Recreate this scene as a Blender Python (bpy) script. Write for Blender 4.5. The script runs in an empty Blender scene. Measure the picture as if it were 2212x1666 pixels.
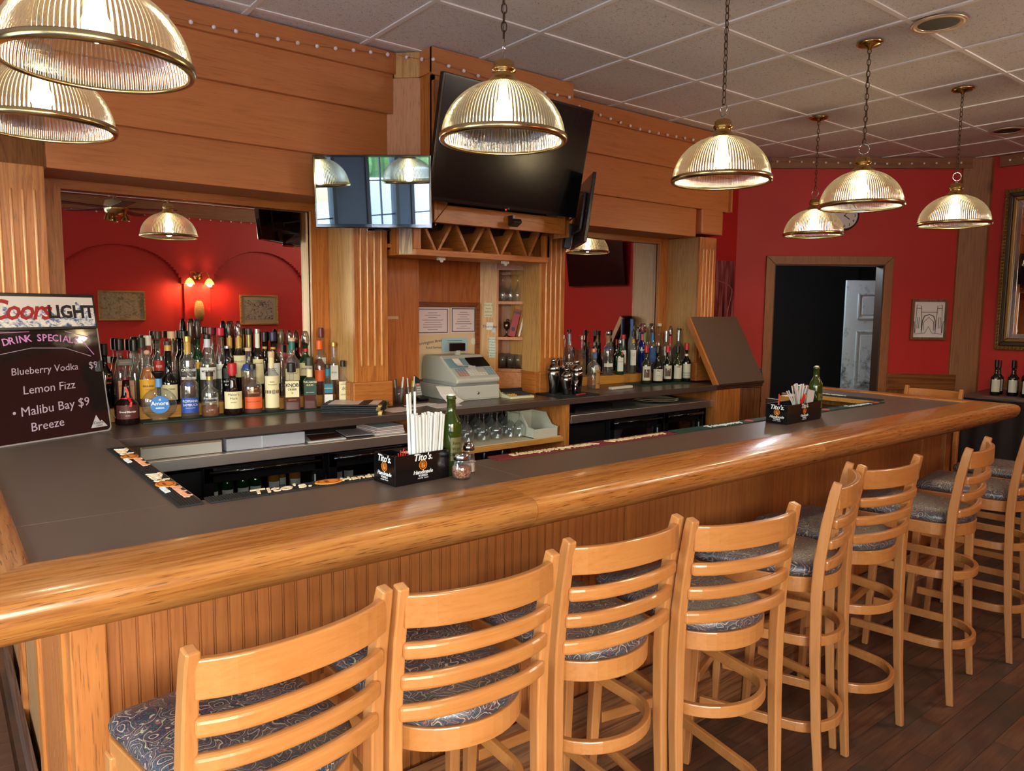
import bpy, bmesh, math, random
from mathutils import Vector, Matrix
random.seed(7)
PI = math.pi
C = bpy.context.scene.collection
S = bpy.context.scene

# ---------------- camera, world, lights, exposure ----------------
cam_d = bpy.data.cameras.new('camera'); cam = bpy.data.objects.new('camera', cam_d); C.objects.link(cam)
def _cam():
    y, p, r = math.radians(38.17715), math.radians(-5.90238), math.radians(0.54622)
    f = Vector((math.cos(p)*math.sin(y), math.cos(p)*math.cos(y), math.sin(p)))
    rt = Vector((math.cos(y), -math.sin(y), 0)); up = rt.cross(f)
    r2 = rt*math.cos(r) + up*math.sin(r); u2 = -rt*math.sin(r) + up*math.cos(r)
    m = Matrix((r2, u2, -f)).transposed().to_4x4(); m.translation = (0, 0, 1.62)
    cam.matrix_world = m
_cam()
cam_d.sensor_fit = 'HORIZONTAL'; cam_d.sensor_width = 36.0; cam_d.lens = 1597.68/2212*36.0
cam_d.clip_start = 0.02; cam_d.clip_end = 200
S.camera = cam
S.view_settings.view_transform = 'Standard'; S.view_settings.look = 'None'
S.view_settings.gamma = 1.0; S.view_settings.use_curve_mapping = False
S.view_settings.exposure = 0.42
cy = S.cycles
cy.max_bounces = 8; cy.diffuse_bounces = 4; cy.glossy_bounces = 5; cy.transmission_bounces = 4; cy.transparent_max_bounces = 24
cy.caustics_reflective = False; cy.caustics_refractive = False; cy.sample_clamp_indirect = 4.0
cy.use_denoising = True

W = bpy.data.worlds.new('world'); S.world = W; W.use_nodes = True
wn = W.node_tree.nodes; wl = W.node_tree.links
wbg = wn['Background']
wsky = wn.new('ShaderNodeTexSky'); wsky.sky_type = 'NISHITA'; wsky.sun_disc = False
wsky.sun_elevation = math.radians(50); wsky.sun_rotation = math.radians(200); wsky.air_density = 1.3; wsky.dust_density = 3.0
wl.new(wsky.outputs[0], wbg.inputs[0]); wbg.inputs[1].default_value = 2.9

def light(name, kind, loc, energy, color, size=0.03, rot=None, parent=None, sy=None):
    d = bpy.data.lights.new(name, kind); d.energy = energy; d.color = color
    if kind == 'POINT': d.shadow_soft_size = size
    if kind == 'AREA':
        d.size = size
        if sy: d.shape = 'RECTANGLE'; d.size_y = sy
    o = bpy.data.objects.new(name, d); C.objects.link(o); o.location = loc
    if rot: o.rotation_euler = rot
    if parent: o.parent = parent
    return o
# window daylight: sky portals set in the window openings of the left and street walls
WIN_L = [(-1.75, -0.34), (-0.15, 0.33), (0.75, 2.95)]      # along y on wall x=-2.4
WIN_F = [(-2.2, 0.55)]                        # along x on wall y=-2.0
for a, b in WIN_L:
    o = light('window_portal', 'AREA', (-2.46, (a+b)/2, 1.65), 1, (1, 1, 1), b-a, (0, math.radians(-90), 0), sy=1.6)
    o.data.size = 1.6; o.data.size_y = b-a; o.data.cycles.is_portal = True
for a, b in WIN_F:
    o = light('window_portal', 'AREA', ((a+b)/2, -2.06, 1.65), 1, (1, 1, 1), b-a, (math.radians(90), 0, 0), sy=1.6)
    o.data.cycles.is_portal = True

# ---------------- mesh helpers ----------------
class MB:
    def __init__(s): s.v = []; s.f = []; s.m = []; s.cur = 0
    def add(s, vs, fs):
        n = len(s.v); s.v += [tuple(v) for v in vs]
        for f in fs: s.f.append([n+i for i in f]); s.m.append(s.cur)
        return s
    def box(s, x0, x1, y0, y1, z0, z1):
        if x0 > x1: x0, x1 = x1, x0
        if y0 > y1: y0, y1 = y1, y0
        if z0 > z1: z0, z1 = z1, z0
        return s.add([(x0,y0,z0),(x1,y0,z0),(x1,y1,z0),(x0,y1,z0),(x0,y0,z1),(x1,y0,z1),(x1,y1,z1),(x0,y1,z1)],
              [(0,3,2,1),(4,5,6,7),(0,1,5,4),(1,2,6,5),(2,3,7,6),(3,0,4,7)])
    def prism(s, poly, a, b, axis='z'):
        # poly: list of 2d points ccw ; extruded from a to b along axis
        def P(u, v, w):
            return {'z': (u, v, w), 'y': (u, w, v), 'x': (w, u, v)}[axis]
        n = len(poly)
        vs = [P(u, v, a) for u, v in poly] + [P(u, v, b) for u, v in poly]
        fs = [tuple(range(n))[::-1], tuple(range(n, 2*n))] + [(i, (i+1) % n, n+(i+1) % n, n+i) for i in range(n)]
        return s.add(vs, fs)
    def lathe(s, prof, n=24, c=(0, 0, 0), sx=1, sy=1, closed=True, a0=0, a1=2*PI):
        full = abs(a1-a0-2*PI) < 1e-6
        k = n if full else n+1
        vs = []
        for r, z in prof:
            for i in range(k):
                a = a0+(a1-a0)*i/n
                vs.append((c[0]+r*sx*math.cos(a), c[1]+r*sy*math.sin(a), c[2]+z))
        fs = []
        for j in range(len(prof)-1):
            for i in range(n):
                i2 = (i+1) % k
                fs.append((j*k+i, j*k+i2, (j+1)*k+i2, (j+1)*k+i))
        if closed and full:
            if prof[0][0] > 1e-6: fs.append(tuple(range(k))[::-1])
            if prof[-1][0] > 1e-6: fs.append(tuple(range((len(prof)-1)*k, len(prof)*k)))
        return s.add(vs, fs)
    def sweep(s, path, sec, up=(0, 0, 1), closed=False, scales=None):
        # sec: list of 2d (side, up) points ; path: list of 3d points
        pts = [Vector(p) for p in path]; n = len(pts); k = len(sec); up = Vector(up); vs = []
        for i, p in enumerate(pts):
            if closed: t = (pts[(i+1) % n]-pts[i-1])
            else: t = pts[min(i+1, n-1)]-pts[max(i-1, 0)]
            t.normalize(); sd = t.cross(up)
            if sd.length < 1e-4: sd = Vector((1, 0, 0))
            sd.normalize(); u = sd.cross(t)
            sc = scales[i] if scales else 1
            for a, b in sec: vs.append(p+sd*a*sc+u*b*sc)
        fs = []
        m = n if closed else n-1
        for i in range(m):
            j = (i+1) % n
            for q in range(k): fs.append((i*k+q, i*k+(q+1) % k, j*k+(q+1) % k, j*k+q))
        if not closed: fs += [tuple(range(k))[::-1], tuple(range((n-1)*k, n*k))]
        return s.add(vs, fs)
    def tube(s, path, r, n=8, closed=False, up=(0, 0, 1), scales=None):
        return s.sweep(path, [(r*math.cos(2*PI*i/n), r*math.sin(2*PI*i/n)) for i in range(n)], up, closed, scales)
    def sphere(s, c, r, n=12, m=8, sz=1):
        return s.lathe([(max(r*math.sin(PI*j/m), 1e-5), -r*sz*math.cos(PI*j/m)) for j in range(m+1)], n, c, closed=False)
    def xf(s, M):
        s.v = [tuple(M @ Vector(v)) for v in s.v]; return s
    def mesh(s, name, mats, smooth=False):
        me = bpy.data.meshes.new(name); me.from_pydata(s.v, [], s.f)
        if not isinstance(mats, (list, tuple)): mats = [mats]
        for m in mats: me.materials.append(m)
        if len(mats) > 1: me.polygons.foreach_set('material_index', s.m)
        bm = bmesh.new(); bm.from_mesh(me); bmesh.ops.remove_doubles(bm, verts=bm.verts, dist=1e-6)
        bmesh.ops.recalc_face_normals(bm, faces=bm.faces); bm.to_mesh(me); bm.free()
        if smooth: me.polygons.foreach_set('use_smooth', [True]*len(me.polygons))
        me.update(); return me
    def build(s, name, mats, parent=None, bevel=0, smooth=False, seg=2, world=True, auto=None):
        me = s.mesh(name, mats, smooth or bool(auto))
        o = link(name, me, parent, world)
        if bevel:
            b = o.modifiers.new('bevel', 'BEVEL'); b.width = bevel; b.segments = seg; b.limit_method = 'ANGLE'; b.angle_limit = math.radians(40)
        if auto:
            try: me.set_sharp_from_angle(angle=math.radians(auto))
            except Exception: pass
        return o
def link(name, me, parent=None, world=True):
    o = bpy.data.objects.new(name, me); C.objects.link(o)
    if parent:
        o.parent = parent
        if world and root_world(parent):
            r = parent
            if r.get('_w'):
                o.location = -Vector(r['_w'])
    return o
def root_world(p): return p.get('_w') is not None
def thing(name, label, cat, loc=(0, 0, 0), rot=0, group=None, world=False):
    """Empty at the thing's base. world=True: children meshes are given in world coordinates."""
    o = bpy.data.objects.new(name, None); C.objects.link(o); o.location = loc; o.empty_display_size = .05
    if isinstance(rot, (tuple, list)): o.rotation_euler = rot
    else: o.rotation_euler = (0, 0, rot)
    o['label'] = label; o['category'] = cat
    if group: o['group'] = group
    if world: o['_w'] = tuple(loc)
    return o
def tag(o, label, cat, group=None):
    o['label'] = label; o['category'] = cat
    if group: o['group'] = group
    return o
def st(o): o['kind'] = 'structure'; return o
def copy_tree(o, parent=None):
    c = o.copy(); C.objects.link(c)
    if parent: c.parent = parent
    for ch in o.children: 
        if ch.type != 'LIGHT' or True: copy_tree(ch, c)
    return c
def text_mb(txt, size, depth=0.0004, shear=0.0, align='CENTER', spacing=1.0, bold=0.0, res=2):
    """lettering as flat mesh in local xy-plane, z = thickness"""
    cu = bpy.data.curves.new('t', 'FONT'); cu.body = txt; cu.size = size; cu.extrude = depth/2; cu.shear = shear
    cu.align_x = align; cu.align_y = 'CENTER'; cu.space_character = spacing; cu.offset = bold; cu.resolution_u = res
    ob = bpy.data.objects.new('t', cu)
    me = bpy.data.meshes.new_from_object(ob)
    mb = MB(); mb.add([v.co[:] for v in me.vertices], [tuple(p.vertices) for p in me.polygons])
    bpy.data.objects.remove(ob); bpy.data.curves.remove(cu); bpy.data.meshes.remove(me)
    return mb
def raw(mb, name, mat, parent=None, loc=None, world=False):
    me = bpy.data.meshes.new(name); me.from_pydata(mb.v, [], mb.f); me.materials.append(mat); me.update()
    o = link(name, me, parent, world)
    if loc is not None: o.location = loc
    return o
def lettering(txt, size, mat, parent, M, name='lettering', depth=0.0006, **k):
    mb = text_mb(txt, size, depth, **k)
    o = raw(mb, name, mat, parent); o.matrix_local = M; return o
def frame_m(o, x, y):
    """matrix with origin o, x axis, y axis (text runs along x, up along y)"""
    x = Vector(x).normalized(); y = Vector(y); z = x.cross(y).normalized(); y = z.cross(x)
    m = Matrix((x, y, z)).transposed().to_4x4(); m.translation = Vector(o); return m

# ---------------- materials ----------------
def new_mat(name):
    m = bpy.data.materials.new(name); m.use_nodes = True
    nt = m.node_tree; b = nt.nodes['Principled BSDF']; return m, nt, b
def srgb(r, g, b):
    f = lambda c: ((c/255+0.055)/1.055)**2.4 if c/255 > 0.04045 else c/255/12.92
    return (f(r), f(g), f(b), 1)
_pc = {}
def plain(name, rgb, rough=.5, metal=0, spec=.5, coat=0, emit=None, es=0, alpha=1):
    if name in _pc: return _pc[name]
    m, nt, b = new_mat(name); b.inputs['Base Color'].default_value = srgb(*rgb)
    b.inputs['Roughness'].default_value = rough; b.inputs['Metallic'].default_value = metal
    b.inputs['Specular IOR Level'].default_value = spec; b.inputs['Coat Weight'].default_value = coat
    b.inputs['Coat Roughness'].default_value = .08
    nz = nt.nodes.new('ShaderNodeTexNoise'); nz.inputs['Scale'].default_value = 40
    tc = nt.nodes.new('ShaderNodeTexCoord'); nt.links.new(tc.outputs['Object'], nz.inputs['Vector'])
    mr = nt.nodes.new('ShaderNodeMapRange'); mr.inputs['To Min'].default_value = max(0, rough-.04); mr.inputs['To Max'].default_value = min(1, rough+.05)
    nt.links.new(nz.outputs[0], mr.inputs['Value']); nt.links.new(mr.outputs[0], b.inputs['Roughness'])
    if emit: b.inputs['Emission Color'].default_value = srgb(*emit); b.inputs['Emission Strength'].default_value = es
    _pc[name] = m; return m
def N(nt, t, **k):
    n = nt.nodes.new(t)
    for a, v in k.items():
        if a in n.inputs: n.inputs[a].default_value = v
        else: setattr(n, a, v)
    return n
def wood(name, c0, c1, c2, axis='x', rough=.35, scale=1.0, pores=.5, coat=.0, cath=.5, bump=.15, knots=False, wear=None, cf=9, ck=70, tone=.13):
    """procedural timber: c0 dark grain, c1 mid, c2 light ; grain runs along axis"""
    m, nt, b = new_mat(name); L = nt.links
    tc = N(nt, 'ShaderNodeTexCoord'); oi = N(nt, 'ShaderNodeObjectInfo')
    ml = N(nt, 'ShaderNodeMath', operation='MULTIPLY'); ml.inputs[1].default_value = 37.0; L.new(oi.outputs['Random'], ml.inputs[0])
    ad = N(nt, 'ShaderNodeVectorMath', operation='ADD'); L.new(tc.outputs['Object'], ad.inputs[0]); L.new(ml.outputs[0], ad.inputs[1])
    ai = 'xyz'.index(axis)
    def mapped(al, ac):
        mp = N(nt, 'ShaderNodeMapping'); sc = [ac*scale]*3; sc[ai] = al*scale
        mp.inputs['Scale'].default_value = sc; L.new(ad.outputs[0], mp.inputs['Vector']); return mp.outputs[0]
    n1 = N(nt, 'ShaderNodeTexNoise', Scale=1.0, Detail=3.0, Roughness=.55, Distortion=.6); L.new(mapped(.55, cf), n1.inputs['Vector'])
    # cathedral contour lines
    k = N(nt, 'ShaderNodeMath', operation='MULTIPLY'); k.inputs[1].default_value = ck; L.new(n1.outputs[0], k.inputs[0])
    sn = N(nt, 'ShaderNodeMath', operation='SINE'); L.new(k.outputs[0], sn.inputs[0])
    r1 = N(nt, 'ShaderNodeMapRange'); r1.inputs['From Min'].default_value = -1; r1.inputs['From Max'].default_value = 1; L.new(sn.outputs[0], r1.inputs['Value'])
    n2 = N(nt, 'ShaderNodeTexNoise', Scale=1.0, Detail=5.0, Roughness=.7); L.new(mapped(3, 70), n2.inputs['Vector'])
    mx = N(nt, 'ShaderNodeMix', data_type='FLOAT'); mx.inputs[0].default_value = cath; L.new(n2.outputs[0], mx.inputs[2]); L.new(r1.outputs[0], mx.inputs[3])
    cr = N(nt, 'ShaderNodeValToRGB'); e = cr.color_ramp.elements
    e[0].position = .12; e[0].color = srgb(*c0); e[1].position = .9; e[1].color = srgb(*c2)
    e2 = cr.color_ramp.elements.new(.42); e2.color = srgb(*c1)
    L.new(mx.outputs[0], cr.inputs[0])
    # per-piece tone
    hs = N(nt, 'ShaderNodeHueSaturation'); mr = N(nt, 'ShaderNodeMapRange'); mr.inputs['To Min'].default_value = 1-tone; mr.inputs['To Max'].default_value = 1+tone*.9
    L.new(oi.outputs['Random'], mr.inputs['Value']); L.new(mr.outputs[0], hs.inputs['Value']); L.new(cr.outputs[0], hs.inputs['Color'])
    col = hs.outputs[0]
    # pores
    n3 = N(nt, 'ShaderNodeTexNoise', Scale=1.0, Detail=2.0); L.new(mapped(14, 260), n3.inputs['Vector'])
    r3 = N(nt, 'ShaderNodeMapRange'); r3.inputs['From Min'].default_value = .58; r3.inputs['From Max'].default_value = .7; r3.inputs['To Max'].default_value = pores; L.new(n3.outputs[0], r3.inputs['Value'])
    mc = N(nt, 'ShaderNodeMix', data_type='RGBA'); L.new(r3.outputs[0], mc.inputs[0]); L.new(col, mc.inputs[6])
    mc.inputs[7].default_value = srgb(*[int(x*.62) for x in c0]); col = mc.outputs[2]
    if knots:
        vo = N(nt, 'ShaderNodeTexVoronoi', Scale=1.0); L.new(mapped(2.2, 5.5), vo.inputs['Vector'])
        rk = N(nt, 'ShaderNodeMapRange'); rk.inputs['From Min'].default_value = .06; rk.inputs['From Max'].default_value = .2; rk.inputs['To Min'].default_value = .85; rk.inputs['To Max'].default_value = 0
        L.new(vo.outputs['Distance'], rk.inputs['Value'])
        mk = N(nt, 'ShaderNodeMix', data_type='RGBA'); L.new(rk.outputs[0], mk.inputs[0]); L.new(col, mk.inputs[6]); mk.inputs[7].default_value = srgb(48, 24, 12); col = mk.outputs[2]
    if wear:
        nw = N(nt, 'ShaderNodeTexNoise', Scale=2.2, Detail=6.0, Roughness=.65); L.new(tc.outputs['Object'], nw.inputs['Vector'])
        rw = N(nt, 'ShaderNodeMapRange'); rw.inputs['From Min'].default_value = .42; rw.inputs['From Max'].default_value = .62; L.new(nw.outputs[0], rw.inputs['Value'])
        mw = N(nt, 'ShaderNodeMix', data_type='RGBA'); L.new(rw.outputs[0], mw.inputs[0]); L.new(col, mw.inputs[6]); mw.inputs[7].default_value = srgb(*wear); col = mw.outputs[2]
    L.new(col, b.inputs['Base Color'])
    b.inputs['Roughness'].default_value = rough; b.inputs['Coat Weight'].default_value = coat; b.inputs['Coat Roughness'].default_value = .12
    bp = N(nt, 'ShaderNodeBump', Strength=bump, Distance=.002); L.new(mx.outputs[0], bp.inputs['Height']); L.new(bp.outputs[0], b.inputs['Normal'])
    return m
OAKc = ((128, 66, 24), (176, 104, 46), (198, 126, 62))
oak_x = wood('oak_x', *OAKc, axis='x', rough=.36, cath=.22)
oak_y = wood('oak_y', *OAKc, axis='y', rough=.36, cath=.22)
oak_z = wood('oak_z', *OAKc, axis='z', rough=.36, cath=.35)
oak_z_lit = wood('oak_daylit', (164, 112, 58), (196, 146, 86), (208, 162, 104), axis='z', rough=.36, cath=.35)  # paler copy of the oak; daylight on left-facing boards put into the colour
hdr_x = wood('header_oak', (146, 82, 38), (182, 110, 58), (194, 122, 68), axis='x', rough=.4, cath=.14, tone=.05, pores=.25, scale=.8)
hdr_y = wood('header_oak_side', (146, 82, 38), (182, 110, 58), (194, 122, 68), axis='y', rough=.4, cath=.14, tone=.05, pores=.25)
RAc = ((112, 58, 22), (176, 108, 48), (206, 142, 74))
rail_x = wood('arm_rail_oak_x', *RAc, axis='x', rough=.27, coat=.35, cath=.22, pores=.7, bump=.25, cf=11, ck=60)
rail_y = wood('arm_rail_oak_y', *RAc, axis='y', rough=.27, coat=.35, cath=.22, pores=.7, bump=.25, cf=11, ck=60)
bead_m = wood('bead_board', (140, 76, 32), (166, 96, 46), (180, 110, 56), axis='z', rough=.42, cath=.2, pores=.25, cf=14, tone=.05)
post_m = wood('corner_post_oak', (120, 66, 26), (176, 104, 48), (194, 120, 60), axis='z', rough=.4, cath=.12, pores=.5)
beech = wood('stool_beech', (160, 98, 50), (186, 120, 64), (198, 134, 78), axis='z', tone=.06, rough=.3, coat=.25, cath=.15, pores=.12, bump=.05)
beech_x = wood('stool_beech_x', (158, 96, 46), (184, 116, 58), (196, 130, 72), axis='x', tone=.06, rough=.28, coat=.3, cath=.15, pores=.12, bump=.05)
pine = wood('knotty_pine', (98, 58, 30), (132, 84, 48), (152, 104, 64), axis='z', rough=.5, cath=.25, pores=.1, knots=True)
pine_x = wood('knotty_pine_x', (98, 58, 30), (128, 82, 48), (146, 98, 60), axis='x', rough=.5, cath=.25, pores=.1, knots=True)
floor_m = wood('worn_floor_plank', (52, 32, 22), (92, 58, 38), (124, 84, 56), axis='x', rough=.42, cath=.15, pores=.5, wear=(62, 50, 42), bump=.3)
casing = wood('door_casing', (110, 64, 34), (146, 92, 52), (160, 104, 62), axis='z', rough=.45, cath=.2)
walnut_x = wood('dark_wood', (40, 22, 16), (58, 34, 24), (70, 42, 30), axis='x', rough=.35, cath=.2)

def laminate():
    m, nt, b = new_mat('brown_laminate'); L = nt.links
    tc = N(nt, 'ShaderNodeTexCoord'); n = N(nt, 'ShaderNodeTexNoise', Scale=1.6, Detail=6.0, Roughness=.6); L.new(tc.outputs['Object'], n.inputs['Vector'])
    cr = N(nt, 'ShaderNodeValToRGB'); cr.color_ramp.elements[0].color = srgb(84, 68, 59); cr.color_ramp.elements[1].color = srgb(100, 83, 72); L.new(n.outputs[0], cr.inputs[0])
    n2 = N(nt, 'ShaderNodeTexNoise', Scale=420.0, Detail=1.0); L.new(tc.outputs['Object'], n2.inputs['Vector'])
    L.new(cr.outputs[0], b.inputs['Base Color']); b.inputs['Roughness'].default_value = .38; b.inputs['Specular IOR Level'].default_value = .4
    bp = N(nt, 'ShaderNodeBump', Strength=.03, Distance=.001); L.new(n2.outputs[0], bp.inputs['Height']); L.new(bp.outputs[0], b.inputs['Normal'])
    return m
lam = laminate()
lam_edge = plain('laminate_edge', (60, 46, 40), .4)
def painted(name, c0, c1, rough=.55):
    m, nt, b = new_mat(name); L = nt.links
    tc = N(nt, 'ShaderNodeTexCoord'); n = N(nt, 'ShaderNodeTexNoise', Scale=.9, Detail=4.0); L.new(tc.outputs['Object'], n.inputs['Vector'])
    cr = N(nt, 'ShaderNodeValToRGB'); cr.color_ramp.elements[0].color = srgb(*c0); cr.color_ramp.elements[1].color = srgb(*c1); L.new(n.outputs[0], cr.inputs[0])
    n2 = N(nt, 'ShaderNodeTexNoise', Scale=160.0, Detail=2.0); L.new(tc.outputs['Object'], n2.inputs['Vector'])
    L.new(cr.outputs[0], b.inputs['Base Color']); b.inputs['Roughness'].default_value = rough
    bp = N(nt, 'ShaderNodeBump', Strength=.06, Distance=.001); L.new(n2.outputs[0], bp.inputs['Height']); L.new(bp.outputs[0], b.inputs['Normal'])
    return m
red = painted('red_paint', (178, 28, 24), (188, 35, 30))
backlit_grey = painted('backlit_blue_grey', (92, 106, 126), (102, 116, 136))  # blue-grey puts the backlit look of the window wall into its colour
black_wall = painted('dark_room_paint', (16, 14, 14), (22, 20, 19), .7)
def ceil_tile():
    m, nt, b = new_mat('fissured_ceiling_tile'); L = nt.links
    tc = N(nt, 'ShaderNodeTexCoord'); oi = N(nt, 'ShaderNodeObjectInfo')
    ml = N(nt, 'ShaderNodeMath', operation='MULTIPLY'); ml.inputs[1].default_value = 20.0; L.new(oi.outputs['Random'], ml.inputs[0])
    ad = N(nt, 'ShaderNodeVectorMath', operation='ADD'); L.new(tc.outputs['Object'], ad.inputs[0]); L.new(ml.outputs[0], ad.inputs[1])
    n = N(nt, 'ShaderNodeTexNoise', Scale=85.0, Detail=3.0, Roughness=.7, Distortion=1.5); L.new(ad.outputs[0], n.inputs['Vector'])
    r = N(nt, 'ShaderNodeMapRange'); r.inputs['From Min'].default_value = .33; r.inputs['From Max'].default_value = .42; L.new(n.outputs[0], r.inputs['Value'])
    n3 = N(nt, 'ShaderNodeTexNoise', Scale=1.3, Detail=3.0); L.new(ad.outputs[0], n3.inputs['Vector'])
    cr = N(nt, 'ShaderNodeValToRGB'); cr.color_ramp.elements[0].color = srgb(222, 216, 208); cr.color_ramp.elements[1].color = srgb(236, 231, 226); L.new(n3.outputs[0], cr.inputs[0])
    mx = N(nt, 'ShaderNodeMix', data_type='RGBA'); L.new(r.outputs[0], mx.inputs[0]); mx.inputs[6].default_value = srgb(150, 138, 130); L.new(cr.outputs[0], mx.inputs[7])
    L.new(mx.outputs[2], b.inputs['Base Color']); b.inputs['Roughness'].default_value = .85
    n4 = N(nt, 'ShaderNodeTexNoise', Scale=140.0, Detail=3.0); L.new(ad.outputs[0], n4.inputs['Vector'])
    sm = N(nt, 'ShaderNodeMath', operation='ADD'); L.new(r.outputs[0], sm.inputs[0]); L.new(n4.outputs[0], sm.inputs[1])
    bp = N(nt, 'ShaderNodeBump', Strength=.7, Distance=.003); L.new(sm.outputs[0], bp.inputs['Height']); L.new(bp.outputs[0], b.inputs['Normal'])
    return m
tile_m = ceil_tile()
grid_m = plain('grid_bar_paint', (240, 236, 230), .5)
def paisley():
    m, nt, b = new_mat('paisley_vinyl'); L = nt.links
    tc = N(nt, 'ShaderNodeTexCoord'); oi = N(nt, 'ShaderNodeObjectInfo')
    ml = N(nt, 'ShaderNodeMath', operation='MULTIPLY'); ml.inputs[1].default_value = 9.0; L.new(oi.outputs['Random'], ml.inputs[0])
    ad = N(nt, 'ShaderNodeVectorMath', operation='ADD'); L.new(tc.outputs['Object'], ad.inputs[0]); L.new(ml.outputs[0], ad.inputs[1])
    n0 = N(nt, 'ShaderNodeTexNoise', Scale=16.0, Detail=1.5, Distortion=.8); L.new(ad.outputs[0], n0.inputs['Vector'])
    mv = N(nt, 'ShaderNodeMix', data_type='VECTOR'); mv.inputs[0].default_value = .07; L.new(ad.outputs[0], mv.inputs[4]); L.new(n0.outputs['Color'], mv.inputs[5])
    v = N(nt, 'ShaderNodeTexVoronoi', Scale=21.0); L.new(mv.outputs[1], v.inputs['Vector'])
    def lines(k_, lo, hi):
        k = N(nt, 'ShaderNodeMath', operation='MULTIPLY'); k.inputs[1].default_value = k_; L.new(v.outputs['Distance'], k.inputs[0])
        sn = N(nt, 'ShaderNodeMath', operation='SINE'); L.new(k.outputs[0], sn.inputs[0])
        r = N(nt, 'ShaderNodeMapRange'); r.inputs['From Min'].default_value = lo; r.inputs['From Max'].default_value = hi; L.new(sn.outputs[0], r.inputs['Value']); return r.outputs[0]
    n1 = N(nt, 'ShaderNodeTexNoise', Scale=11.0, Detail=2.0); L.new(ad.outputs[0], n1.inputs['Vector'])
    cr = N(nt, 'ShaderNodeValToRGB'); e = cr.color_ramp.elements; e[0].position = .36; e[0].color = srgb(46, 44, 60); e[1].position = .66; e[1].color = srgb(74, 54, 58)
    for p, c in ((.46, (44, 60, 66)), (.55, (58, 62, 74))): q = e.new(p); q.color = srgb(*c)
    L.new(n1.outputs[0], cr.inputs[0]); col = cr.outputs[0]
    def over(fac, c, amt):
        nonlocal col
        mu = N(nt, 'ShaderNodeMath', operation='MULTIPLY'); mu.inputs[1].default_value = amt; L.new(fac, mu.inputs[0])
        mx = N(nt, 'ShaderNodeMix', data_type='RGBA'); L.new(mu.outputs[0], mx.inputs[0]); L.new(col, mx.inputs[6]); mx.inputs[7].default_value = srgb(*c); col = mx.outputs[2]
    over(lines(44, .2, .8), (34, 38, 44), .55); over(lines(31, .86, .98), (190, 172, 138), .8); over(lines(57, .88, .98), (164, 84, 68), .7)
    n2 = N(nt, 'ShaderNodeTexNoise', Scale=260.0, Detail=2.0, Roughness=.8); L.new(ad.outputs[0], n2.inputs['Vector'])
    r2 = N(nt, 'ShaderNodeMapRange'); r2.inputs['From Min'].default_value = .55; r2.inputs['From Max'].default_value = .68; L.new(n2.outputs[0], r2.inputs['Value']); over(r2.outputs[0], (156, 146, 122), .4)
    L.new(col, b.inputs['Base Color']); b.inputs['Roughness'].default_value = .38; b.inputs['Specular IOR Level'].default_value = .65
    n3 = N(nt, 'ShaderNodeTexNoise', Scale=420.0, Detail=1.0); L.new(ad.outputs[0], n3.inputs['Vector'])
    bp = N(nt, 'ShaderNodeBump', Strength=.3, Distance=.001); L.new(n3.outputs[0], bp.inputs['Height']); L.new(bp.outputs[0], b.inputs['Normal'])
    return m
vinyl = paisley()
brass = plain('aged_brass', (186, 152, 92), .22, 1)
brass_d = plain('dull_brass', (196, 176, 128), .22, 1)
chain_m = plain('bronze_chain', (84, 66, 50), .45, .8)
steel = plain('brushed_steel', (222, 212, 204), .36, 1)
chrome = plain('chrome', (205, 205, 208), .1, 1)
black_p = plain('black_plastic', (14, 14, 16), .25)
black_g = plain('gloss_black', (6, 6, 7), .06, 0, .6)
black_r = plain('black_rubber', (22, 22, 24), .6)
white_p = plain('white_plastic', (222, 220, 214), .4)
paper = plain('paper', (224, 218, 212), .7)
cream = plain('cream_print', (238, 222, 190), .6)
white_t = plain('white_print', (232, 232, 232), .5)
orange_t = plain('orange_print', (226, 132, 34), .5)
def thin_glass(name, tint, gloss=.05, fac=.1, haze=0.0, hc=None):
    m = bpy.data.materials.new(name); m.use_nodes = True; nt = m.node_tree; nt.nodes.clear(); L = nt.links
    out = N(nt, 'ShaderNodeOutputMaterial'); tr = N(nt, 'ShaderNodeBsdfTransparent'); tr.inputs[0].default_value = (*tint, 1)
    gl = N(nt, 'ShaderNodeBsdfGlossy'); gl.inputs['Roughness'].default_value = gloss
    lw = N(nt, 'ShaderNodeLayerWeight', Blend=.35); mr = N(nt, 'ShaderNodeMapRange'); mr.inputs['To Min'].default_value = fac; mr.inputs['To Max'].default_value = .85
    L.new(lw.outputs['Facing'], mr.inputs['Value'])
    pw = N(nt, 'ShaderNodeMath', operation='POWER'); pw.inputs[1].default_value = 1.5; L.new(lw.outputs['Facing'], pw.inputs[0]); L.new(pw.outputs[0], mr.inputs['Value'])
    mx = N(nt, 'ShaderNodeMixShader'); L.new(mr.outputs[0], mx.inputs[0]); L.new(tr.outputs[0], mx.inputs[1]); L.new(gl.outputs[0], mx.inputs[2])
    df = N(nt, 'ShaderNodeBsdfDiffuse'); df.inputs[0].default_value = (*(hc or [min(1, .25+.6*c) for c in tint]), 1); m2 = N(nt, 'ShaderNodeMixShader'); m2.inputs[0].default_value = haze; L.new(mx.outputs[0], m2.inputs[1]); L.new(df.outputs[0], m2.inputs[2]); L.new(m2.outputs[0], out.inputs[0])
    return m
glass_c = thin_glass('clear_glass', (.91, .92, .91), .04, .10, .03)  # faint pale diffuse put in for window light refracted in the glass
glass_pane = thin_glass('window_pane', (.95, .97, .96), .01, .03)
liq_amber = thin_glass('amber_liquid', (.66, .30, .10), .08, .03, .35, (.50, .17, .04))
liq_red = thin_glass('reddish_liquid', (.55, .15, .06), .08, .03, .45, (.26, .045, .02))
liq_orange = thin_glass('orange_liquid', (.95, .48, .14), .08, .03, .4, (.85, .30, .05))
liq_clear = thin_glass('clear_liquid', (.88, .88, .86), .08, .03)
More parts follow.
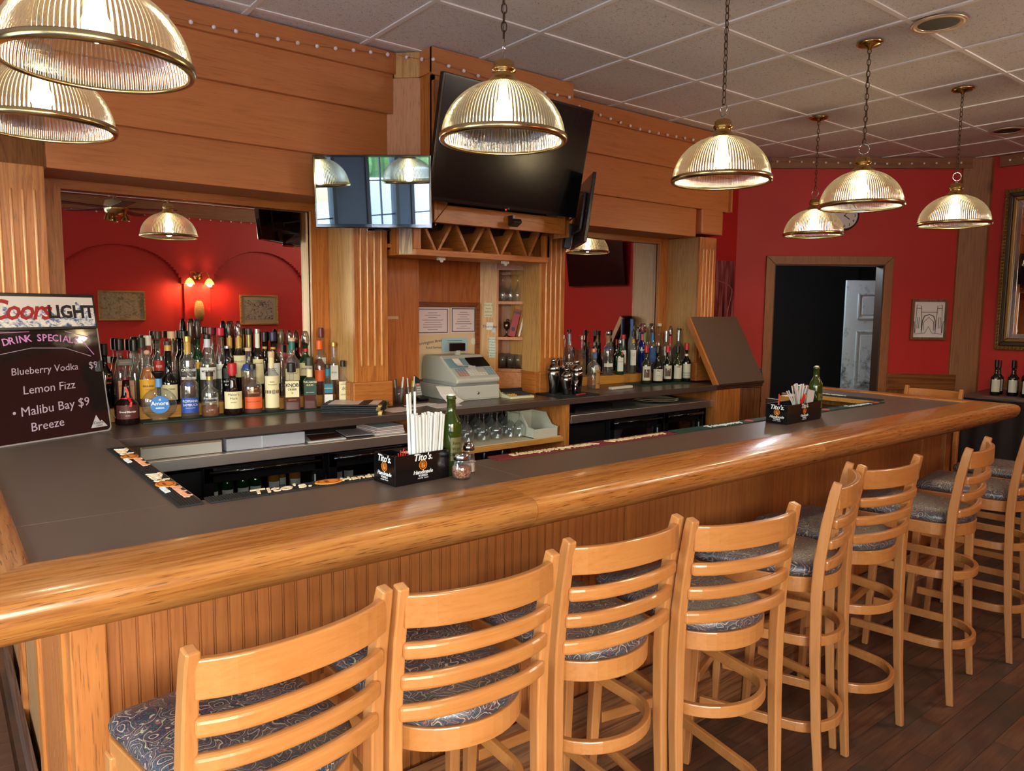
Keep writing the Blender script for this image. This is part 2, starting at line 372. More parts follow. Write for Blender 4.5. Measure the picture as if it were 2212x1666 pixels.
liq_yellow = thin_glass('pale_yellow_liquid', (.93, .80, .50), .08, .03, .15, (.75, .50, .22))
def dark_glass(name, rgb): return plain(name, rgb, .08, 0, .6)
gl_brown = dark_glass('dark_brown_glass', (26, 12, 9)); gl_green = dark_glass('green_glass', (16, 52, 24)); gl_olive = dark_glass('olive_glass', (38, 44, 14))
gl_black = dark_glass('black_bottle_glass', (8, 8, 10)); gl_blue = dark_glass('blue_glass', (14, 26, 96)); gl_wine = dark_glass('wine_glass_dark', (12, 16, 10))
# ---------------- room shell ----------------
CZ = 2.97
XL, XR, YF, YB = -2.4, 7.35, -2.0, 4.05
fl = st(MB().box(XL-.1, XR+.1, YF-.1, 4.4, -.12, -.012).build('floor', floor_m))
# floor planks laid along x (built where the photo shows them)
pw = .083
pl_meshes = {}
def plank_mesh(L):
    k = round(L, 2)
    if k not in pl_meshes:
        pl_meshes[k] = MB().box(0, k-.0015, .0008, pw-.0008, -.012, 0).mesh('plank', floor_m)
    return pl_meshes[k]
rr = random.Random(3)
for i in range(25):
    y = .62+i*pw; x = -.9 - rr.random()*.5
    while x < 5.9:
        L = rr.choice((.85, 1.1, 1.35, 1.6)); 
        o = link('plank', plank_mesh(L), fl); o.location = (x, y, -rr.random()*.0008); x += L
for i in range(19):
    y = .62+25*pw+i*pw
    o = link('plank', plank_mesh(1.35), fl); o.location = (-1.2, y, 0)
# rest of the floor surface, level with the planks
m = MB(); m.box(XL, XR, YF, .62, -.012, 0); m.box(5.9+1.6, XR, .62, 4.3, -.012, 0) if XR > 7.5 else None
m.box(XL, -1.35, .62, 4.3, -.012, -.002); m.box(.16, XR, .62+25*pw, 4.3, -.012, -.002); m.box(6.0, XR, .62, .62+25*pw, -.012, -.002)
m.build('floor_boards', floor_m, fl)['kind'] = 'stuff'

ce = st(MB().box(XL-.1, XR+.1, YF-.1, 4.4, CZ+.03, CZ+.12).build('ceiling', grid_m))
gx0, gy0, g = 3.045, 2.305, .604
xs = [gx0+i*g for i in range(-9, 8)]; ys = [gy0+j*g for j in range(-8, 4)]
tm = MB().box(.007, g-.007, .007, g-.007, 0, .02).mesh('ceiling_tile', tile_m)
ex = [XL]+[x for x in xs if XL < x < XR]; ey = [YF]+[y for y in ys if YF < y < 4.3]
DL = [(4.42, 2.02), (6.65, 2.3)]   # recessed downlights
for i, x in enumerate(ex):
    for j, y in enumerate(ey):
        if i == 0 or j == 0 or x+g > XR or y+g > 4.35:
            x1 = ex[i+1] if i+1 < len(ex) else XR; y1 = ey[j+1] if j+1 < len(ey) else 4.3
            if x1-x < .03 or y1-y < .03: continue
            o = MB().box(.007, x1-x-.007, .007, y1-y-.007, 0, .02).build('ceiling_tile', tile_m, ce); o.location = (x, y, CZ+.005)
        else:
            o = link('ceiling_tile', tm, ce); o.location = (x, y, CZ+.005+rr.random()*.002)
for x in ex[1:]: MB().box(x-.012, x+.012, YF, 4.3, CZ-.001, CZ+.006).build('grid_bar', grid_m, ce)
for y in ey[1:]: MB().box(XL, XR, y-.012, y+.012, CZ, CZ+.0065).build('grid_bar', grid_m, ce)
for k, (x, y) in enumerate([(3.79, 1.62), (6.35, 2.18)]):
    t = thing('recessed_downlight', ['recessed ceiling downlight with a dark opening and pale brass ring, nearest the camera', 'small dark recessed downlight far off near the red wall'][k], 'ceiling light', (x, y, CZ), group='recessed ceiling lights')
    MB().lathe([(.085, .0), (.118, -.001), (.12, -.006), (.112, -.01), (.09, -.008), (.085, .0)], 40, closed=False).build('trim_ring', plain('pale_brass', (214, 190, 160), .35, .6), t, smooth=True)
    MB().lathe([(.0001, -.003), (.088, -.0035)], 32, closed=False).build('baffle', plain('baffle_black', (10, 12, 16), .5), t)

# left wall with street windows
def wall_x(name, x0, x1, y0, y1, openings, z0=.85, z1=2.45, mat=red):
    m = MB(); cur = y0
    for a, b in openings:
        m.box(x0, x1, cur, a, 0, 3.05); m.box(x0, x1, a, b, 0, z0); m.box(x0, x1, a, b, z1, 3.05); cur = b
    m.box(x0, x1, cur, y1, 0, 3.05); return st(m.build(name, mat))
wall_x('wall_left', XL-.12, XL, YF-.1, 4.4, WIN_L, mat=backlit_grey)
m = MB(); cur = XL
def window(n, ax, c, a, b, z0=.85, z1=2.45, sgn=1):
    """mullioned street window in plane axis=c"""
    def bx(m, u0, u1, w0, w1, zz0, zz1):
        return m.box(w0, w1, u0, u1, zz0, zz1) if ax == 'x' else m.box(u0, u1, w0, w1, zz0, zz1)
    f = MB()
    for u0, u1, q0, q1 in ((a, b, z0, z0+.05), (a, b, z1-.05, z1), (a, a+.05, z0, z1), (b-.05, b, z0, z1)): bx(f, u0, u1, c-.09, c+.01, q0, q1)
    o = st(f.build('window_%d' % n, plain('window_frame_dark', (66, 64, 70), .5)))
    ww = b-a-.1; nc = max(2, round(ww/.3)); 
    mu = MB()
    for i in range(1, nc): u = a+.05+ww*i/nc; bx(mu, u-.008, u+.008, c-.05, c-.03, z0+.05, z1-.05)
    for i in range(1, 4): z = z0+(z1-z0)*i/4; bx(mu, a+.05, b-.05, c-.049, c-.031, z-.008, z+.008)
    mu.build('mullions', plain('mullion_grey', (90, 92, 98), .5), o)
    gl = MB(); bx(gl, a+.05, b-.05, c-.042, c-.038, z0+.05, z1-.05); gl.build('pane', glass_pane, o)
for i, (a, b) in enumerate(WIN_L): window(i+1, 'x', XL, a, b)
# wall behind the camera with shallow arches (seen in the back-bar mirror)
m = MB(); cur = XL
for a, b in WIN_F:
    m.box(cur, a, YF-.12, YF, 0, 3.05) if cur == XL else None
    cur = b
m = MB()
def slab_x(x0, x1, z0, z1, y0=YF-.12, y1=YF): m.box(x0, x1, y0, y1, z0, z1)
slab_x(XL, -2.2, 0, 3.05)
for a, b in WIN_F: slab_x(a, b, 0, .85); slab_x(a, b, 2.45, 3.05)
slab_x(.55, .9, 0, 3.05); slab_x(4.4, XR, 0, 3.05)
ARCH = [(1.19, 2.66), (2.97, 4.3)]
slab_x(.9, 4.4, 0, 3.05, YF-.12, YF-.05)
def arch_z(x, a, b): 
    c = (a+b)/2; r = (b-a)/2; return 1.82+.6*math.sqrt(max(0, 1-((x-c)/r)**2))
n = 120
for i in range(n):
    xa = .9+3.5*i/n; xb = .9+3.5*(i+1)/n; xm = (xa+xb)/2; zb = 0
    for a, b in ARCH:
        if a < xm < b: zb = min(arch_z(xa, a, b) if a < xa < b else 1.82, arch_z(xb, a, b) if a < xb < b else 1.82) if not (a < xa < b and a < xb < b) else (arch_z(xa, a, b)+arch_z(xb, a, b))/2
    m.box(xa, xb, YF-.05, YF, zb, 3.05)
st(m.build('wall_front', red))
for i, (a, b) in enumerate(WIN_F): window(4+i, 'y', YF, a, b)
st(MB().box(XL, XR, YF, YF+.03, 2.80, CZ-.01).build('trim_1', pine_x))
st(MB().box(XR, XR+.12, YF-.1, 2.7, 0, 3.05).build('wall_right', red))
st(MB().box(XL-.1, 4.93, 4.32, 4.42, 0, 3.05).build('wall_back', oak_z))
m = MB().box(4.93, 5.78, YB, YB+.12, 0, 3.05); m.box(4.93, 4.99, YB, 4.42, 0, 3.05); st(m.build('wall_back_red', red))
# angled wall with the doorway
A = Vector((5.73, 4.05)); B = Vector((7.35, 2.645)); ang = math.atan2(B.y-A.y, B.x-A.x); LW = (B-A).length
def placed(o): o.location = (A.x, A.y, 0); o.rotation_euler = (0, 0, ang); return o
m = MB(); m.box(-.1, .338, 0, .12, 0, 3.05); m.box(1.306, LW+.15, 0, .12, 0, 3.05); m.box(.338, 1.306, 0, .12, 2.045, 3.05)
st(placed(m.build('wall_corner', red)))
d1 = st(placed(MB().box(.338, .352, -.012, .13, 0, 2.045).box(1.292, 1.306, -.012, .13, 0, 2.045).box(.338, 1.306, -.012, .13, 2.031, 2.045).build('door_1', plain('door_jamb_brown', (74, 50, 34), .5))))
for pts in ([(.266, 0), (.342, 0), (.342, 2.04), (.266, 2.116)], [(1.302, 0), (1.378, 0), (1.378, 2.116), (1.302, 2.04)], [(.266, 2.117), (.3425, 2.041), (1.3015, 2.041), (1.378, 2.117)]):
    MB().prism(pts, -.022, -.001, 'y').build('casing', casing, d1, bevel=.003)
# dark room beyond
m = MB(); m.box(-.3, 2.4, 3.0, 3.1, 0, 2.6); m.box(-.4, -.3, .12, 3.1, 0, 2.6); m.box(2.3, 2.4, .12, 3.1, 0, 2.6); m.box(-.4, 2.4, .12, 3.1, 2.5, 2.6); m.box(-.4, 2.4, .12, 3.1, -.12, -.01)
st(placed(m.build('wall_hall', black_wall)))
white_door = painted('grubby_white_door', (168, 186, 190), (188, 204, 206), .5)
def grub():
    m, nt, b = new_mat('grubby_white_paint'); L = nt.links
    tc = N(nt, 'ShaderNodeTexCoord'); n = N(nt, 'ShaderNodeTexNoise', Scale=7.0, Detail=6.0, Roughness=.75); L.new(tc.outputs['Object'], n.inputs['Vector'])
    sx = N(nt, 'ShaderNodeSeparateXYZ'); L.new(tc.outputs['Object'], sx.inputs[0])
    mr = N(nt, 'ShaderNodeMapRange'); mr.inputs['From Min'].default_value = .7; mr.inputs['From Max'].default_value = 1.4; mr.inputs['To Min'].default_value = .16; mr.inputs['To Max'].default_value = 0; L.new(sx.outputs[2], mr.inputs['Value'])
    ad = N(nt, 'ShaderNodeMath', operation='SUBTRACT'); L.new(n.outputs[0], ad.inputs[0]); L.new(mr.outputs[0], ad.inputs[1])
    cr = N(nt, 'ShaderNodeValToRGB'); cr.color_ramp.elements[0].position = .24; cr.color_ramp.elements[0].color = srgb(60, 62, 58); cr.color_ramp.elements[1].position = .42; cr.color_ramp.elements[1].color = srgb(196, 212, 216)
    L.new(ad.outputs[0], cr.inputs[0]); L.new(cr.outputs[0], b.inputs['Base Color']); b.inputs['Roughness'].default_value = .5
    return m
gr = grub()
d2 = st(placed(MB().box(1.42, 2.24, 1.1, 1.14, 0, 1.95).build('door_2', gr)))
for px0, px1 in ((1.54, 1.78), (1.86, 2.10)):
    for z0, z1 in ((1.55, 1.82), (.85, 1.43), (.2, .72)):
        f = MB()
        for a in ((px0, px1, z0, z0+.02), (px0, px1, z1-.02, z1), (px0, px0+.02, z0, z1), (px1-.02, px1, z0, z1)): f.box(a[0], a[1], 1.09, 1.1, a[2], a[3])
        f.box(px0+.045, px1-.045, 1.094, 1.1, z0+.045, z1-.045)
        f.build('door_panel', gr, d2, bevel=.004)
light('hall_fill_light', 'POINT', (6.75, 4.25, 2.2), 26, (.82, .92, 1), .1)  # unseen fill light, added to brighten the white door
# pine trim, corner post, wainscot
st(placed(MB().box(0, LW-.12, -.03, -.001, 2.875, CZ-.004).build('trim_2', pine_x)))
m = MB().box(XR-.03, XR-.001, YF, 2.55, 2.875, CZ-.004); st(m.build('trim_3', pine_x))
pc = [(7.165, 2.80), (7.125, 2.72), (7.30, 2.53), (7.36, 2.56), (7.36, 2.80)]
st(MB().prism([(7.17, 2.775), (7.315, 2.605), (7.36, 2.60), (7.36, 2.83), (7.20, 2.83)], 0, CZ-.003).build('trim_4', pine, bevel=.006))
wain = wood('wainscot', (84, 44, 16), (124, 72, 30), (140, 86, 40), axis='z', rough=.4)
wain_x = wood('wainscot_cap', (84, 44, 16), (122, 70, 28), (138, 84, 38), axis='x', rough=.4)
for nme, a, b in (('baseboard_corner', 1.378, LW-.13), ('baseboard_angle', 0.0, .262)):
    w = st(placed(MB().box(a, b, -.016, -.001, 0, .93).build(nme, wain)))
    MB().box(a, b, -.028, -.001, .93, 1.075).build('cap_rail', wain_x, w, bevel=.004)
    k = a
    while k < b-.05:
        MB().box(k+.003, min(k+.095, b)-.003, -.021, -.0155, .02, .925).build('board', wain, w); k += .1
w = st(MB().box(XR-.016, XR-.001, YF, 2.5, 0, .93).build('baseboard_right', wain)); MB().box(XR-.028, XR-.001, YF, 2.5, .93, 1.05).build('cap_rail', wain_x, w)
st(MB().box(4.95, 5.71, YB-.014, YB-.001, 0, 1.05).build('baseboard_back', wain))

# ---------------- outside the windows ----------------
t = thing('street', 'pale paved street outside the windows, seen reflected in the small television', 'street', (-10, 0, -.02), world=True)
MB().box(-26, -2.7, -22, 22, -.15, -.02).build('pavement', painted('asphalt', (150, 156, 164), (176, 182, 190), .9), t)
MB().box(-26, 14, -22, -2.3, -.17, -.03).build('road', painted('asphalt_b', (150, 156, 164), (176, 182, 190), .9), t)
hd = MB()
for i in range(60):
    hd.sphere((-22+rr.uniform(-.6, .6), -20+i*.55, 1.9+rr.uniform(-.2, .3)), rr.uniform(.5, .9), 10, 8)
tag(hd.build('hedge', painted('hedge_green', (40, 74, 30), (84, 120, 50), .9)), 'green hedge across the street, seen reflected in the small television', 'hedge')
def car(x, y, rot, lab):
    t = thing('car', lab, 'car', (x, y, -.0195), rot, group='cars parked outside'); t.scale = (1.25, 1.2, 1.25)
    cw = plain('car_white_paint', (226, 232, 240), .25, 0, .5, .5)
    body = [(-2.2, .35), (-2.2, .75), (-2.05, .92), (-1.2, .98), (1.1, .98), (2.0, .86), (2.2, .68), (2.2, .35)]
    MB().prism(body, -.88, .88, 'y').build('body', cw, t, bevel=.08, seg=3)
    cab = MB(); lo = [(-1.75, .95), (1.15, .95)]; 
    cab.prism([(-1.7, .95), (-1.35, 1.45), (.25, 1.5), (1.15, .95)], -.74, .74, 'y').build('cabin', plain('car_glass', (40, 62, 92), .06), t, bevel=.05, seg=2)
    MB().prism([(-1.34, 1.44), (-1.3, 1.5), (.2, 1.55), (.27, 1.49)], -.72, .72, 'y').build('roof', cw, t, bevel=.02)
    for wx in (-1.35, 1.4):
        for wy in (-.86, .86):
            MB().lathe([(.001, -.1), (.33, -.1), (.35, -.06), (.35, .06), (.33, .1), (.001, .1)], 24).xf(Matrix.Translation((wx, wy, .35)) @ Matrix.Rotation(PI/2, 4, 'X')).build('wheel', black_r, t, smooth=False)
    for wy in (-.6, .6): MB().box(2.16, 2.22, wy-.17, wy+.17, .62, .76).build('headlamp', plain('lamp_amber', (240, 200, 150), .1), t, bevel=.02)
car(-6.2, -2.9, math.radians(30), 'white car parked outside, bonnet towards the windows')
car(-12.5, -9.2, math.radians(60), 'white car farther down the street')

# ---------------- back bar ----------------
# header: stepped fascia boards
for k, (xa, xb) in enumerate(((-.5, 2.02), (3.06, 5.06))):
    t = thing('header', ['stepped oak header of wide boards above the left mirror', 'stepped oak header of wide boards above the right mirror'][k], 'header', (xa, 3.8, 2.18), group='oak headers over the back bar', world=True)
    e = xb if k == 0 else xb
    xe = [xb-.0, xb-.0, xb, xb] if k == 0 else [4.685, xb, xb, xb]
    for i, (y, z0, z1) in enumerate(((3.685, 2.188, 2.41), (3.655, 2.398, 2.67), (3.625, 2.655, 2.868), (3.60, 2.856, CZ-.004))):
        x1 = xe[i]; x0 = xa
        if k == 0 and i == 0: x0 = .42
        if k == 0: x1 = [1.80, 2.012, 2.022, 2.025][i]
        m = MB().box(x0, x1, y, y+.03, z0, z1); 
        m.build('board', hdr_x, t, bevel=.002)
        MB().box(x0, x1, y+.03, 4.0, z0+.002, z0+.018).build('soffit', hdr_x, t)
    if k == 1: 
        MB().box(xb-.02, xb, 3.63, 4.04, 2.4, CZ-.004).build('end_panel', hdr_y, t)
# tower box in the middle
t = thing('tower', 'protruding oak box behind the big television, with chamfered corner', 'cabinet', (2.6, 3.8, 2.07), world=True)
Yt = 3.405
m = MB().prism([(2.02, 3.61), (2.12, 3.51), (2.14, 3.53), (2.04, 3.63)], 2.84, CZ-.003); m.build('chamfer_cap', oak_z_lit, t)
MB().prism([(1.998, 3.652), (2.13, 3.52), (2.15, 3.54), (2.012, 3.678)], 2.06, 2.84).build('chamfer_panel', wood('pinkish_oak', (170, 108, 66), (200, 140, 94), (208, 150, 104), axis='z', rough=.4, cath=.3), t)
MB().box(2.118, 2.135, Yt-.012, 3.525, 2.84, CZ-.003).build('side_cap', hdr_y, t); MB().box(2.128, 2.146, Yt, 3.53, 2.06, 2.84).build('side_panel', oak_z, t)
MB().box(2.118, 3.115, Yt-.014, Yt+.006, 2.83, CZ-.003).build('front_cap', hdr_x, t, bevel=.002)
MB().box(2.128, 2.155, Yt, Yt+.02, 2.06, 2.83).build('stile', oak_z, t); 
MB().box(2.155, 3.105, Yt, Yt+.02, 2.79, 2.83).build('rail', oak_x, t)
MB().box(3.095, 3.112, Yt, 3.63, 2.06, CZ-.003).build('side_panel', oak_z, t)
MB().box(2.15, 3.09, 3.60, 3.62, 2.06, 2.95).build('niche_back', plain('niche_black', (12, 12, 14), .6), t)
fr = .095
for pts, mm in (([(2.125, 2.072), (3.05, 2.072), (3.05-fr*.0, 2.072), (3.05-.06, 2.168), (2.21, 2.168)], oak_x), ([(3.051, 2.072), (3.051, 2.8), (2.99, 2.8), (2.99, 2.17)], oak_z), ([(2.124, 2.075), (2.208, 2.17), (2.208, 2.8), (2.124, 2.8)], oak_z)):
    q = []; [q.append(p) for p in pts if p not in q]
    MB().prism(q, Yt-.028, Yt-.001, 'y').build('frame_board', mm, t, bevel=.002)
# wine rack
t = thing('wine_rack', 'oak wine rack with zigzag dividers below the big television', 'wine rack', (2.55, 3.7, 1.905), world=True)
Yk = 3.525
MB().prism([(2.022, 3.665), (2.022, 3.66), (2.038, 3.60), (2.105, 3.53), (3.056, 3.53), (3.056, 3.80), (2.022, 3.80)], 1.908, 1.942).build('bottom_board', oak_x, t, bevel=.002)
MB().prism([(2.038, 3.60), (2.088, 3.545), (2.10, 3.56), (2.05, 3.615)], 1.914, 2.07).build('chamfer_panel', wood('silvery_oak_lit', (134, 104, 74), (196, 170, 132), (206, 182, 146), axis='z', rough=.45, cath=.6), t)  # brightness of the left-turned facet is put into this paler oak colour
MB().box(2.024, 2.04, 3.60, 3.68, 1.914, 2.07).build('side_panel', oak_z, t)
MB().box(2.088, 2.131, Yk, Yk+.02, 1.942, 2.07).build('stile', oak_z, t); MB().box(3.004, 3.056, Yk, Yk+.02, 1.942, 2.07).build('stile', oak_z, t)
MB().box(3.04, 3.056, Yk, 3.8, 1.942, 2.09).build('side_panel', oak_z, t)
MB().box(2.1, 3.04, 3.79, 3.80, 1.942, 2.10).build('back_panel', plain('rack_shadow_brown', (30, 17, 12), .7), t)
MB().box(2.1, 3.056, Yk, 3.80, 2.095, 2.11).build('top_board', oak_x, t)
bx = [2.237, 2.456, 2.676, 2.888]; tx = [2.131, 2.351, 2.573, 2.790, 2.99]
for i in range(4):
    for xt, sgn in ((tx[i], -1), (tx[i+1], 1)):
        xb_ = bx[i]+sgn*.004; w = .0135
        if sgn < 0: pts = [(xb_-w, 1.942), (xb_, 1.942), (xt+w*1.6, 2.096), (xt, 2.096)]
        else: pts = [(xb_, 1.942), (xb_+w, 1.942), (xt, 2.096), (xt-w*1.6, 2.096)]
        MB().prism(pts, Yk+.004, 3.79, 'y').build('divider', oak_y, t)
for k, x in enumerate((2.309, 2.768)):
    o = thing('puck_light', ['small white puck light under the wine rack, left one', 'small white puck light under the wine rack, right one'][k], 'light', (x, 3.60, 1.908), group='puck lights under the wine rack')
    MB().box(-.022, .022, -.015, .015, -.016, 0).build('body', white_p, o, bevel=.003); MB().sphere((0.004, 0, -.018), .011, 12, 6).build('lens', white_p, o, smooth=True)
o = thing('wall_sensor', 'small black sensor on a bracket under the big television', 'sensor', (2.62, 3.34, 2.09))
MB().box(-.03, .03, -.05, .0, -.012, .012).xf(Matrix.Rotation(math.radians(-28), 4, 'X')).build('head', black_p, o, bevel=.003); MB().box(-.009, .009, -.012, .03, 0, .055).build('bracket', black_p, o)

# pilasters
def pilaster(x0, x1, y, lab, reeds=(.19, .395, .60, .805), top=2.19, side=True, zt=2.0, zb=1.28, back=3.99, cap=False):
    t = thing('pilaster', lab, 'pilaster', ((x0+x1)/2, y, 1.07), group='fluted oak pilasters of the back bar', world=True)
    MB().box(x0, x1, y, y+.02, 1.2, top).build('front_board', oak_z, t, bevel=.002)
    MB().box(x0, x0+.018, y+.02, back, 1.07, top).build('side_board', oak_z_lit, t)
    MB().box(x1-.018, x1, y+.02, min(back, 3.99), 1.07, top).build('side_board', oak_z, t)
    w = x1-x0
    for r in reeds:
        MB().lathe([(.0055, zb), (.0066, zb+.01), (.0066, zt-.01), (.0055, zt)], 10, (x0+w*r, y-.001, 0)).build('reed', rl, t, smooth=True)
    MB().box(x0-.022, x1+.018, y-.022, y+.03, 1.071, 1.215).build('plinth', oak_x, t, bevel=.006)
    MB().box(x0-.022, x0-.002, y+.03, y+.2, 1.071, 1.215).build('plinth_return', oak_y, t, bevel=.004)
    if cap: MB().box(x0-.03, x1+.035, y-.032, y+.2, 2.21, 2.40).build('capital', hdr_x, t, bevel=.014, seg=3)
    return t
rl = wood('reed_oak', (176, 108, 54), (214, 150, 92), (226, 168, 112), axis='z', rough=.22, coat=.6, cath=.2)
pilaster(.208, .408, 3.67, 'fluted oak pilaster behind the drink specials board', zt=2.09)
pilaster(1.802, 2.004, 3.67, 'fluted oak pilaster left of the cash register, under the small television', zt=2.16, zb=1.30)
pilaster(3.12, 3.321, 3.67, 'fluted oak pilaster behind the cocktail shakers', zt=2.12, zb=1.30)
pilaster(4.724, 4.928, 3.67, 'fluted oak pilaster at the far right end of the back bar', zt=2.10, zb=1.25, cap=True)

# mirrors
def silver():
    m, nt, b = new_mat('mirror_silver'); b.inputs['Metallic'].default_value = 1; b.inputs['Base Color'].default_value = (.80, .76, .72, 1); b.inputs['Roughness'].default_value = .008; return m
mir_m = silver()
def mirror(x0, x1, lab, tilt=(0, 0)):
    t = thing('mirror', lab, 'mirror', ((x0+x1)/2, 4.01, 1.14), group='oak framed mirrors of the back bar', world=True)
    y0, y1 = 3.985, 4.012; zt, zo = 2.148, 2.21; xi0, xi1 = x0+.096, x1-.1
    MB().prism([(x0, 1.07), (xi0, 1.07), (xi0, zt), (x0, zo)], y0, y1, 'y').build('frame_board', oak_z, t)
    MB().prism([(xi1, 1.07), (x1, 1.07), (x1, zo), (xi1, zt)], y0, y1, 'y').build('frame_board', oak_z, t)
    MB().prism([(xi0, zt), (xi1, zt), (x1, zo), (x0, zo)], y0, y1, 'y').build('frame_board', oak_x, t)
    g = MB().box(-(xi1-xi0)/2-.012, (xi1-xi0)/2+.012, 0, .004, -.54, .535).build('glass', mir_m, t, world=False)
    g.location = Vector(((xi0+xi1)/2, 4.016, 1.63))-Vector(t['_w']); g.rotation_euler = (math.radians(tilt[0]), 0, math.radians(tilt[1]))
    return t
mirror(.408, 1.80, 'left back-bar mirror in an oak frame, reflecting the red arches', tilt=(-.3, .35))
mirror(3.322, 4.722, 'right back-bar mirror in an oak frame, reflecting a dark television')

# alcove in the middle
t = thing('alcove', 'oak panelled alcove behind the cash register', 'cabinet', (2.5, 3.9, 1.07), world=True)
apan = wood('alcove_oak', (134, 70, 30), (168, 94, 44), (180, 106, 54), axis='z', rough=.35, cath=.35, pores=.3)
MB().box(2.005, 2.30, 3.83, 3.85, 1.07, 1.95).build('left_panel', apan, t); MB().box(2.28, 2.30, 3.85, 4.05, 1.07, 1.95).build('left_return', apan, t)
MB().box(2.30, 2.92, 4.05, 4.07, 1.07, 1.95).build('back_panel', apan, t)
MB().box(2.005, 3.12, 3.66, 4.07, 1.95, 1.97).build('soffit', oak_x, t)
# diagonal cabinet with glass niche, local frame along the diagonal
DA = Vector((2.903, 4.047, 0)); dang = math.atan2(3.83-4.047, 3.12-2.903); DL_ = math.hypot(3.12-2.903, 3.83-4.047)
R_ = Matrix.Translation(DA) @ Matrix.Rotation(dang, 4, 'Z')
W0 = Vector(t['_w'])
def dg(m, name, mat, **k):
    m.xf(R_); return m.build(name, mat, t, **k)
n0, n1 = .125, DL_-.012
dg(MB().box(0, n0-.014, 0, .018, 1.195, 1.95), 'light_stile', oak_z_lit)
dg(MB().box(n0-.014, n0, 0, .018, 1.195, 1.95), 'stile', oak_z); dg(MB().box(n1, DL_, 0, .018, 1.195, 1.95), 'stile', oak_z)
dg(MB().box(n0, n1, 0, .018, 1.876, 1.95), 'top_rail', oak_x); dg(MB().box(n0, n1, 0, .018, 1.195, 1.222), 'bottom_rail', oak_x)
dg(MB().box(0, DL_+.0, -.014, .018, 1.071, 1.2), 'plinth', oak_x, bevel=.004)
dg(MB().box(n0, n1+.01, .16, .17, 1.2, 1.9), 'niche_back', apan); dg(MB().box(n0-.01, n0, .018, .16, 1.2, 1.9), 'niche_side', oak_z); dg(MB().box(n1, n1+.01, .018, .16, 1.2, 1.9), 'niche_side', oak_z_lit)
for z in (1.222, 1.434, 1.671): dg(MB().box(n0, n1, -.002, .16, z-.02, z), 'shelf', oak_x)
MB().box(3.10, 3.12, 3.67, 3.835, 1.195, 1.95).build('side_panel', oak_z_lit, t); MB().box(3.09, 3.12, 3.69, 3.83, 1.071, 1.2).build('plinth_return', oak_y, t)
def NP(s, d, z): return R_ @ Vector((s, d, z))

# counter slab, step shelf
lamsl = plain('back_counter_laminate', (72, 56, 50), .3, 0, .5)
t = thing('back_counter', 'dark brown laminate counter running along the back bar', 'counter', (2.6, 3.6, 1.03), world=True)
MB().prism([(.585, 3.37), (4.60, 3.37), (4.60, 3.985), (.40, 3.985), (.55, 3.62)], 1.032, 1.07).build('top', lamsl, t, bevel=.003)
stp = wood('step_pine_oak', (170, 106, 40), (204, 142, 62), (214, 156, 76), axis='x', rough=.4, cath=.2)
for k, (xa, xb) in enumerate(((.43, 1.78), (3.34, 4.70))):
    o = MB().box(xa, xb, 3.872, 3.983, 1.0705, 1.134).build('bottle_step', stp, bevel=.002)
    tag(o, ['low oak step holding the rear liquor bottles, left of the register', 'low oak step holding the rear liquor bottles, right of the register'][k], 'shelf', 'bottle steps')
# ---------------- under the back counter ----------------
def fridge(x0, x1, doors, lab, handle=True):
    t = thing('bar_fridge', lab, 'fridge', ((x0+x1)/2, 3.7, 0), group='black undercounter fridges', world=True)
    blk = plain('fridge_black', (16, 16, 18), .35)
    m = MB(); m.box(x0, x1, 3.46, 3.5, 0, .1); m.box(x0, x1, 3.94, 3.98, 0, .9); m.box(x0, x0+.03, 3.46, 3.98, 0, .9); m.box(x1-.03, x1, 3.46, 3.98, 0, .9); m.box(x0, x1, 3.46, 3.98, .06, .1); m.box(x0, x1, 3.46, 3.98, .875, .9)
    pos = x0
    for a, b in doors:
        m.box(pos, a, 3.46, 3.5, .1, .9); pos = b
    m.box(pos, x1, 3.46, 3.5, .1, .9); m.build('body', blk, t)
    MB().box(x0-.01, x1+.01, 3.40, 3.985, .902, .955).build('steel_top', steel, t, bevel=.003)
    for i, (a, b) in enumerate(doors):
        d = MB(); w = .045
        for q in ((a, b, .1, .16), (a, b, .82, .893), (a, a+w, .1, .893), (b-w, b, .1, .893)): d.box(q[0], q[1], 3.42, 3.458, q[2], q[3])
        dd = d.build('door', black_p, t, bevel=.003)
        MB().box(a+w, b-w, 3.437, 3.441, .16, .82).build('pane', glass_pane, dd)
        MB().tube([(a+.02, 3.402, .868), (b-.02, 3.402, .868)], .011, 10).build('handle', black_g, dd, smooth=True)
        MB().box(b-w-.004, b-w+.004, 3.415, 3.42, .17, .80).build('edge_strip', plain('grey_strip', (150, 156, 164), .4), dd)
        MB().box(a+.02, b-.02, 3.5, 3.93, .640, .647).build('shelf', chrome, t)
        MB().box(a, b, 3.52, 3.93, .1, .104).build('floor_panel', blk, t)
    return t
fridge(.66, 2.0, [(.93, 1.50), (1.53, 1.985)], 'black glass-door fridge under the counter, below the left bottles')
fridge(3.16, 4.59, [(3.52, 4.04), (4.07, 4.50)], 'black glass-door fridge under the counter, below the wine bottles')
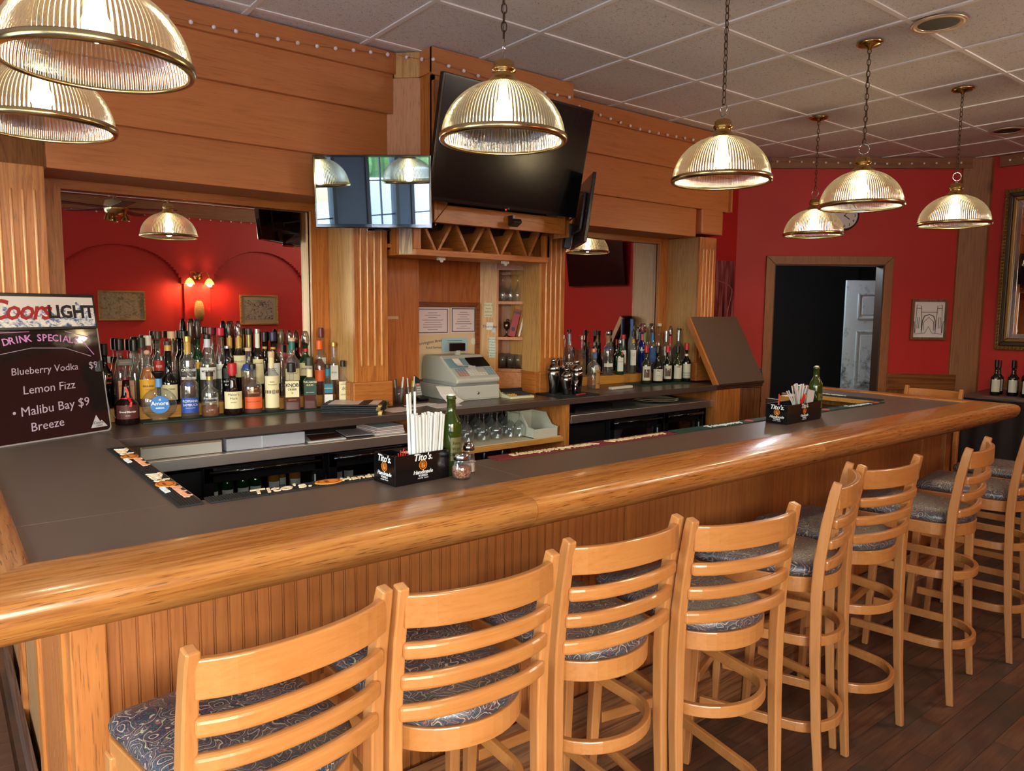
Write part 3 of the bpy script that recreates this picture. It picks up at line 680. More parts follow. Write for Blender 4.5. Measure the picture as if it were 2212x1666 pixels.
# glass cabinet
t = thing('glass_cabinet', 'open oak cabinet holding upturned wine glasses under the register', 'cabinet', (2.6, 3.7, 0), world=True)
MB().box(3.10, 3.135, 3.40, 3.98, 0, 1.03).build('side_panel', oak_z, t); MB().box(2.012, 2.04, 3.42, 3.98, 0, 1.03).build('side_panel', oak_z, t)
MB().box(2.04, 3.10, 3.95, 3.965, 0, 1.03).build('back_panel', plain('cabinet_back_dark', (44, 26, 22), .6), t)
MB().box(2.04, 3.10, 3.41, 3.95, .796, .826).build('shelf', stp, t, bevel=.002)
MB().box(2.05, 3.095, 3.43, 3.94, .8262, .829).build('shelf_liner', plain('cream_liner', (226, 212, 180), .7), t)
MB().box(2.04, 3.10, 3.42, 3.94, .40, .42).build('shelf', oak_x, t)
for k, x in enumerate((2.36, 2.62, 2.76)):
    o = thing('pour_tap', ['small tap with black handle under the glass shelf, left', 'chrome tap under the glass shelf, middle', 'short black tap under the glass shelf, right'][k], 'tap', (x, 3.6, .42), group='taps under the glass shelf')
    MB().lathe([(.012, 0), (.012, .2), (.008, .22)], 12).build('stem', chrome, o, smooth=True); MB().lathe([(.016, .22), (.02, .26), (.02, .33), (.012, .345)], 12).build('handle', black_p, o, smooth=True)
# white storage bin
t = thing('storage_bin', 'off-white open-front plastic storage bin beside the wine glasses', 'bin', (2.98, 3.58, .8295), world=True)
bm_ = plain('bin_plastic', (206, 202, 182), .5)
side = [(3.44, .83), (3.70, .83), (3.70, .965), (3.56, .965), (3.50, .895), (3.44, .885)]
for x in (2.875, 3.068): MB().prism(side, x, x+.004, 'x').build('side', bm_, t)
m = MB().box(2.875, 3.072, 3.44, 3.70, .83, .834); m.box(2.879, 3.068, 3.44, 3.444, .834, .885); m.box(2.879, 3.068, 3.696, 3.70, .834, .965); m.build('body', bm_, t)
for x in (2.872, 3.066): MB().sweep([(x+.004, 3.44, .886), (x+.004, 3.50, .896), (x+.004, 3.56, .966), (x+.004, 3.70, .966)], [(-.006, -.003), (.006, -.003), (.006, .003), (-.006, .003)]).build('lip', bm_, t)

def wineglass_mesh(r=.04, h=.17):
    # stands upside down: rim on the shelf
    p = [(r*.82, 0), (r*.95, .03), (r, .055), (r*.8, .08), (r*.35, .1), (.004, .112), (.0035, h-.012), (.012, h-.006), (.034, h-.001), (.034, h)]
    return MB().lathe(p, 28, closed=False)
wg = wineglass_mesh().mesh('wine_glass', glass_c, True)
k = 0
gl_lab = ['leftmost front', 'second front', 'third front', 'fourth front', 'fifth front', 'sixth front']
for row, (y, xs_) in enumerate(((3.56, (2.47, 2.585, 2.685, 2.79, 2.895, 2.845)), (3.68, (2.20, 2.31, 2.42, 2.53, 2.64, 2.745)), (3.79, (2.25, 2.36, 2.47, 2.58, 2.69, 2.80, 2.90)))):
    for i, x in enumerate(xs_):
        yy = y
        if row == 0 and i == 5: yy = 3.65; 
        if row == 0 and i == 4: x = 2.845; yy = 3.54
        if row == 0 and i == 5: x = 2.835; yy = 3.665
        if row == 1 and i == 5: x = 2.735
        o = link('wine_glass', wg); o.location = (x, yy, .8292+.0005)
        lab = ('upturned wine glass on the cream liner, %s-row glass' % gl_lab[i]) if row == 0 else 'upturned wine glass in the back rows of the open cabinet'
        tag(o, lab, 'wine glass', 'upturned wine glasses in the cabinet' if row else 'front row of upturned wine glasses')
# niche glasses and shelf things
flute = MB().lathe([(.019, .0), (.025, .03), (.024, .06), (.013, .1), (.004, .115), (.0035, .165), (.01, .172), (.03, .176), (.03, .178)], 24, closed=False).mesh('wine_glass', glass_c, True)
i = 0
for d in (.045, .115):
    for s in (.148, .198, .248):
        o = link('wine_glass', flute); o.location = NP(s, d, 1.6712); i += 1
        tag(o, 'upturned flute glass on the top niche shelf', 'wine glass', 'flute glasses in the wall niche')
tumb = MB().lathe([(.001, .003), (.021, .003), (.022, 0), (.026, .095), (.0235, .095), (.021, .01), (.001, .008)], 24, closed=False).mesh('tumbler', glass_c, True)
for d in (.03, .085, .14):
    for s in (.152, .205, .258):
        o = link('tumbler', tumb); o.location = NP(s, d-.003, 1.2222); tag(o, 'clear straight-sided tumbler on the lowest niche shelf', 'glass', 'tumblers in the wall niche')
t = thing('trophy_cup', 'small metal goblet with figure on the middle niche shelf', 'trophy', NP(.175, .05, 1.4342))
MB().lathe([(.022, 0), (.02, .006), (.006, .012), (.005, .04), (.01, .05), (.02, .062), (.021, .1), (.018, .1), (.015, .064), (.001, .056)], 20).build('cup', plain('pewter', (120, 106, 96), .3, 1), t, smooth=True)
MB().sphere((0.008, 0, .108), .012, 10, 8).build('figure', plain('bronze', (84, 60, 42), .4, .6), t, smooth=True)
for k, (s, w, h, cc, lab) in enumerate(((.212, .045, .185, (156, 24, 36), 'red paperback leaning in the niche'), (.262, .012, .18, (226, 220, 206), 'thin cream booklet leaning in the niche'))):
    o = MB().box(-w/2, w/2, -.055, .055, 0, h).build('book', [plain('book%d' % k, cc, .5)], bevel=.001)
    o.location = NP(s, .075, 1.4355+.002); o.rotation_euler = (0, math.radians(13), dang); tag(o, lab, 'book')
    if k == 0:
        MB().box(-w/2-.0006, w/2+.0, -.0556, -.055, .155, .172).build('title_band', plain('book_dark', (40, 10, 14), .5), o)
        MB().lathe([(.001, 0), (.014, 0)], 16, closed=False).xf(Matrix.Translation((0, -.0556, .05)) @ Matrix.Rotation(PI/2, 4, 'X')).build('emblem', plain('book_dark', (40, 10, 14), .5), o)
# certificates board
t = thing('certificate_frame', 'wooden frame of pinned certificates behind the cash register', 'frame', (2.6, 4.03, 1.27), world=True)
fm = wood('cert_frame_wood', (90, 46, 22), (124, 66, 32), (140, 78, 40), axis='x', rough=.35)
X0, X1, Z0, Z1 = 2.33, 2.885, 1.14, 1.66
for pts in ([(X0, Z1), (X1, Z1), (X1-.032, Z1-.032), (X0+.032, Z1-.032)], [(X1, Z0), (X1, Z1), (X1-.032, Z1-.032), (X1-.032, Z0+.032)], [(X0, Z0), (X1, Z0), (X1-.032, Z0+.032), (X0+.032, Z0+.032)], [(X0, Z0), (X0+.032, Z0+.032), (X0+.032, Z1-.032), (X0, Z1)]):
    MB().prism(pts, 4.022, 4.049, 'y').build('frame_board', fm, t, bevel=.002)
MB().box(X0+.02, X1-.02, 4.036, 4.045, Z0+.02, Z1-.02).build('backing', plain('parchment', (216, 190, 158), .7), t)
lil = plain('lilac_paper', (222, 206, 214), .7); ink = plain('grey_ink', (96, 88, 104), .7); blu = plain('blue_slip', (160, 196, 214), .7)
def sheet(par, x0, x1, z0, z1, y, mat, border=None, lines=0, rot=0, name='paper_sheet', title=None):
    m = MB().box(x0, x1, y-.0008, y, z0, z1)
    o = m.build(name, mat, par)
    yy = y-.0014
    if border:
        b = MB(); w = .006; g_ = .008
        for q in ((x0+g_, x1-g_, z0+g_, z0+g_+w), (x0+g_, x1-g_, z1-g_-w, z1-g_), (x0+g_, x0+g_+w, z0+g_, z1-g_), (x1-g_-w, x1-g_, z0+g_, z1-g_)): b.box(q[0], q[1], yy, yy+.0005, q[2], q[3])
        b.build('printed_border', border, o)
    if lines:
        b = MB(); hh = (z1-z0)
        rs = random.Random(int(x0*1000))
        for i in range(lines):
            z = z1-hh*(.2+.62*i/max(1, lines-1)); w = (x1-x0)*rs.uniform(.25, .7)/2; c = (x0+x1)/2
            b.box(c-w, c+w, yy, yy+.0005, z-.0014, z+.0014)
        b.build('printed_lines', ink, o)
    return o
sheet(t, 2.40, 2.645, 1.455, 1.625, 4.033, lil, ink, 8); sheet(t, 2.66, 2.86, 1.46, 1.63, 4.033, lil, ink, 8)
lettering('Torrington Area', .028, ink, t, frame_m(Vector((2.50, 4.0325, 1.405))-Vector(t['_w']), (1, 0, .12), (0, 0, 1)))
lettering('Food Service', .022, ink, t, frame_m(Vector((2.53, 4.0325, 1.37))-Vector(t['_w']), (1, 0, 0), (0, 0, 1)))
sheet(t, 2.59, 2.79, 1.34, 1.43, 4.0305, blu, None, 5).rotation_euler = (0, 0, 0)
MB().lathe([(.001, 0), (.022, 0), (.022, .001), (.001, .001)], 20).xf(Matrix.Translation((2.84, 4.033, 1.405)) @ Matrix.Rotation(PI/2, 4, 'X')).build('round_sticker', white_p, t)
sheet(t, 2.355, 2.40, 1.19, 1.30, 4.0305, plain('green_note', (150, 214, 80), .6))
# notes stuck on the light stile
def note(s0, s1, z0, z1, mat, lab, txt=None, ls=None):
    o = MB().box(s0, s1, -.0025, -.0006, z0, z1).xf(R_).build('note', mat); tag(o, lab, 'note')
    if txt:
        for i, tx_ in enumerate(txt):
            zz = z1-(z1-z0)*(i+.7)/(len(txt)+.3)
            lettering(tx_, (z1-z0)/(len(txt)+.5)*.8, ink, o, R_ @ frame_m(((s0+s1)/2, -.003, zz), (1, 0, 0), (0, 0, 1)))
    return o
note(.03, .085, 1.565, 1.66, plain('yellowish_note', (226, 222, 188), .7), 'cream handwritten note pinned high on the pale stile', ['Check all', 'Items', 'before', 'closing'])
note(.045, .09, 1.48, 1.53, white_p, 'small white card on the pale stile', ['Thursday'])
note(.082, .105, 1.462, 1.492, plain('pale_blue_tag', (190, 204, 226), .6), 'round bluish tag overlapping the small white card')
note(.062, .105, 1.295, 1.43, plain('bluish_list', (206, 222, 214), .7), 'bluish handwritten price list below the white card', ['SPECIALS', '5 Peach', '2 Beer', '3 wines', '4 shots', '2 Margarita', '6 Martini'])
o = MB().box(3.118-.004, 3.118, 3.825, 3.832, 1.42, 1.50).build('note', white_p); tag(o, 'narrow white card taped to the niche edge', 'note')
o = MB().box(2.09, 2.16, 3.8285, 3.8296, 1.555, 1.572).build('note', plain('tape_residue', (190, 150, 120), .5)); tag(o, 'scrap of clear tape on the panel left of the register', 'tape')

# ---------------- items on the back counter ----------------
T0 = 1.0703
mat_g = plain('green_bar_mat', (26, 52, 44), .6)
def bar_mat(x0, x1, y0, y1, z, lab, mat, rotz=0, ribs=True, th=.006, axis='x', cat='bar mat', group=None):
    t = thing('bar_mat', lab, cat, (x0, y0, z), group=group, world=True)
    MB().box(x0, x1, y0, y1, z, z+th*.7).build('base', mat, t, bevel=.001)
    r = MB(); 
    if axis == 'x':
        k = x0+.004
        while k < x1-.006: r.box(k, k+.004, y0+.004, y1-.004, z+th*.7, z+th); k += .008
    else:
        k = x0+.004
        while k < x1-.004: r.box(k, k+.004, y0+.004, y1-.004, z+th*.7, z+th); k += .008
    o = r.build('ribs', mat, t); o['kind'] = 'stuff'
    return t
bar_mat(.755, 1.66, 3.73, 3.862, T0, 'dark green rubber mat under the front row of left bottles', mat_g)
bar_mat(4.05, 4.58, 3.60, 3.79, T0, 'dark green rubber mat under the wine bottles', mat_g)
o = bar_mat(3.07, 3.39, 3.385, 3.66, T0, 'black mat under the cocktail shakers', black_r, th=.01)

# cash register
t = thing('cash_register', 'light grey cash register with curling receipt and keyed drawer', 'cash register', (2.585, 3.64, T0), 0)
rg = plain('register_grey', (178, 176, 168), .45); rgd = plain('register_shade', (150, 152, 150), .5); rdark = plain('register_window', (22, 20, 22), .12)
MB().box(-.165, .17, -.01, .39, 0, .088).build('drawer_case', rg, t, bevel=.004)
dr = MB().box(-.15, .158, -.016, -.008, .010, .078).build('drawer', rg, t, bevel=.002)
MB().lathe([(.001, .004), (.007, .004), (.010, 0)], 16).xf(Matrix.Translation((.005, -.0165, .042)) @ Matrix.Rotation(PI/2, 4, 'X')).build('lock', chrome, dr, smooth=True)
neck = [(-.005, .088), (.33, .088), (.33, .125), (-.03, .125), (-.012, .098)]
MB().prism([(0.0, .089), (.37, .089), (.37, .11), (-.012, .105)], -.15, .155, 'x').build('neck', rgd, t)
prof = [(-.028, .104), (.375, .104), (.375, .20), (.35, .262), (.16, .262), (.135, .245), (-.02, .142), (-.034, .13)]
MB().prism(prof, -.158, .16, 'x').build('body', rg, t, bevel=.012, seg=3)
sl = Vector((0, .155, .103)).normalized()
def slope(u, v, h=0):   # u across, v up the keyboard slope
    o = Vector((u, -.018, .1405))+sl*v; n_ = Vector((0, -sl.z, sl.y)); return o+n_*h
def spad(u0, u1, v0, v1, h0, h1):
    return MB().add([slope(u0, v0, h0), slope(u1, v0, h0), slope(u1, v1, h0), slope(u0, v1, h0), slope(u0, v0, h1), slope(u1, v0, h1), slope(u1, v1, h1), slope(u0, v1, h1)], [(0, 3, 2, 1), (4, 5, 6, 7), (0, 1, 5, 4), (1, 2, 6, 5), (2, 3, 7, 6), (3, 0, 4, 7)])
keycols = [plain('key_blue', (112, 140, 168), .5), plain('key_red', (170, 116, 104), .5), plain('key_grey', (146, 148, 148), .5), plain('key_white', (206, 204, 198), .5), plain('key_teal', (110, 150, 164), .5)]
for i in range(14):
    for j in range(5):
        u = -.125+i*.0195; v = .012+j*.015
        if 7 < i < 11 and j > 1: continue
        c = 3 if 3 < i < 11 else (1 if j < 3 and i < 4 else (4 if i > 10 else 0))
        spad(u, u+.0145, v, v+.011, .0005, .004).build('key', keycols[c], t)
spad(.005, .145, .094, .182, .001, .010).build('display_window', rdark, t, bevel=.002)
spad(-.15, .0, .09, .182, .001, .006).build('printer_cover', plain('printer_blue_grey', (120, 150, 160), .4), t, bevel=.004)
rc = [slope(-.075, .17, .012), slope(-.075, .13, .012), slope(-.075, .10, .016), slope(-.06, .075, .03), slope(-.05, .06, .045), slope(-.04, .052, .05), slope(-.03, .05, .04), slope(-.02, .056, .03), slope(-.02, .066, .034)]
MB().sweep(rc, [(-.024, -.0006), (.024, -.0006), (.024, .0006), (-.024, .0006)], up=(0, 0, 1)).build('receipt', paper, t)
pd = MB().box(-.055, .06, .2, .215, .285, .335).xf(Matrix.Rotation(math.radians(0), 4, 'X')).build('rear_display', rdark, t, bevel=.004)
MB().box(-.01, .02, .2, .22, .255, .29).build('display_post', rg, t)
# calculator
t = thing('calculator', 'cream desk calculator with dark display beside the register', 'calculator', (2.865, 3.60, T0), math.radians(-4))
MB().prism([(-.07, 0), (.10, 0), (.10, .05), (.06, .05), (.045, .028), (-.07, .014)], -.09, .09, 'x').build('body', plain('calc_cream', (206, 196, 160), .5), t, bevel=.003)
MB().prism([(.046, .031), (.058, .053), (.098, .053), (.098, .05), (.06, .05), (.048, .03)], -.085, .085, 'x').build('display', rdark, t)
for i in range(9):
    for j in range(4):
        MB().box(-.078+i*.0175, -.065+i*.0175, -.052+j*.022, -.036+j*.022, .018+j*.0035, .024+j*.0035).build('key', plain('key_orange', (196, 150, 60), .5) if (i < 3 and j < 2) else plain('key_dark', (48, 44, 44), .5), t)
# cordless phone
t = thing('cordless_phone', 'grey cordless phone standing in its black cradle', 'phone', (2.29, 3.79, T0), math.radians(10))
MB().prism([(-.03, 0), (.06, 0), (.06, .03), (.02, .03), (-.03, .014)], -.035, .035, 'x').build('cradle', black_p, t, bevel=.004)
hs = MB().box(-.023, .023, -.012, .012, .01, .17).xf(Matrix.Translation((0, .02, 0)) @ Matrix.Rotation(math.radians(-14), 4, 'X')).build('handset', plain('phone_silver', (130, 128, 128), .35, .3), t, bevel=.006, seg=3)
MB().box(-.018, .018, -.0138, -.012, .10, .16).xf(Matrix.Translation((0, .02, 0)) @ Matrix.Rotation(math.radians(-14), 4, 'X')).build('screen', black_g, hs)
MB().box(-.006, .004, -.0142, -.0135, .092, .098).xf(Matrix.Translation((0, .02, 0)) @ Matrix.Rotation(math.radians(-14), 4, 'X')).build('red_light', plain('red_led', (255, 40, 30), .4, emit=(255, 40, 30), es=3), hs)
for i in range(3):
    for j in range(4):
        MB().box(-.016+i*.012, -.007+i*.012, -.0145, -.012, .03+j*.014, .039+j*.014).xf(Matrix.Translation((0, .02, 0)) @ Matrix.Rotation(math.radians(-14), 4, 'X')).build('key', plain('key_white', (206, 204, 198), .5), hs)
# pen glasses
for k, (x, y, lab) in enumerate(((2.105, 3.73, 'clear plastic cup of white pens by the pilaster'), (2.185, 3.74, 'clear tumbler with a yellow marker and pens'))):
    t = thing('pen_cup', lab, 'cup', (x, y, T0))
    MB().lathe([(.001, .003), (.024, .003), (.025, 0), (.034, .095), (.032, .095), (.023, .007), (.001, .006)], 24, closed=False).build('cup', glass_c, t, smooth=True)
    cols = [(230, 228, 224), (226, 224, 220), (20, 60, 56), (230, 230, 226)] if k == 0 else [(222, 206, 40), (150, 84, 50), (226, 224, 220), (214, 208, 200)]
    for i, cc in enumerate(cols):
        a = i*1.6+.4; r = .014
        q = MB().tube([(r*math.cos(a), r*math.sin(a), .006), (2.1*r*math.cos(a), 2.1*r*math.sin(a), .125+.01*i)], .004 if k == 0 or i else .008, 8).build('pen', plain('pen%d%d' % (k, i), cc, .4), smooth=True)
        q.location = (x, y, T0+.001); tag(q, [['white pen leaning left in the clear cup', 'second white pen in the clear cup', 'dark teal pen in the clear cup', 'white capped pen at the back of the clear cup'], ['yellow highlighter marker in the tumbler', 'brown pencil in the tumbler', 'white pen upright in the tumbler', 'grey pen in the tumbler']][k][i], 'pen', 'pens by the register')
# papers
def papers(pts, z, n, lab, mat=paper, name='paper_sheet', group=None):
    m = MB().prism(pts, z, z+n)
    return tag(m.build(name, mat, bevel=.0004), lab, 'paper', group)
papers([(1.90, 3.43), (2.06, 3.45), (2.04, 3.60), (1.88, 3.57)], T0, .0016, 'loose white paper lying in front of the pilaster', plain('paper_pink', (222, 204, 198), .7))
papers([(2.10, 3.55), (2.28, 3.60), (2.26, 3.66), (2.08, 3.63)], T0, .003, 'folded white slip of paper left of the phone')
papers([(2.18, 3.44), (2.36, 3.46), (2.40, 3.58), (2.20, 3.60)], T0, .002, 'white paper sheet before the register drawer')
o = MB().sweep([(2.385, 3.66, 1.16), (2.375, 3.60, 1.12), (2.39, 3.57, 1.09), (2.41, 3.53, 1.0725)], [(-.001, -.05), (.001, -.05), (.001, .05), (-.001, .05)], up=(1, 0, 0)).build('paper_sheet', paper)
o.location = (-.015, .01, .0); tag(o, 'white papers curling against the left side of the register', 'paper')
# menus in black covers
k = 0
for i in range(5):
    t = thing('menu_folder', ['black menu folder with a printed cover, top of the stack', 'black menu folder, second from the top of the stack', 'black menu folder in the middle of the stack', 'black menu folder, second from the bottom of the stack', 'black menu folder at the bottom of the stack'][4-i], 'menu', (1.77, 3.60, T0+i*.0095), math.radians(-38+rr.uniform(-3, 3)), group='stacked black menus')
    MB().sweep([(-.16, 0, .004), (-.06, 0, .0035), (.05, 0, .003 + (.0 if i < 4 else .002)), (.15, 0, .004)], [(-.11, -.0035), (.11, -.0035), (.11, .0035), (-.11, .0035)]).build('cover', plain('menu_black', (16, 16, 19), .6), t, bevel=.001)
    for c in ((.145, -.105), (.145, .105)): MB().box(c[0]-.01, c[0]+.01, c[1]-.01, c[1]+.01, -.001, .009).build('brass_corner', brass, t)
    if i == 4: MB().box(-.13, .13, -.09, .09, .0076, .0082).build('printed_sheet', plain('menu_print', (226, 210, 200), .45), t)
# remote
o = MB().box(-.115, .115, -.02, .02, 0, .02).build('remote_control', plain('remote_cream', (206, 200, 184), .4), bevel=.007, seg=3); o.location = (3.79, 3.585, T0); o.rotation_euler = (0, 0, math.radians(5)); tag(o, 'cream remote control lying on the dark counter', 'remote control')
# shakers etc
ss = plain('shaker_steel', (170, 168, 166), .16, 1)
def shaker(x, y, h, r, lab, cap=True):
    t = thing('cocktail_shaker', lab, 'cocktail shaker', (x, y, T0+.0102), group='cocktail shakers on the black mat')
    MB().lathe([(r*.62, 0), (r*.66, .004), (r*.95, h*.5), (r, h*.58), (r*.97, h*.60), (r*.97, h*.66)], 32).build('cup', ss, t, smooth=True)
    MB().lathe([(r*.98, h*.66), (r*.96, h*.72), (r*.8, h*.80), (r*.45, h*.86), (r*.42, h*.865)], 32).build('strainer_top', ss, t, smooth=True)
    MB().lathe([(r*.43, h*.865), (r*.43, h*.96), (r*.36, h*.99), (r*.1, h)], 24).build('cap', ss, t, smooth=True)
shaker(3.16, 3.585, .225, .044, 'tall steel cocktail shaker at the left of the black mat')
shaker(3.175, 3.475, .17, .036, 'smallest steel cocktail shaker, in front on the black mat')
shaker(3.285, 3.50, .215, .044, 'steel cocktail shaker at the right of the black mat')
t = thing('jigger', 'steel double-ended jigger between the shakers', 'jigger', (3.235, 3.455, T0+.0102))
MB().lathe([(.022, 0), (.006, .042), (.006, .046), (.02, .09), (.0185, .09), (.001, .05)], 24).build('cup', ss, t, smooth=True)
t = thing('bar_caddy', 'black ribbed cup of bar tools behind the shakers', 'cup', (3.245, 3.60, T0+.0102))
MB().lathe([(.035, 0), (.036, .16), (.033, .16), (.032, .005)], 28).build('cup', black_p, t, smooth=True)
for i, (a, h_) in enumerate(((.3, .235), (2.1, .22), (4.0, .21))):
    q = MB().tube([(.01*math.cos(a), .01*math.sin(a), .01), (.024*math.cos(a), .024*math.sin(a), h_)], .008, 10).build('bar_tool', [chrome, black_p, plain('copper', (190, 120, 90), .25, 1)][i], smooth=True); q.location = (3.245, 3.60, T0+.0102+.001)
    tag(q, ['chrome muddler standing in the black cup', 'black handled bar tool in the black cup', 'copper bar spoon in the black cup'][i], 'bar tool')
o = MB().lathe([(.026, 0), (.03, .002), (.034, 0), (.03, -.002)], 24, closed=False).xf(Matrix.Translation((3.215, 3.575, 1.30)) @ Matrix.Rotation(PI/2, 4, 'X')).build('strainer', ss, smooth=True); o.location = (.0, .0, -.025); tag(o, 'round wire strainer leaning behind the shakers', 'strainer')
o = MB().box(-.05, .05, -.008, .008, 0, .01).build('bottle_opener', plain('opener_red', (150, 40, 40), .4), bevel=.003); o.location = (3.235, 3.405, T0+.0102); o.rotation_euler = (0, 0, .25); tag(o, 'red handled bottle opener on the black mat edge', 'bottle opener')
# things on the fridge tops
for k, (xa, xb, lab) in enumerate(((.68, 1.02, 'off-white flat box on the steel top, left one'), (1.04, 1.415, 'grey-white ring binder lying on the steel top'))):
    o = thing('flat_box', lab, 'box', ((xa+xb)/2, 3.6, .9555), world=True)
    MB().box(xa, xb, 3.435, 3.75, .956, 1.014).build('body', [plain('box_offwhite', (196, 184, 170), .6), plain('binder_grey', (176, 172, 178), .5)][k], o, bevel=.003)
    if k: MB().box(1.20, 1.206, 3.433, 3.4345, .956, 1.014).build('spine_seam', plain('binder_line', (206, 204, 210), .4), o)
    else: MB().box(xa+.004, xb-.004, 3.4335, 3.4348, 1.006, 1.013).build('edge_tape', plain('tape_brown', (150, 116, 90), .6), o)
ph = plain('photo_menu_print', (120, 70, 60), .3)
papers([(1.43, 3.43), (1.63, 3.43), (1.66, 3.62), (1.45, 3.66)], .956, .006, 'white papers under the counter beside the binder', paper)
q = papers([(1.45, 3.44), (1.62, 3.46), (1.66, 3.60), (1.49, 3.60)], .963, .0015, 'glossy menu print lying on the papers', ph); 
papers([(1.64, 3.45), (1.80, 3.44), (1.84, 3.64), (1.68, 3.66)], .9625, .004, 'folded flyers in the middle of the steel top', plain('flyer', (176, 160, 160), .5))
for i in range(5): papers([(1.80+i*.004, 3.44), (1.975, 3.44+i*.004), (1.965, 3.66), (1.80, 3.66)], .956+i*.008 if i else .956, .0065, ['white napkin pack at the bottom of the right pile', 'reddish printed cards in the right pile', 'white napkin pack in the middle of the right pile', 'second reddish card pack in the right pile', 'white folder on top of the right pile'][i], [paper, plain('card_pink', (214, 176, 166), .6)][i % 2], group='pile under the counter')
t = thing('tray', 'black shallow tray under the counter above the right fridge', 'tray', (3.42, 3.6, .9555), world=True)
m = MB().box(3.24, 3.58, 3.46, 3.72, .956, .962); m.box(3.24, 3.58, 3.46, 3.466, .962, 1.0); m.box(3.24, 3.246, 3.466, 3.72, .962, 1.0); m.box(3.574, 3.58, 3.466, 3.72, .962, 1.0); m.box(3.246, 3.574, 3.714, 3.72, .962, 1.0); m.build('body', black_p, t)
for i in range(2): 
    o = MB().lathe([(.001, .003), (.1, .003), (.17, .016), (.172, .018), (.1, .0), (.001, 0)], 36, closed=False).build('platter', plain('platter_cream', (206, 190, 160), .35), smooth=True); o.location = (4.17, 3.60, .956+i*.011); tag(o, ['lower cream oval platter under the counter', 'upper cream oval platter under the counter'][i], 'plate', 'platters under the counter')
t = thing('clear_tub', 'translucent plastic tub inside the right fridge', 'tub', (3.74, 3.68, .6475))
MB().lathe([(.001, .002), (.09, .002), (.13, .16), (.125, .165), (.001, .165)], 28).build('tub', plain('frosted_plastic', (120, 124, 128), .4), t, smooth=True)
# hinged bar flap standing up, with pedestal
t = thing('bar_flap', 'raised bar flap of brown laminate with oak edges, leaning back', 'bar flap', (4.6, 3.375, 1.068), world=False)
Lf = math.hypot(.5, .285); af = math.atan2(.5, .285)
Mx = Matrix.Rotation(af, 4, 'X')
MB().box(0.02, .60, 0, Lf, -.004, .012).xf(Matrix.Scale(1, 4)).build('panel', lam, t).matrix_local = Mx
e = MB().box(-.002, .02, 0, Lf, -.034, .008).build('oak_edge', oak_y, t, bevel=.002); e.matrix_local = Mx
e = MB().box(.535, .62, 0.1, Lf, -.05, -.008).build('oak_edge', oak_y, t, bevel=.01); e.matrix_local = Mx
e = MB().box(0.0, .60, -.012, .012, -.05, .006).build('bottom_rail', walnut_x, t, bevel=.002); e.matrix_local = Mx
o = MB(); 
for i in range(9): o.sphere((.64+.012*math.sin(i*2.1), .03+.018*i, .04+.02*i), .026+.006*math.sin(i*1.7), 8, 6)
o = o.build('cloth_bag', plain('dark_blue_bag', (44, 52, 70), .45), smooth=True); o.location = (4.585, 3.40, 1.075); tag(o, 'dark crumpled bag hanging behind the raised flap', 'bag')
t = thing('flap_pedestal', 'oak pedestal cabinet at the right end of the back counter', 'cabinet', (4.75, 3.6, 0), world=True)
MB().box(4.604, 4.90, 3.375, 3.98, 0, 1.03).build('body', oak_z, t, bevel=.002); MB().box(4.604, 5.19, 3.372, 3.7, 1.03, 1.062).build('top', walnut_x, t, bevel=.004)
t = thing('folded_stool', 'folded metal tube stool behind the pedestal', 'stool', (5.2, 3.8, 0), world=True)
for dx in (0, .06): MB().tube([(5.12+dx, 3.75, 0), (5.08+dx, 3.80, .8), (5.05+dx, 3.82, .95), (5.0+dx, 3.84, .99), (4.97+dx, 3.85, .95)], .01, 8).build('leg', plain('pinkish_metal', (150, 110, 104), .35, .6), t, smooth=True)
# ---------------- front bar ----------------
t = thing('bar_counter', 'long oak and brown laminate bar counter with a rounded oak arm rail', 'bar counter', (2.6, 1.95, 0), world=True)
BT = 1.07
top = MB()
top.prism([(.13, 1.81), (5.01, 1.81), (5.01, 2.165), (.578, 2.165), (.13, 2.165)], BT-.035, BT)
top.prism([(.13, 2.1652), (.578, 2.1652), (.578, 3.16), (.5835, 3.37), (.5485, 3.62), (.3985, 3.985), (.13, 3.985)], BT-.035, BT)
top.prism([(4.635, 2.1652), (5.01, 2.1652), (5.01, 2.98), (4.635, 2.70)], BT-.035, BT)
top.build('top', lam, t, bevel=.0015)
MB().box(1.5045, 1.5058, 1.815, 2.16, BT, BT+.0003).build('seam', plain('seam_line', (120, 108, 96), .5), t)
MB().box(.5765, .5795, 2.17, 3.16, BT-.034, BT+.0012).build('edge_strip', plain('edge_strip_tan', (170, 140, 116), .4), t)
# arm rail profile (u: outward from inner edge, v: height)
RP = [(0, -.012), (0, .004), (.006, .009), (.02, .011), (.10, .009), (.165, .003), (.190, -.001), (.203, -.008), (.211, -.020), (.213, -.038), (.208, -.058), (.197, -.076), (.178, -.092), (.15, -.101), (.10, -.102), (.10, -.03), (0, -.03)]
def rail(path_pts, name='arm_rail', mat=rail_x, m0=0, m1=0, flip=1):
    """straight rail with mitred ends; path_pts = (a,b) of inner edge, outward normal computed"""
    a, b = Vector(path_pts[0]+(0,)), Vector(path_pts[1]+(0,)); d = (b-a).normalized(); n_ = Vector((d.y, -d.x, 0))*flip
    vs = []
    for p, mm in ((a, m0), (b, m1)):
        for u, v in RP: vs.append(p+n_*u+d*(u*mm)+Vector((0, 0, BT+v)))
    k = len(RP); fs = [tuple(range(k))[::-1], tuple(range(k, 2*k))]+[(i, (i+1) % k, k+(i+1) % k, k+i) for i in range(k)]
    return MB().add(vs, fs).build(name, mat, t, auto=50)
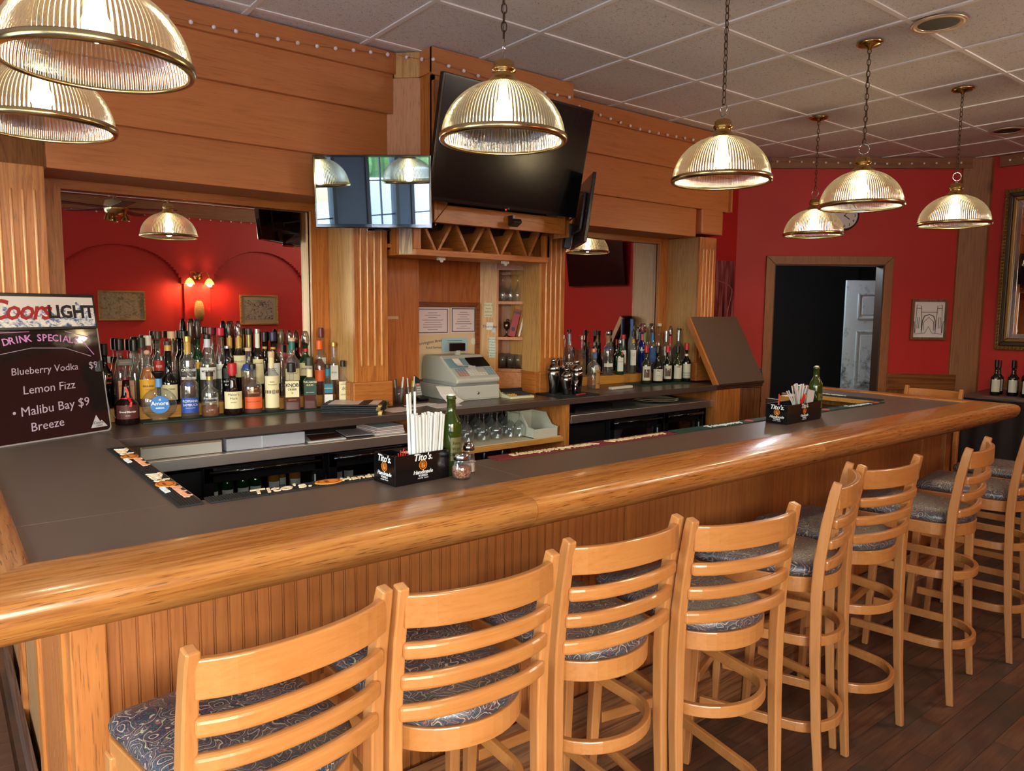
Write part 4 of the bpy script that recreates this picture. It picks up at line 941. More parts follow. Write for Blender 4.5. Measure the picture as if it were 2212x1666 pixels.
# front run in three boards, ends mitred
XI0, XI1, YI = .138, 5.002, 1.815
rail(((XI0, YI), (1.36, YI)), m0=-1, m1=0); rail(((1.3615, YI), (2.95, YI))); rail(((2.9515, YI), (XI1, YI)), m1=1)
rail(((XI0, 3.9), (XI0, YI)), mat=rail_y, m0=0, m1=1, flip=1)
rail(((XI1, YI), (XI1, 2.50)), mat=rail_y, m0=-1, m1=0, flip=1); rail(((XI1, 2.5015), (XI1, 3.0)), mat=rail_y, flip=1)
# oak under-trim inside the opening on the far side
MB().box(4.612, 4.634, 2.17, 2.72, 1.044, 1.066).build('inner_edge_board', stp, t)
MB().box(4.60, 4.632, 2.10, 2.96, 0, 1.012).build('inner_panel', walnut_x, t)
MB().box(4.40, 4.634, 2.66, 2.73, 1.03, 1.066).build('ledge', stp, t)
# bar front: bead board
Yp = 1.86
MB().box(.275, 4.84, Yp+.006, Yp+.03, .02, BT-.036).build('backing_panel', bead_m, t)
bw = .0352; n = int((4.76-.275)/bw)
bmz = MB(); 
bmz.box(.0009, .0288, -.0065, .002, 0, .99); bmz.box(.0306, .0334, -.0065, .002, 0, .99); bmz.box(0, .0352, -.003, .002, 0, .99)
bmh = bmz.mesh('board', bead_m)
W0 = Vector(t['_w'])
for i in range(n):
    x = .277+i*bw
    if abs(x-2.02) < .02 or abs(x-3.25) < .02: continue
    o = link('board', bmh, t); o.location = Vector((x, Yp+.006, .045))-W0
for x in (2.02, 3.25, 4.5): MB().box(x-.012, x+.02, Yp-.008, Yp+.003, .045, 1.03).build('batten', post_m, t)
MB().box(.205, .278, Yp-.02, Yp+.06, 0, BT-.036).build('corner_post', post_m, t, bevel=.004)
MB().box(4.775, 4.85, Yp-.02, Yp+.06, 0, BT-.036).build('corner_post', post_m, t, bevel=.004)
MB().box(.278, 4.775, Yp-.018, Yp+.0, 0, .075).build('base_board', oak_x, t)
# left return of the bar
MB().box(.215, .24, Yp+.06, 3.95, 0, BT-.036).build('side_panel', wood('side_panel_oak', (120, 84, 52), (170, 124, 78), (190, 146, 98), axis='z', rough=.4, cath=.3), t)
MB().box(.197, .214, Yp+.06, Yp+.13, 0, BT-.036).build('side_stile', oak_z, t); 
y = Yp+.14
while y < 3.9:
    MB().box(.207, .2148, y, y+.032, .06, BT-.04).build('board', bead_m, t); y += .0352
    if y > 2.5: break
for y in (2.52, 3.2): MB().box(.197, .214, y, y+.09, 0, BT-.036).build('side_stile', oak_z, t)
MB().box(.18, .197, Yp+.05, 3.95, 0, .11).build('base_board', wood('worn_base', (70, 48, 36), (96, 68, 52), (120, 92, 74), axis='y', rough=.5), t)
# right return
MB().box(4.83, 4.85, Yp+.06, 2.98, 0, BT-.036).build('side_panel', oak_z, t)
# inside faces of the bar (aisle side)
MB().box(.60, 4.60, 2.06, 2.08, 0, BT-.036).build('inner_panel', walnut_x, t); MB().box(.50, .52, 2.08, 3.30, 0, BT-.036).build('inner_panel', walnut_x, t)
# foot rest
MB().prism([(1.715, .0), (1.838, .0), (1.838, .235), (1.73, .16), (1.715, .155)], .28, 4.77, 'x').build('foot_rest', wood('foot_rest_oak', (84, 48, 26), (136, 86, 48), (158, 106, 64), axis='x', rough=.5, wear=(96, 70, 52)), t, bevel=.004)
# coat hooks
for k, x in enumerate((1.215, 2.50, 3.77, 4.62)):
    o = thing('coat_hook', ['chrome coat hook under the rail, nearest one', 'chrome coat hook under the rail, second from the left', 'chrome coat hook under the rail, third from the left', 'chrome coat hook under the rail, farthest one'][k], 'hook', (x, Yp-.002, .955), group='coat hooks under the bar rail')
    MB().tube([(0, 0, .03), (0, -.02, .02), (0, -.035, -.005), (0, -.03, -.03), (0, -.012, -.035), (0, -.004, -.02)], .0035, 8).build('hook', chrome, o, smooth=True); MB().lathe([(.001, 0), (.012, 0), (.010, .004), (.001, .005)], 16).xf(Matrix.Translation((0, 0, .02)) @ Matrix.Rotation(PI/2, 4, 'X')).build('plate', chrome, o)
# ---- bar mats with raised lettering ----
bl_m = black_r; cr_t = plain('mat_letter_cream', (238, 210, 176), .5)
def mat_word(par, txt, size, x, y, rz, mat, **k):
    P_ = Vector((x, y, BT+.0075))-Vector(par['_w'])
    d = Vector((math.cos(rz), math.sin(rz), 0)); u = Vector((-math.sin(rz), math.cos(rz), 0))
    return lettering(txt, size, mat, par, frame_m(P_, d, u), depth=.003, **k)
def disc(par, x, y, r, mat, sx=1, sy=1):
    q = MB().lathe([(.001, 0), (r, 0), (r*.97, .0025), (.001, .0025)], 28, sx=sx, sy=sy).build('emblem', mat, par, world=False)
    q.location = Vector((x, y, BT+.0062))-Vector(par['_w']); 
    e = MB().lathe([(r*.72, .0032), (r*.80, .0032), (r*.80, .0026), (r*.72, .0026), (r*.72, .0032)], 28, sx=sx, sy=sy, closed=False).build('emblem_ring', plain('emblem_dark', (120, 58, 10), .5), q, world=False)
    MB().box(-r*.3*sx, -r*.05*sx, -r*.4*sy, r*.35*sy, .0026, .0034).build('emblem_bottle', plain('emblem_dark', (120, 58, 10), .5), q, world=False)
    return q
for k, (y0, y1) in enumerate(((2.655, 3.15), (2.115, 2.65))):
    o = bar_mat(.506, .575, y0, y1, BT+.0003, ['black rubber bar mat with cream lettering, farther along the left run', 'black rubber bar mat with cream lettering, nearer the inner corner'][k], bl_m, axis='x', group='black spirit bar mats')
    c = (y0+y1)/2; R9 = -PI/2
    mat_word(o, "Tito's", .062, .541, c+.135, R9, cr_t, shear=.25, bold=.001); disc(o, .541, c+.015, .029, orange_t, 1, 1.45)
    mat_word(o, "Handmade", .036, .555, c-.105, R9, plain('mat_letter_pink', (232, 160, 120), .5), shear=.25, bold=.0008); mat_word(o, "VODKA", .022, .52, c-.06, R9, white_t, bold=.0008)
o = bar_mat(.59, 1.475, 2.108, 2.175, BT+.0003, 'black rubber bar mat with cream lettering along the front run', bl_m)
mat_word(o, "Tito's.", .075, .80, 2.138, 0, cr_t, shear=.25, bold=.001); disc(o, .955, 2.138, .030, orange_t, 1.5, 1)
mat_word(o, "Handmade", .05, 1.10, 2.138, 0, cr_t, shear=.25, bold=.001)
mat_word(o, "Handmade", .05, 1.40, 2.138, 0, cr_t, shear=.25, bold=.001)
mr_ = plain('maroon_rubber', (110, 34, 36), .6); gd = plain('mat_letter_gold', (222, 200, 150), .5)
o = bar_mat(1.60, 2.60, 2.108, 2.178, BT+.0003, 'maroon rubber bar mat with gold lettering in the middle of the run', mr_)
mat_word(o, "Stolichnaya", .058, 1.81, 2.135, PI, gd, shear=.2, bold=.001); mat_word(o, "VODKA", .05, 2.02, 2.135, PI, gd, shear=-.3, bold=.001)
mat_word(o, "VODKA", .05, 2.27, 2.135, PI, gd, shear=-.3, bold=.001); mat_word(o, "Stolichnaya", .045, 2.445, 2.135, PI, gd, shear=.2, bold=.001)
gt = plain('green_rubber', (18, 54, 46), .55)
for k, (a, b) in enumerate(((2.62, 3.40), (3.42, 4.05), (4.06, 4.56))):
    o = bar_mat(a, b, 2.115, 2.182, BT+.0003, ['dark green bar mat with white lettering left of the far condiment box', 'dark green bar mat with white lettering behind the far condiment box', 'dark green bar mat at the far corner of the bar opening'][k], gt, group='green gin bar mats')
    c = (a+b)/2; mat_word(o, "Tanqueray", .052, c-.03, 2.14, 0, white_t, shear=.15, bold=.001, spacing=1.2); 
    q = MB().lathe([(.001, 0), (.022, 0), (.02, .003), (.001, .003)], 20).build('red_seal', plain('seal_red', (190, 50, 50), .5), o, world=False); q.location = Vector((c+.18, 2.14, BT+.006))-Vector(o['_w'])
o = bar_mat(4.638, 4.71, 2.19, 2.66, BT+.0003, 'black bar mat on the far right run of the bar', bl_m, axis='x')
mat_word(o, "VODKA", .05, 4.675, 2.50, PI/2, white_t)

# ---- napkin / straw boxes with printed panels ----
gb = plain('gloss_black_box', (10, 10, 12), .18, 0, .6)
def print_panel(par, o, x, up, w):
    """logo print: o centre of panel, x text direction"""
    n_ = Vector(x).cross(Vector(up)).normalized()
    def put(txt, s, dz, mat, **k): lettering(txt, s, mat, par, frame_m(Vector(o)+Vector(up)*dz+n_*.0006, x, up), depth=.0004, **k)
    put("Tito's.", .030*w, .0305, white_t, shear=.25, bold=.0006)
    M_ = frame_m(Vector(o)+Vector(up)*.006+n_*.0004, x, up)
    MB().lathe([(.0135*w, 0), (.0155*w, 0), (.0155*w, .0004), (.0135*w, .0004), (.0135*w, 0)], 28, closed=False).build('emblem_ring', orange_t, par, world=False).matrix_local = M_
    MB().lathe([(.001, 0), (.0115*w, 0), (.0115*w, .0003), (.001, .0003)], 24).build('emblem', plain('emblem_brown', (150, 84, 24), .5), par, world=False).matrix_local = M_
    MB().box(-.005*w, -.0015*w, -.008*w, .006*w, .0003, .0007).box(.001*w, .007*w, -.008*w, -.001, .0003, .0007).build('emblem_bottle', orange_t, par, world=False).matrix_local = M_
    put("Handmade", .0175*w, -.0165, white_t, shear=.25, bold=.0003); put("VODKA", .0095*w, -.028, white_t, bold=.0002, spacing=1.15); put("AUSTIN ★ TEXAS" if False else "AUSTIN  TEXAS", .0055*w, -.036, white_t, spacing=1.1)
def caddy(p0, p1, p2, lab, zt=1.164):
    """open tray box: corner p0, along p1 (long), p2 (short)"""
    p0, p1, p2 = Vector(p0), Vector(p1), Vector(p2)
    d = p1-p0; L = d.length; rz = math.atan2(d.y, d.x); Dp = (p2-p0).length; h = zt-BT
    t = thing('condiment_box', lab, 'condiment box', (p0.x, p0.y, BT+.0004), rz, group='printed condiment boxes')
    m = MB(); w = .003
    m.box(0, L, 0, Dp, 0, w); m.box(0, L, 0, w, w, h); m.box(0, L, Dp-w, Dp, w, h); m.box(0, w, w, Dp-w, w, h); m.box(L-w, L, w, Dp-w, w, h); m.build('box', gb, t, bevel=.0008)
    m = MB(); m.box(w, L-w, Dp*.5-.001, Dp*.5+.001, w, h-.008); m.box(L*.35, L*.35+.002, w, Dp-w, w, h-.006); m.build('dividers', gb, t)
    print_panel(t, (L*.5, 0, h*.53), (1, 0, 0), (0, 0, 1), 1.0)
    print_panel(t, (0, Dp*.5, h*.53), (0, -1, 0), (0, 0, 1), 1.0)
    return t, L, Dp, h, rz
t1, L1, D1, h1, r1 = caddy((1.100, 1.976), (1.312, 1.997), (1.088, 2.092), 'glossy black condiment box holding paper-wrapped straws, near the left corner')
M1 = t1.matrix_basis.copy() if False else Matrix.Translation(t1.location) @ Matrix.Rotation(r1, 4, 'Z')
straw_p = plain('straw_wrap', (226, 224, 222), .6)
st_me = MB().tube([(0, 0, 0), (0, 0, .262)], .0040, 8).mesh('straw', straw_p)
sr = random.Random(5); k = 0
for i in range(10):
    for j in range(4):
        h_ = 0 if (i < 9) else 0
        o = link('straw', st_me); lx = .088+i*.0108; ly = .014+j*.0105
        P_ = M1 @ Vector((lx, ly, .0045)); o.location = P_
        o.rotation_euler = (sr.uniform(-.02, .03), (i-3.5)*.014+sr.uniform(-.01, .01), 0)
        if j == 3 and i < 3: o.location.z += .045
        sc = .80 if not (j == 3 and i < 3) else .9
        o.scale = (1, 1, sc*(.97+sr.random()*.05)); tag(o, 'white paper-wrapped straw in the near condiment box', 'straw', 'wrapped straws in the near box')
def leaf_fan(M, w, h, n, mat, name, lab, cat, dy=.0015, lean=-.25, fan=.0):
    for i in range(n):
        a = lean+fan*(i-n/2)
        q = MB().prism([(-w/2, 0), (w/2, 0), (w/2, h), (-w/2, h)], -.0004, .0004, 'y').xf(Matrix.Rotation(a, 4, 'X')).build(name, mat)
        q.matrix_world = M @ Matrix.Translation((0, i*dy, 0)); tag(q, lab, cat, lab+'s' if n > 1 else None)
redp = plain('red_sticks', (226, 44, 26), .4)
t = thing('red_pick_bundle', 'bundle of red plastic cocktail picks in the near condiment box', 'cocktail pick', M1 @ Vector((.045, .03, .0045)), r1)
for i in range(7): MB().prism([(-.004, 0), (.004, 0), (.001, .105-.006*abs(i-3)), (-.001, .105-.006*abs(i-3))], -.001+i*.003, .001+i*.003, 'y').xf(Matrix.Translation((0, 0, 0)) @ Matrix.Rotation((i-3)*.13+.15, 4, 'Y')).build('pick', redp, t)
q = MB().box(.078, .205, .060, .108, .0045, .082).build('napkin_stack', paper); q.matrix_world = M1; tag(q, 'white napkins standing in the near condiment box', 'napkin')
t2, L2, D2, h2, r2 = caddy((3.262, 1.975), (3.600, 1.995), (3.232, 2.085), 'glossy black condiment box with fanned straws, at the far end of the bar')
M2 = Matrix.Translation(t2.location) @ Matrix.Rotation(r2, 4, 'Z')
clear_straw = plain('clear_straw', (214, 212, 210), .3)
s2 = MB().tube([(0, 0, 0), (0, 0, .185)], .0032, 6).mesh('straw', clear_straw)
for i in range(22):
    o = link('straw', s2); o.location = M2 @ Vector((.16+.003*(i % 6), .015+.014*(i//6), .005)); o.rotation_euler = (sr.uniform(-.15, .1), -.62+i*.058+sr.uniform(-.04, .04), 0)
    tag(o, 'clear cocktail straw fanned out of the far condiment box', 'straw', 'fanned straws in the far box')
for i in range(9):
    q = MB().prism([(-.035, 0), (.035, 0), (.045, .15), (-.025, .15)], -.0005, .0005, 'y').xf(Matrix.Rotation(.18+i*.05, 4, 'Y')).build('napkin', plain('napkin_white', (210, 208, 204), .6)); q.matrix_world = M2 @ Matrix.Translation((.235+i*.003, .02+i*.005, .006)); tag(q, 'white napkin fanned at the right of the far condiment box', 'napkin', 'napkins in the far box')
t = thing('red_pick_bundle', 'flat bundle of red picks leaning over the far condiment box', 'cocktail pick', M2 @ Vector((.10, .012, .05)), r2)
for i in range(8): MB().box(-.003, .003, -.001, .001, 0, .12-.004*i).xf(Matrix.Translation((i*.009, i*.0025, 0)) @ Matrix.Rotation(.75, 4, 'Y')).build('pick', redp, t)
o = MB().tube([(0, 0, 0), (0, 0, .14)], .003, 6).build('straw', redp); o.location = M2 @ Vector((.02, .06, .005)); tag(o, 'single red straw at the left end of the far condiment box', 'straw')

# bottles / shakers standing on the front bar
oil = plain('olive_oil_glass', (46, 60, 16), .06, 0, .7)
def oil_bottle(x, y, lab):
    t = thing('oil_bottle', lab, 'bottle', (x, y, BT+.0004), group='green oil bottles on the bar')
    MB().lathe([(.030, 0), (.034, .004), (.034, .165), (.031, .18), (.018, .205), (.0155, .215), (.014, .25), (.0165, .252), (.0165, .262), (.012, .263)], 32).build('glass', oil, t, smooth=True)
    MB().lathe([(.011, .262), (.011, .268), (.004, .27)], 16).build('white_stopper', white_p, t)
    a0 = -PI/2-.9+.25
    MB().lathe([(.0344, .05), (.0346, .052), (.0346, .125), (.0344, .127)], 24, closed=False, a0=a0, a1=a0+1.5).build('paper_label', plain('olive_label', (96, 92, 52), .5), t)
    for i, tx_ in enumerate(('Extra', 'Virgin', 'Olive Oil')): lettering(tx_, .014, plain('label_dark', (40, 36, 20), .5), t, frame_m((-.002, -.0352, .108-.018*i), (1, 0, 0), (0, 0, 1)), depth=.0004)
oil_bottle(1.345, 2.035, 'green olive oil bottle behind the wrapped straws'); oil_bottle(3.64, 2.05, 'green oil bottle behind the far condiment box')
t = thing('pepper_shaker', 'round glass shaker of red pepper flakes with a steel lid', 'shaker', (1.337, 1.962, BT+.0004))
MB().lathe([(.024, 0), (.029, .004), (.033, .022), (.032, .04), (.024, .055), (.023, .062)], 32, closed=False).build('glass', glass_c, t, smooth=True)
def flakes():
    m, nt, b = new_mat('pepper_flakes'); L = nt.links; tc = N(nt, 'ShaderNodeTexCoord'); v = N(nt, 'ShaderNodeTexVoronoi', Scale=330.0); L.new(tc.outputs['Object'], v.inputs['Vector'])
    cr = N(nt, 'ShaderNodeValToRGB'); e = cr.color_ramp.elements; e[0].color = srgb(60, 22, 12); e[1].color = srgb(226, 170, 110); q = e.new(.4); q.color = srgb(150, 50, 20); L.new(v.outputs['Color'], cr.inputs[0]); L.new(cr.outputs[0], b.inputs['Base Color'])
    bp = N(nt, 'ShaderNodeBump', Strength=1.0, Distance=.003); L.new(v.outputs['Distance'], bp.inputs['Height']); L.new(bp.outputs[0], b.inputs['Normal']); return m
o = MB().lathe([(.001, .003), (.0235, .003), (.028, .007), (.0315, .024), (.031, .038), (.001, .040)], 32).build('pepper_flakes', flakes(), t, smooth=True)
MB().lathe([(.0245, .060), (.026, .062), (.026, .074), (.022, .082), (.001, .086)], 32).build('steel_lid', ss, t, smooth=True)
t = thing('salt_shaker', 'tall glass shaker with chrome top behind the pepper shaker', 'shaker', (1.405, 2.02, BT+.0004))
MB().lathe([(.023, 0), (.024, .004), (.018, .075), (.0175, .078)], 10, closed=False).build('glass', glass_c, t); MB().lathe([(.001, .004), (.021, .004), (.0195, .034), (.001, .034)], 10).build('salt', plain('salt', (216, 196, 188), .8), t)
MB().lathe([(.0195, .076), (.020, .088), (.014, .101), (.001, .104)], 24).build('chrome_top', ss, t, smooth=True)

# ---- drink specials board ----
t = thing('specials_board', 'black write-on specials board with a mountain beer header', 'sign', (.385, 3.52, BT+.0004), math.radians(27))
# local: board lies in xz leaning back slightly ; width .56 height .60
bw_, bh_ = .50, .60; tl = math.radians(-8)
Mb = Matrix.Rotation(tl, 4, 'X')
def bput(o): o.matrix_local = Mb; return o
def rrect(x0, x1, z0, z1, r=.018, n=5):
    pts = []
    for cx_, cz_, a in ((x1-r, z0+r, -PI/2), (x1-r, z1-r, 0), (x0+r, z1-r, PI/2), (x0+r, z0+r, PI)):
        for i in range(n+1): q = a+PI/2*i/n; pts.append((cx_+r*math.cos(q), cz_+r*math.sin(q)))
    return pts
rim = plain('acrylic_edge', (150, 146, 146), .2)
bput(MB().prism(rrect(-bw_/2, bw_/2, .0, bh_), -.001, .011, 'y').build('acrylic_panel', rim, t, world=False))
bput(MB().prism(rrect(-bw_/2+.006, bw_/2-.006, .006, bh_-.004), -.0016, -.0008, 'y').build('black_face', plain('board_black', (30, 24, 24), .04, 0, .9), t, world=False))
bput(MB().prism(rrect(-bw_/2+.002, bw_/2-.002, bh_-.150, bh_, .01), -.008, -.0016, 'y').build('header_frame', black_p, t, world=False, bevel=.002))
def mountains():
    m, nt, b = new_mat('snowy_mountain_print'); L = nt.links; tc = N(nt, 'ShaderNodeTexCoord'); sx = N(nt, 'ShaderNodeSeparateXYZ'); L.new(tc.outputs['Object'], sx.inputs[0])
    mp = N(nt, 'ShaderNodeMapping'); mp.inputs['Scale'].default_value = (9, 1, 0); L.new(tc.outputs['Object'], mp.inputs['Vector'])
    n = N(nt, 'ShaderNodeTexNoise', Scale=1.0, Detail=5.0, Roughness=.6); L.new(mp.outputs[0], n.inputs['Vector'])
    hm = N(nt, 'ShaderNodeMapRange'); hm.inputs['From Min'].default_value = .3; hm.inputs['From Max'].default_value = .72; hm.inputs['To Min'].default_value = bh_-.13; hm.inputs['To Max'].default_value = bh_+.0; L.new(n.outputs[0], hm.inputs['Value'])
    lt = N(nt, 'ShaderNodeMath', operation='LESS_THAN'); L.new(sx.outputs[2], lt.inputs[0]); L.new(hm.outputs[0], lt.inputs[1])
    mp2 = N(nt, 'ShaderNodeMapping'); mp2.inputs['Scale'].default_value = (40, 1, 60); mp2.inputs['Rotation'].default_value = (0, .6, 0); L.new(tc.outputs['Object'], mp2.inputs['Vector'])
    n2 = N(nt, 'ShaderNodeTexNoise', Scale=1.0, Detail=4.0, Roughness=.65); L.new(mp2.outputs[0], n2.inputs['Vector'])
    cr = N(nt, 'ShaderNodeValToRGB'); e = cr.color_ramp.elements; cr.color_ramp.interpolation = 'CONSTANT'; e[0].color = srgb(52, 60, 84); e[1].position = .60; e[1].color = srgb(226, 224, 230)
    for p, c in ((.38, (104, 132, 186)), (.46, (206, 206, 214)), (.53, (240, 238, 240))): q = e.new(p); q.color = srgb(*c)
    L.new(n2.outputs[0], cr.inputs[0]); mx = N(nt, 'ShaderNodeMix', data_type='RGBA'); L.new(lt.outputs[0], mx.inputs[0]); mx.inputs[6].default_value = srgb(222, 218, 222); L.new(cr.outputs[0], mx.inputs[7]); L.new(mx.outputs[2], b.inputs['Base Color']); b.inputs['Roughness'].default_value = .3
    return m
bput(MB().box(-bw_/2+.012, bw_/2-.012, -.0088, -.0080, bh_-.138, bh_-.014).build('mountain_print', mountains(), t, world=False))
chalk = plain('violet_marker', (206, 140, 206), .6); chalk2 = plain('pale_marker', (178, 156, 176), .6); rdt = plain('logo_red', (160, 34, 40), .4); dk = plain('logo_dark', (28, 22, 28), .4)
def bt(txt, s, x, z, mat, y=-.0022, rot=0, **k):
    d = Vector((math.cos(rot), 0, math.sin(rot))); u = Vector((-math.sin(rot), 0, math.cos(rot)))
    return lettering(txt, s, mat, t, Mb @ frame_m((x, y, z), d, u), **k)
bt('Coors', .112, -.085, bh_-.072, rdt, -.0096, shear=.3, bold=.0022, spacing=.86); bt('LIGHT', .074, .135, bh_-.078, dk, -.0096, bold=.0026, spacing=.98)
for i, ch in enumerate('DRINK SPECIALS'):
    x = -.146+i*.0222; arc = .022*(1-((i-6)/8)**2)
    bt(ch, .040, x, bh_-.205+arc, chalk, rot=(.16-.028*i), bold=.0006)
def stroke(pts, r, mat): bput(MB().tube([(x, -.0024, z) for x, z in pts], r, 6, up=(0, 1, 0)).build('marker_line', mat, t, world=False))
stroke([(-.235, bh_-.175), (-.16, bh_-.158), (-.05, bh_-.156)], .0016, chalk); stroke([(.10, bh_-.158), (.205, bh_-.185), (.165, bh_-.192), (.215, bh_-.262)], .0016, chalk); stroke([(-.19, bh_-.245), (-.05, bh_-.222), (.09, bh_-.228), (.20, bh_-.268)], .0014, chalk2)
bt('Blueberry Vodka', .041, -.005, .288, chalk2, rot=.02, shear=.12); bt('$9', .042, .205, .292, chalk2, rot=.02); bt('Lemon Fizz', .048, .0, .212, chalk2, rot=.03, shear=.12)
bt('• Malibu Bay $9', .052, .0, .13, chalk2, rot=.05, shear=.1); bt('Breeze', .05, -.03, .062, chalk2, rot=.05, shear=.12)
bput(MB().prism([(.155, .022), (.232, .022), (.208, .052), (.200, .046), (.185, .076)], -.0024, -.0017, 'y').build('mountain_logo', plain('logo_grey', (186, 180, 186), .5), t, world=False)); bt('Coors', .018, .19, .042, dk, -.0030, shear=.2); bt('LIGHT', .011, .194, .029, dk, -.0030)
MB().box(-.03, .03, .0, .16, 0, .006).build('foot', black_p, t, world=False); MB().prism([(.066, .35), (.13, 0), (.11, 0), (.060, .31)], -.01, .01, 'x').build('easel_leg', black_p, t, world=False)
bput(MB().box(.222, .238, -.02, .02, .26, .31).build('clip', black_p, t, world=False, bevel=.003))
bput(MB().tube([(.235, .012, .26), (.262, .02, .16), (.268, .02, .09), (.285, .01, .05)], .002, 6).build('cable', plain('grey_cable', (96, 92, 92), .5), t, world=False, smooth=True))

# ---------------- bar stools ----------------
def stool_proto():
    t = thing('bar_stool', '', 'bar stool', (0, 0, 0))
    for sgn in (-1, 1):
        x = sgn*.185
        path = [(x, -.012, 0), (x, .010, .25), (x, .025, .5), (x, .030, .70), (x, .026, .82), (x, .010, .95), (x, -.008, 1.05), (x, -.016, 1.084)]
        sc = [.78, .9, 1, 1.08, 1.05, 1, .95, .85]
        MB().sweep([(p[0], p[1], p[2]) for p in path], [(-.0138, -.0165), (.0138, -.0165), (.0138, .0165), (-.0138, .0165)], up=(0, 1, 0), scales=sc).build('back_leg', beech, t, world=False, bevel=.004, seg=2)
        MB().lathe([(.012, 0), (.014, .004), (.001, .005)], 12, (x, -.012, -.0)).build('glide', steel, t, world=False)
        fx = sgn*.182
        MB().sweep([(fx*1.02, .435, 0), (fx, .42, .35), (fx*.97, .405, .72)], [(-.017, -.017), (.017, -.017), (.017, .017), (-.017, .017)], up=(0, 1, 0), scales=[.75, .95, 1.05]).build('front_leg', beech, t, world=False, bevel=.004)
    def arc(y0, bulge, hw=.170, n=14): return [(hw*math.sin(-PI/2+PI*i/n) if False else -hw+2*hw*i/n, y0-bulge*math.sqrt(max(0, 1-((-1+2*i/n)*.97)**2))**1.0) for i in range(n+1)]
    def back(z0, z1, y0, bulge, th=.016, nm='slat', bev=.004):
        pts = arc(y0, bulge); h = (z1-z0)/2; zc = (z0+z1)/2
        pts[0] = (-.180, pts[0][1]); pts[-1] = (.180, pts[-1][1])
        MB().sweep([(x, y, zc) for x, y in pts], [(-th/2, -h), (th/2, -h), (th/2, h), (-th/2, h)]).build(nm, beech_x, t, world=False, bevel=bev, seg=3)
    back(.998, 1.066, -.002, .055, .017, 'top_rail', .004)
    back(.930, .965, .004, .052, .022, 'slat', .009); back(.860, .895, .016, .05, .022, 'slat', .009); back(.790, .826, .024, .048, .022, 'slat', .009)
    # seat outline: straight front, rounded back
    def outline(hw, yf, yb, n=10, r=.03):
        pts = []
        rad = hw; cy_ = yb+rad*.86
        for i in range(n*2+1):
            a = PI+PI*i/(2*n); pts.append((hw*math.cos(a), cy_+rad*.86*math.sin(a)))
        for cx_, a0 in ((hw+.012-r, 0), (-hw-.012+r, PI/2)):
            for i in range(5): a = a0+PI/2*i/4; pts.append((cx_+r*math.cos(a), yf-r+r*math.sin(a)))
        return pts
    ol = outline(.168, .432, -.015)
    m = MB(); k = len(ol); cx_, cy_ = 0, .21
    lay = [(1.0, .752), (1.035, .760), (1.045, .772), (1.02, .786), (.94, .796), (.7, .803), (.35, .806)]
    vs = []
    for s_, z in lay:
        for x, y in ol: vs.append((cx_+(x-cx_)*s_, cy_+(y-cy_)*s_, z))
    vs.append((cx_, cy_, .807)); fs = []
    for j in range(len(lay)-1):
        for i in range(k): fs.append((j*k+i, j*k+(i+1) % k, (j+1)*k+(i+1) % k, (j+1)*k+i))
    fs.append(tuple(range(k))[::-1])
    for i in range(k): fs.append(((len(lay)-1)*k+i, (len(lay)-1)*k+(i+1) % k, len(vs)-1))
    m.add(vs, fs).build('seat', vinyl, t, world=False, smooth=True)
    MB().sweep([(x, y, .727) for x, y in ol], [(-.009, -.026), (.009, -.026), (.009, .026), (-.009, .026)], closed=True).build('apron', beech_x, t, world=False, bevel=.003)
    def ring(z, yb, hw=.160, yf=.40):
        n = 20; pts = [(-hw, yf)]+[(-hw, yf-(yf-.10)*i/4) for i in range(1, 4)]
        for i in range(n+1): a = PI+PI*i/n; pts.append((hw*math.cos(a), .10+(.10-yb)*math.sin(a)))
        pts += [(hw, .10+(yf-.10)*i/4) for i in range(1, 4)]+[(hw, yf)]
        MB().sweep([(x, y, z) for x, y in pts], [(-.009, -.017), (.009, -.017), (.009, .017), (-.009, .017)]).build('foot_ring', beech_x, t, world=False, bevel=.003)
    ring(.535, -.035); ring(.235, -.045)
    MB().box(-.16, .16, .405, .425, .30, .335).build('front_stretcher', beech_x, t, world=False, bevel=.003)
    MB().box(-.16, .16, .405, .425, .56, .59).build('front_stretcher', beech_x, t, world=False, bevel=.003)
    return t
sp = stool_proto()
ST = [(.475, 1.223, 7.1), (.877, 1.224, -3.5), (1.335, 1.245, -2.7), (1.708, 1.156, -10.8), (2.39, 1.245, 22), (2.738, 1.248, -4.6), (3.42, 1.205, 9.3), (4.05, 1.19, 8), (4.62, 1.235, 5), (5.68, 2.30, 90)]
LB = ['ladder-back wooden bar stool nearest the camera, cut off by the lower left of the photo',
 'ladder-back bar stool, second from the left along the bar', 'ladder-back bar stool, third from the left along the bar', 'ladder-back bar stool, fourth from the left, slightly turned to the left',
 'ladder-back bar stool turned sharply sideways, fifth from the left', 'ladder-back bar stool, sixth from the left, right behind the sharply turned one', 'ladder-back bar stool near the far corner post, seventh from the left, turned sideways',
 'ladder-back bar stool cut by the right photo edge', 'farthest bar stool of the front row, half hidden at the right edge', 'bar stool beyond the far end of the bar, only its top rail showing']
for i, (x, y, a) in enumerate(ST):
    o = sp if i == 0 else copy_tree(sp)
    o.location = (x, y, 0.0005); o.rotation_euler = (0, 0, math.radians(a)); o['label'] = LB[i]; o['group'] = 'ladder-back bar stools at the bar'

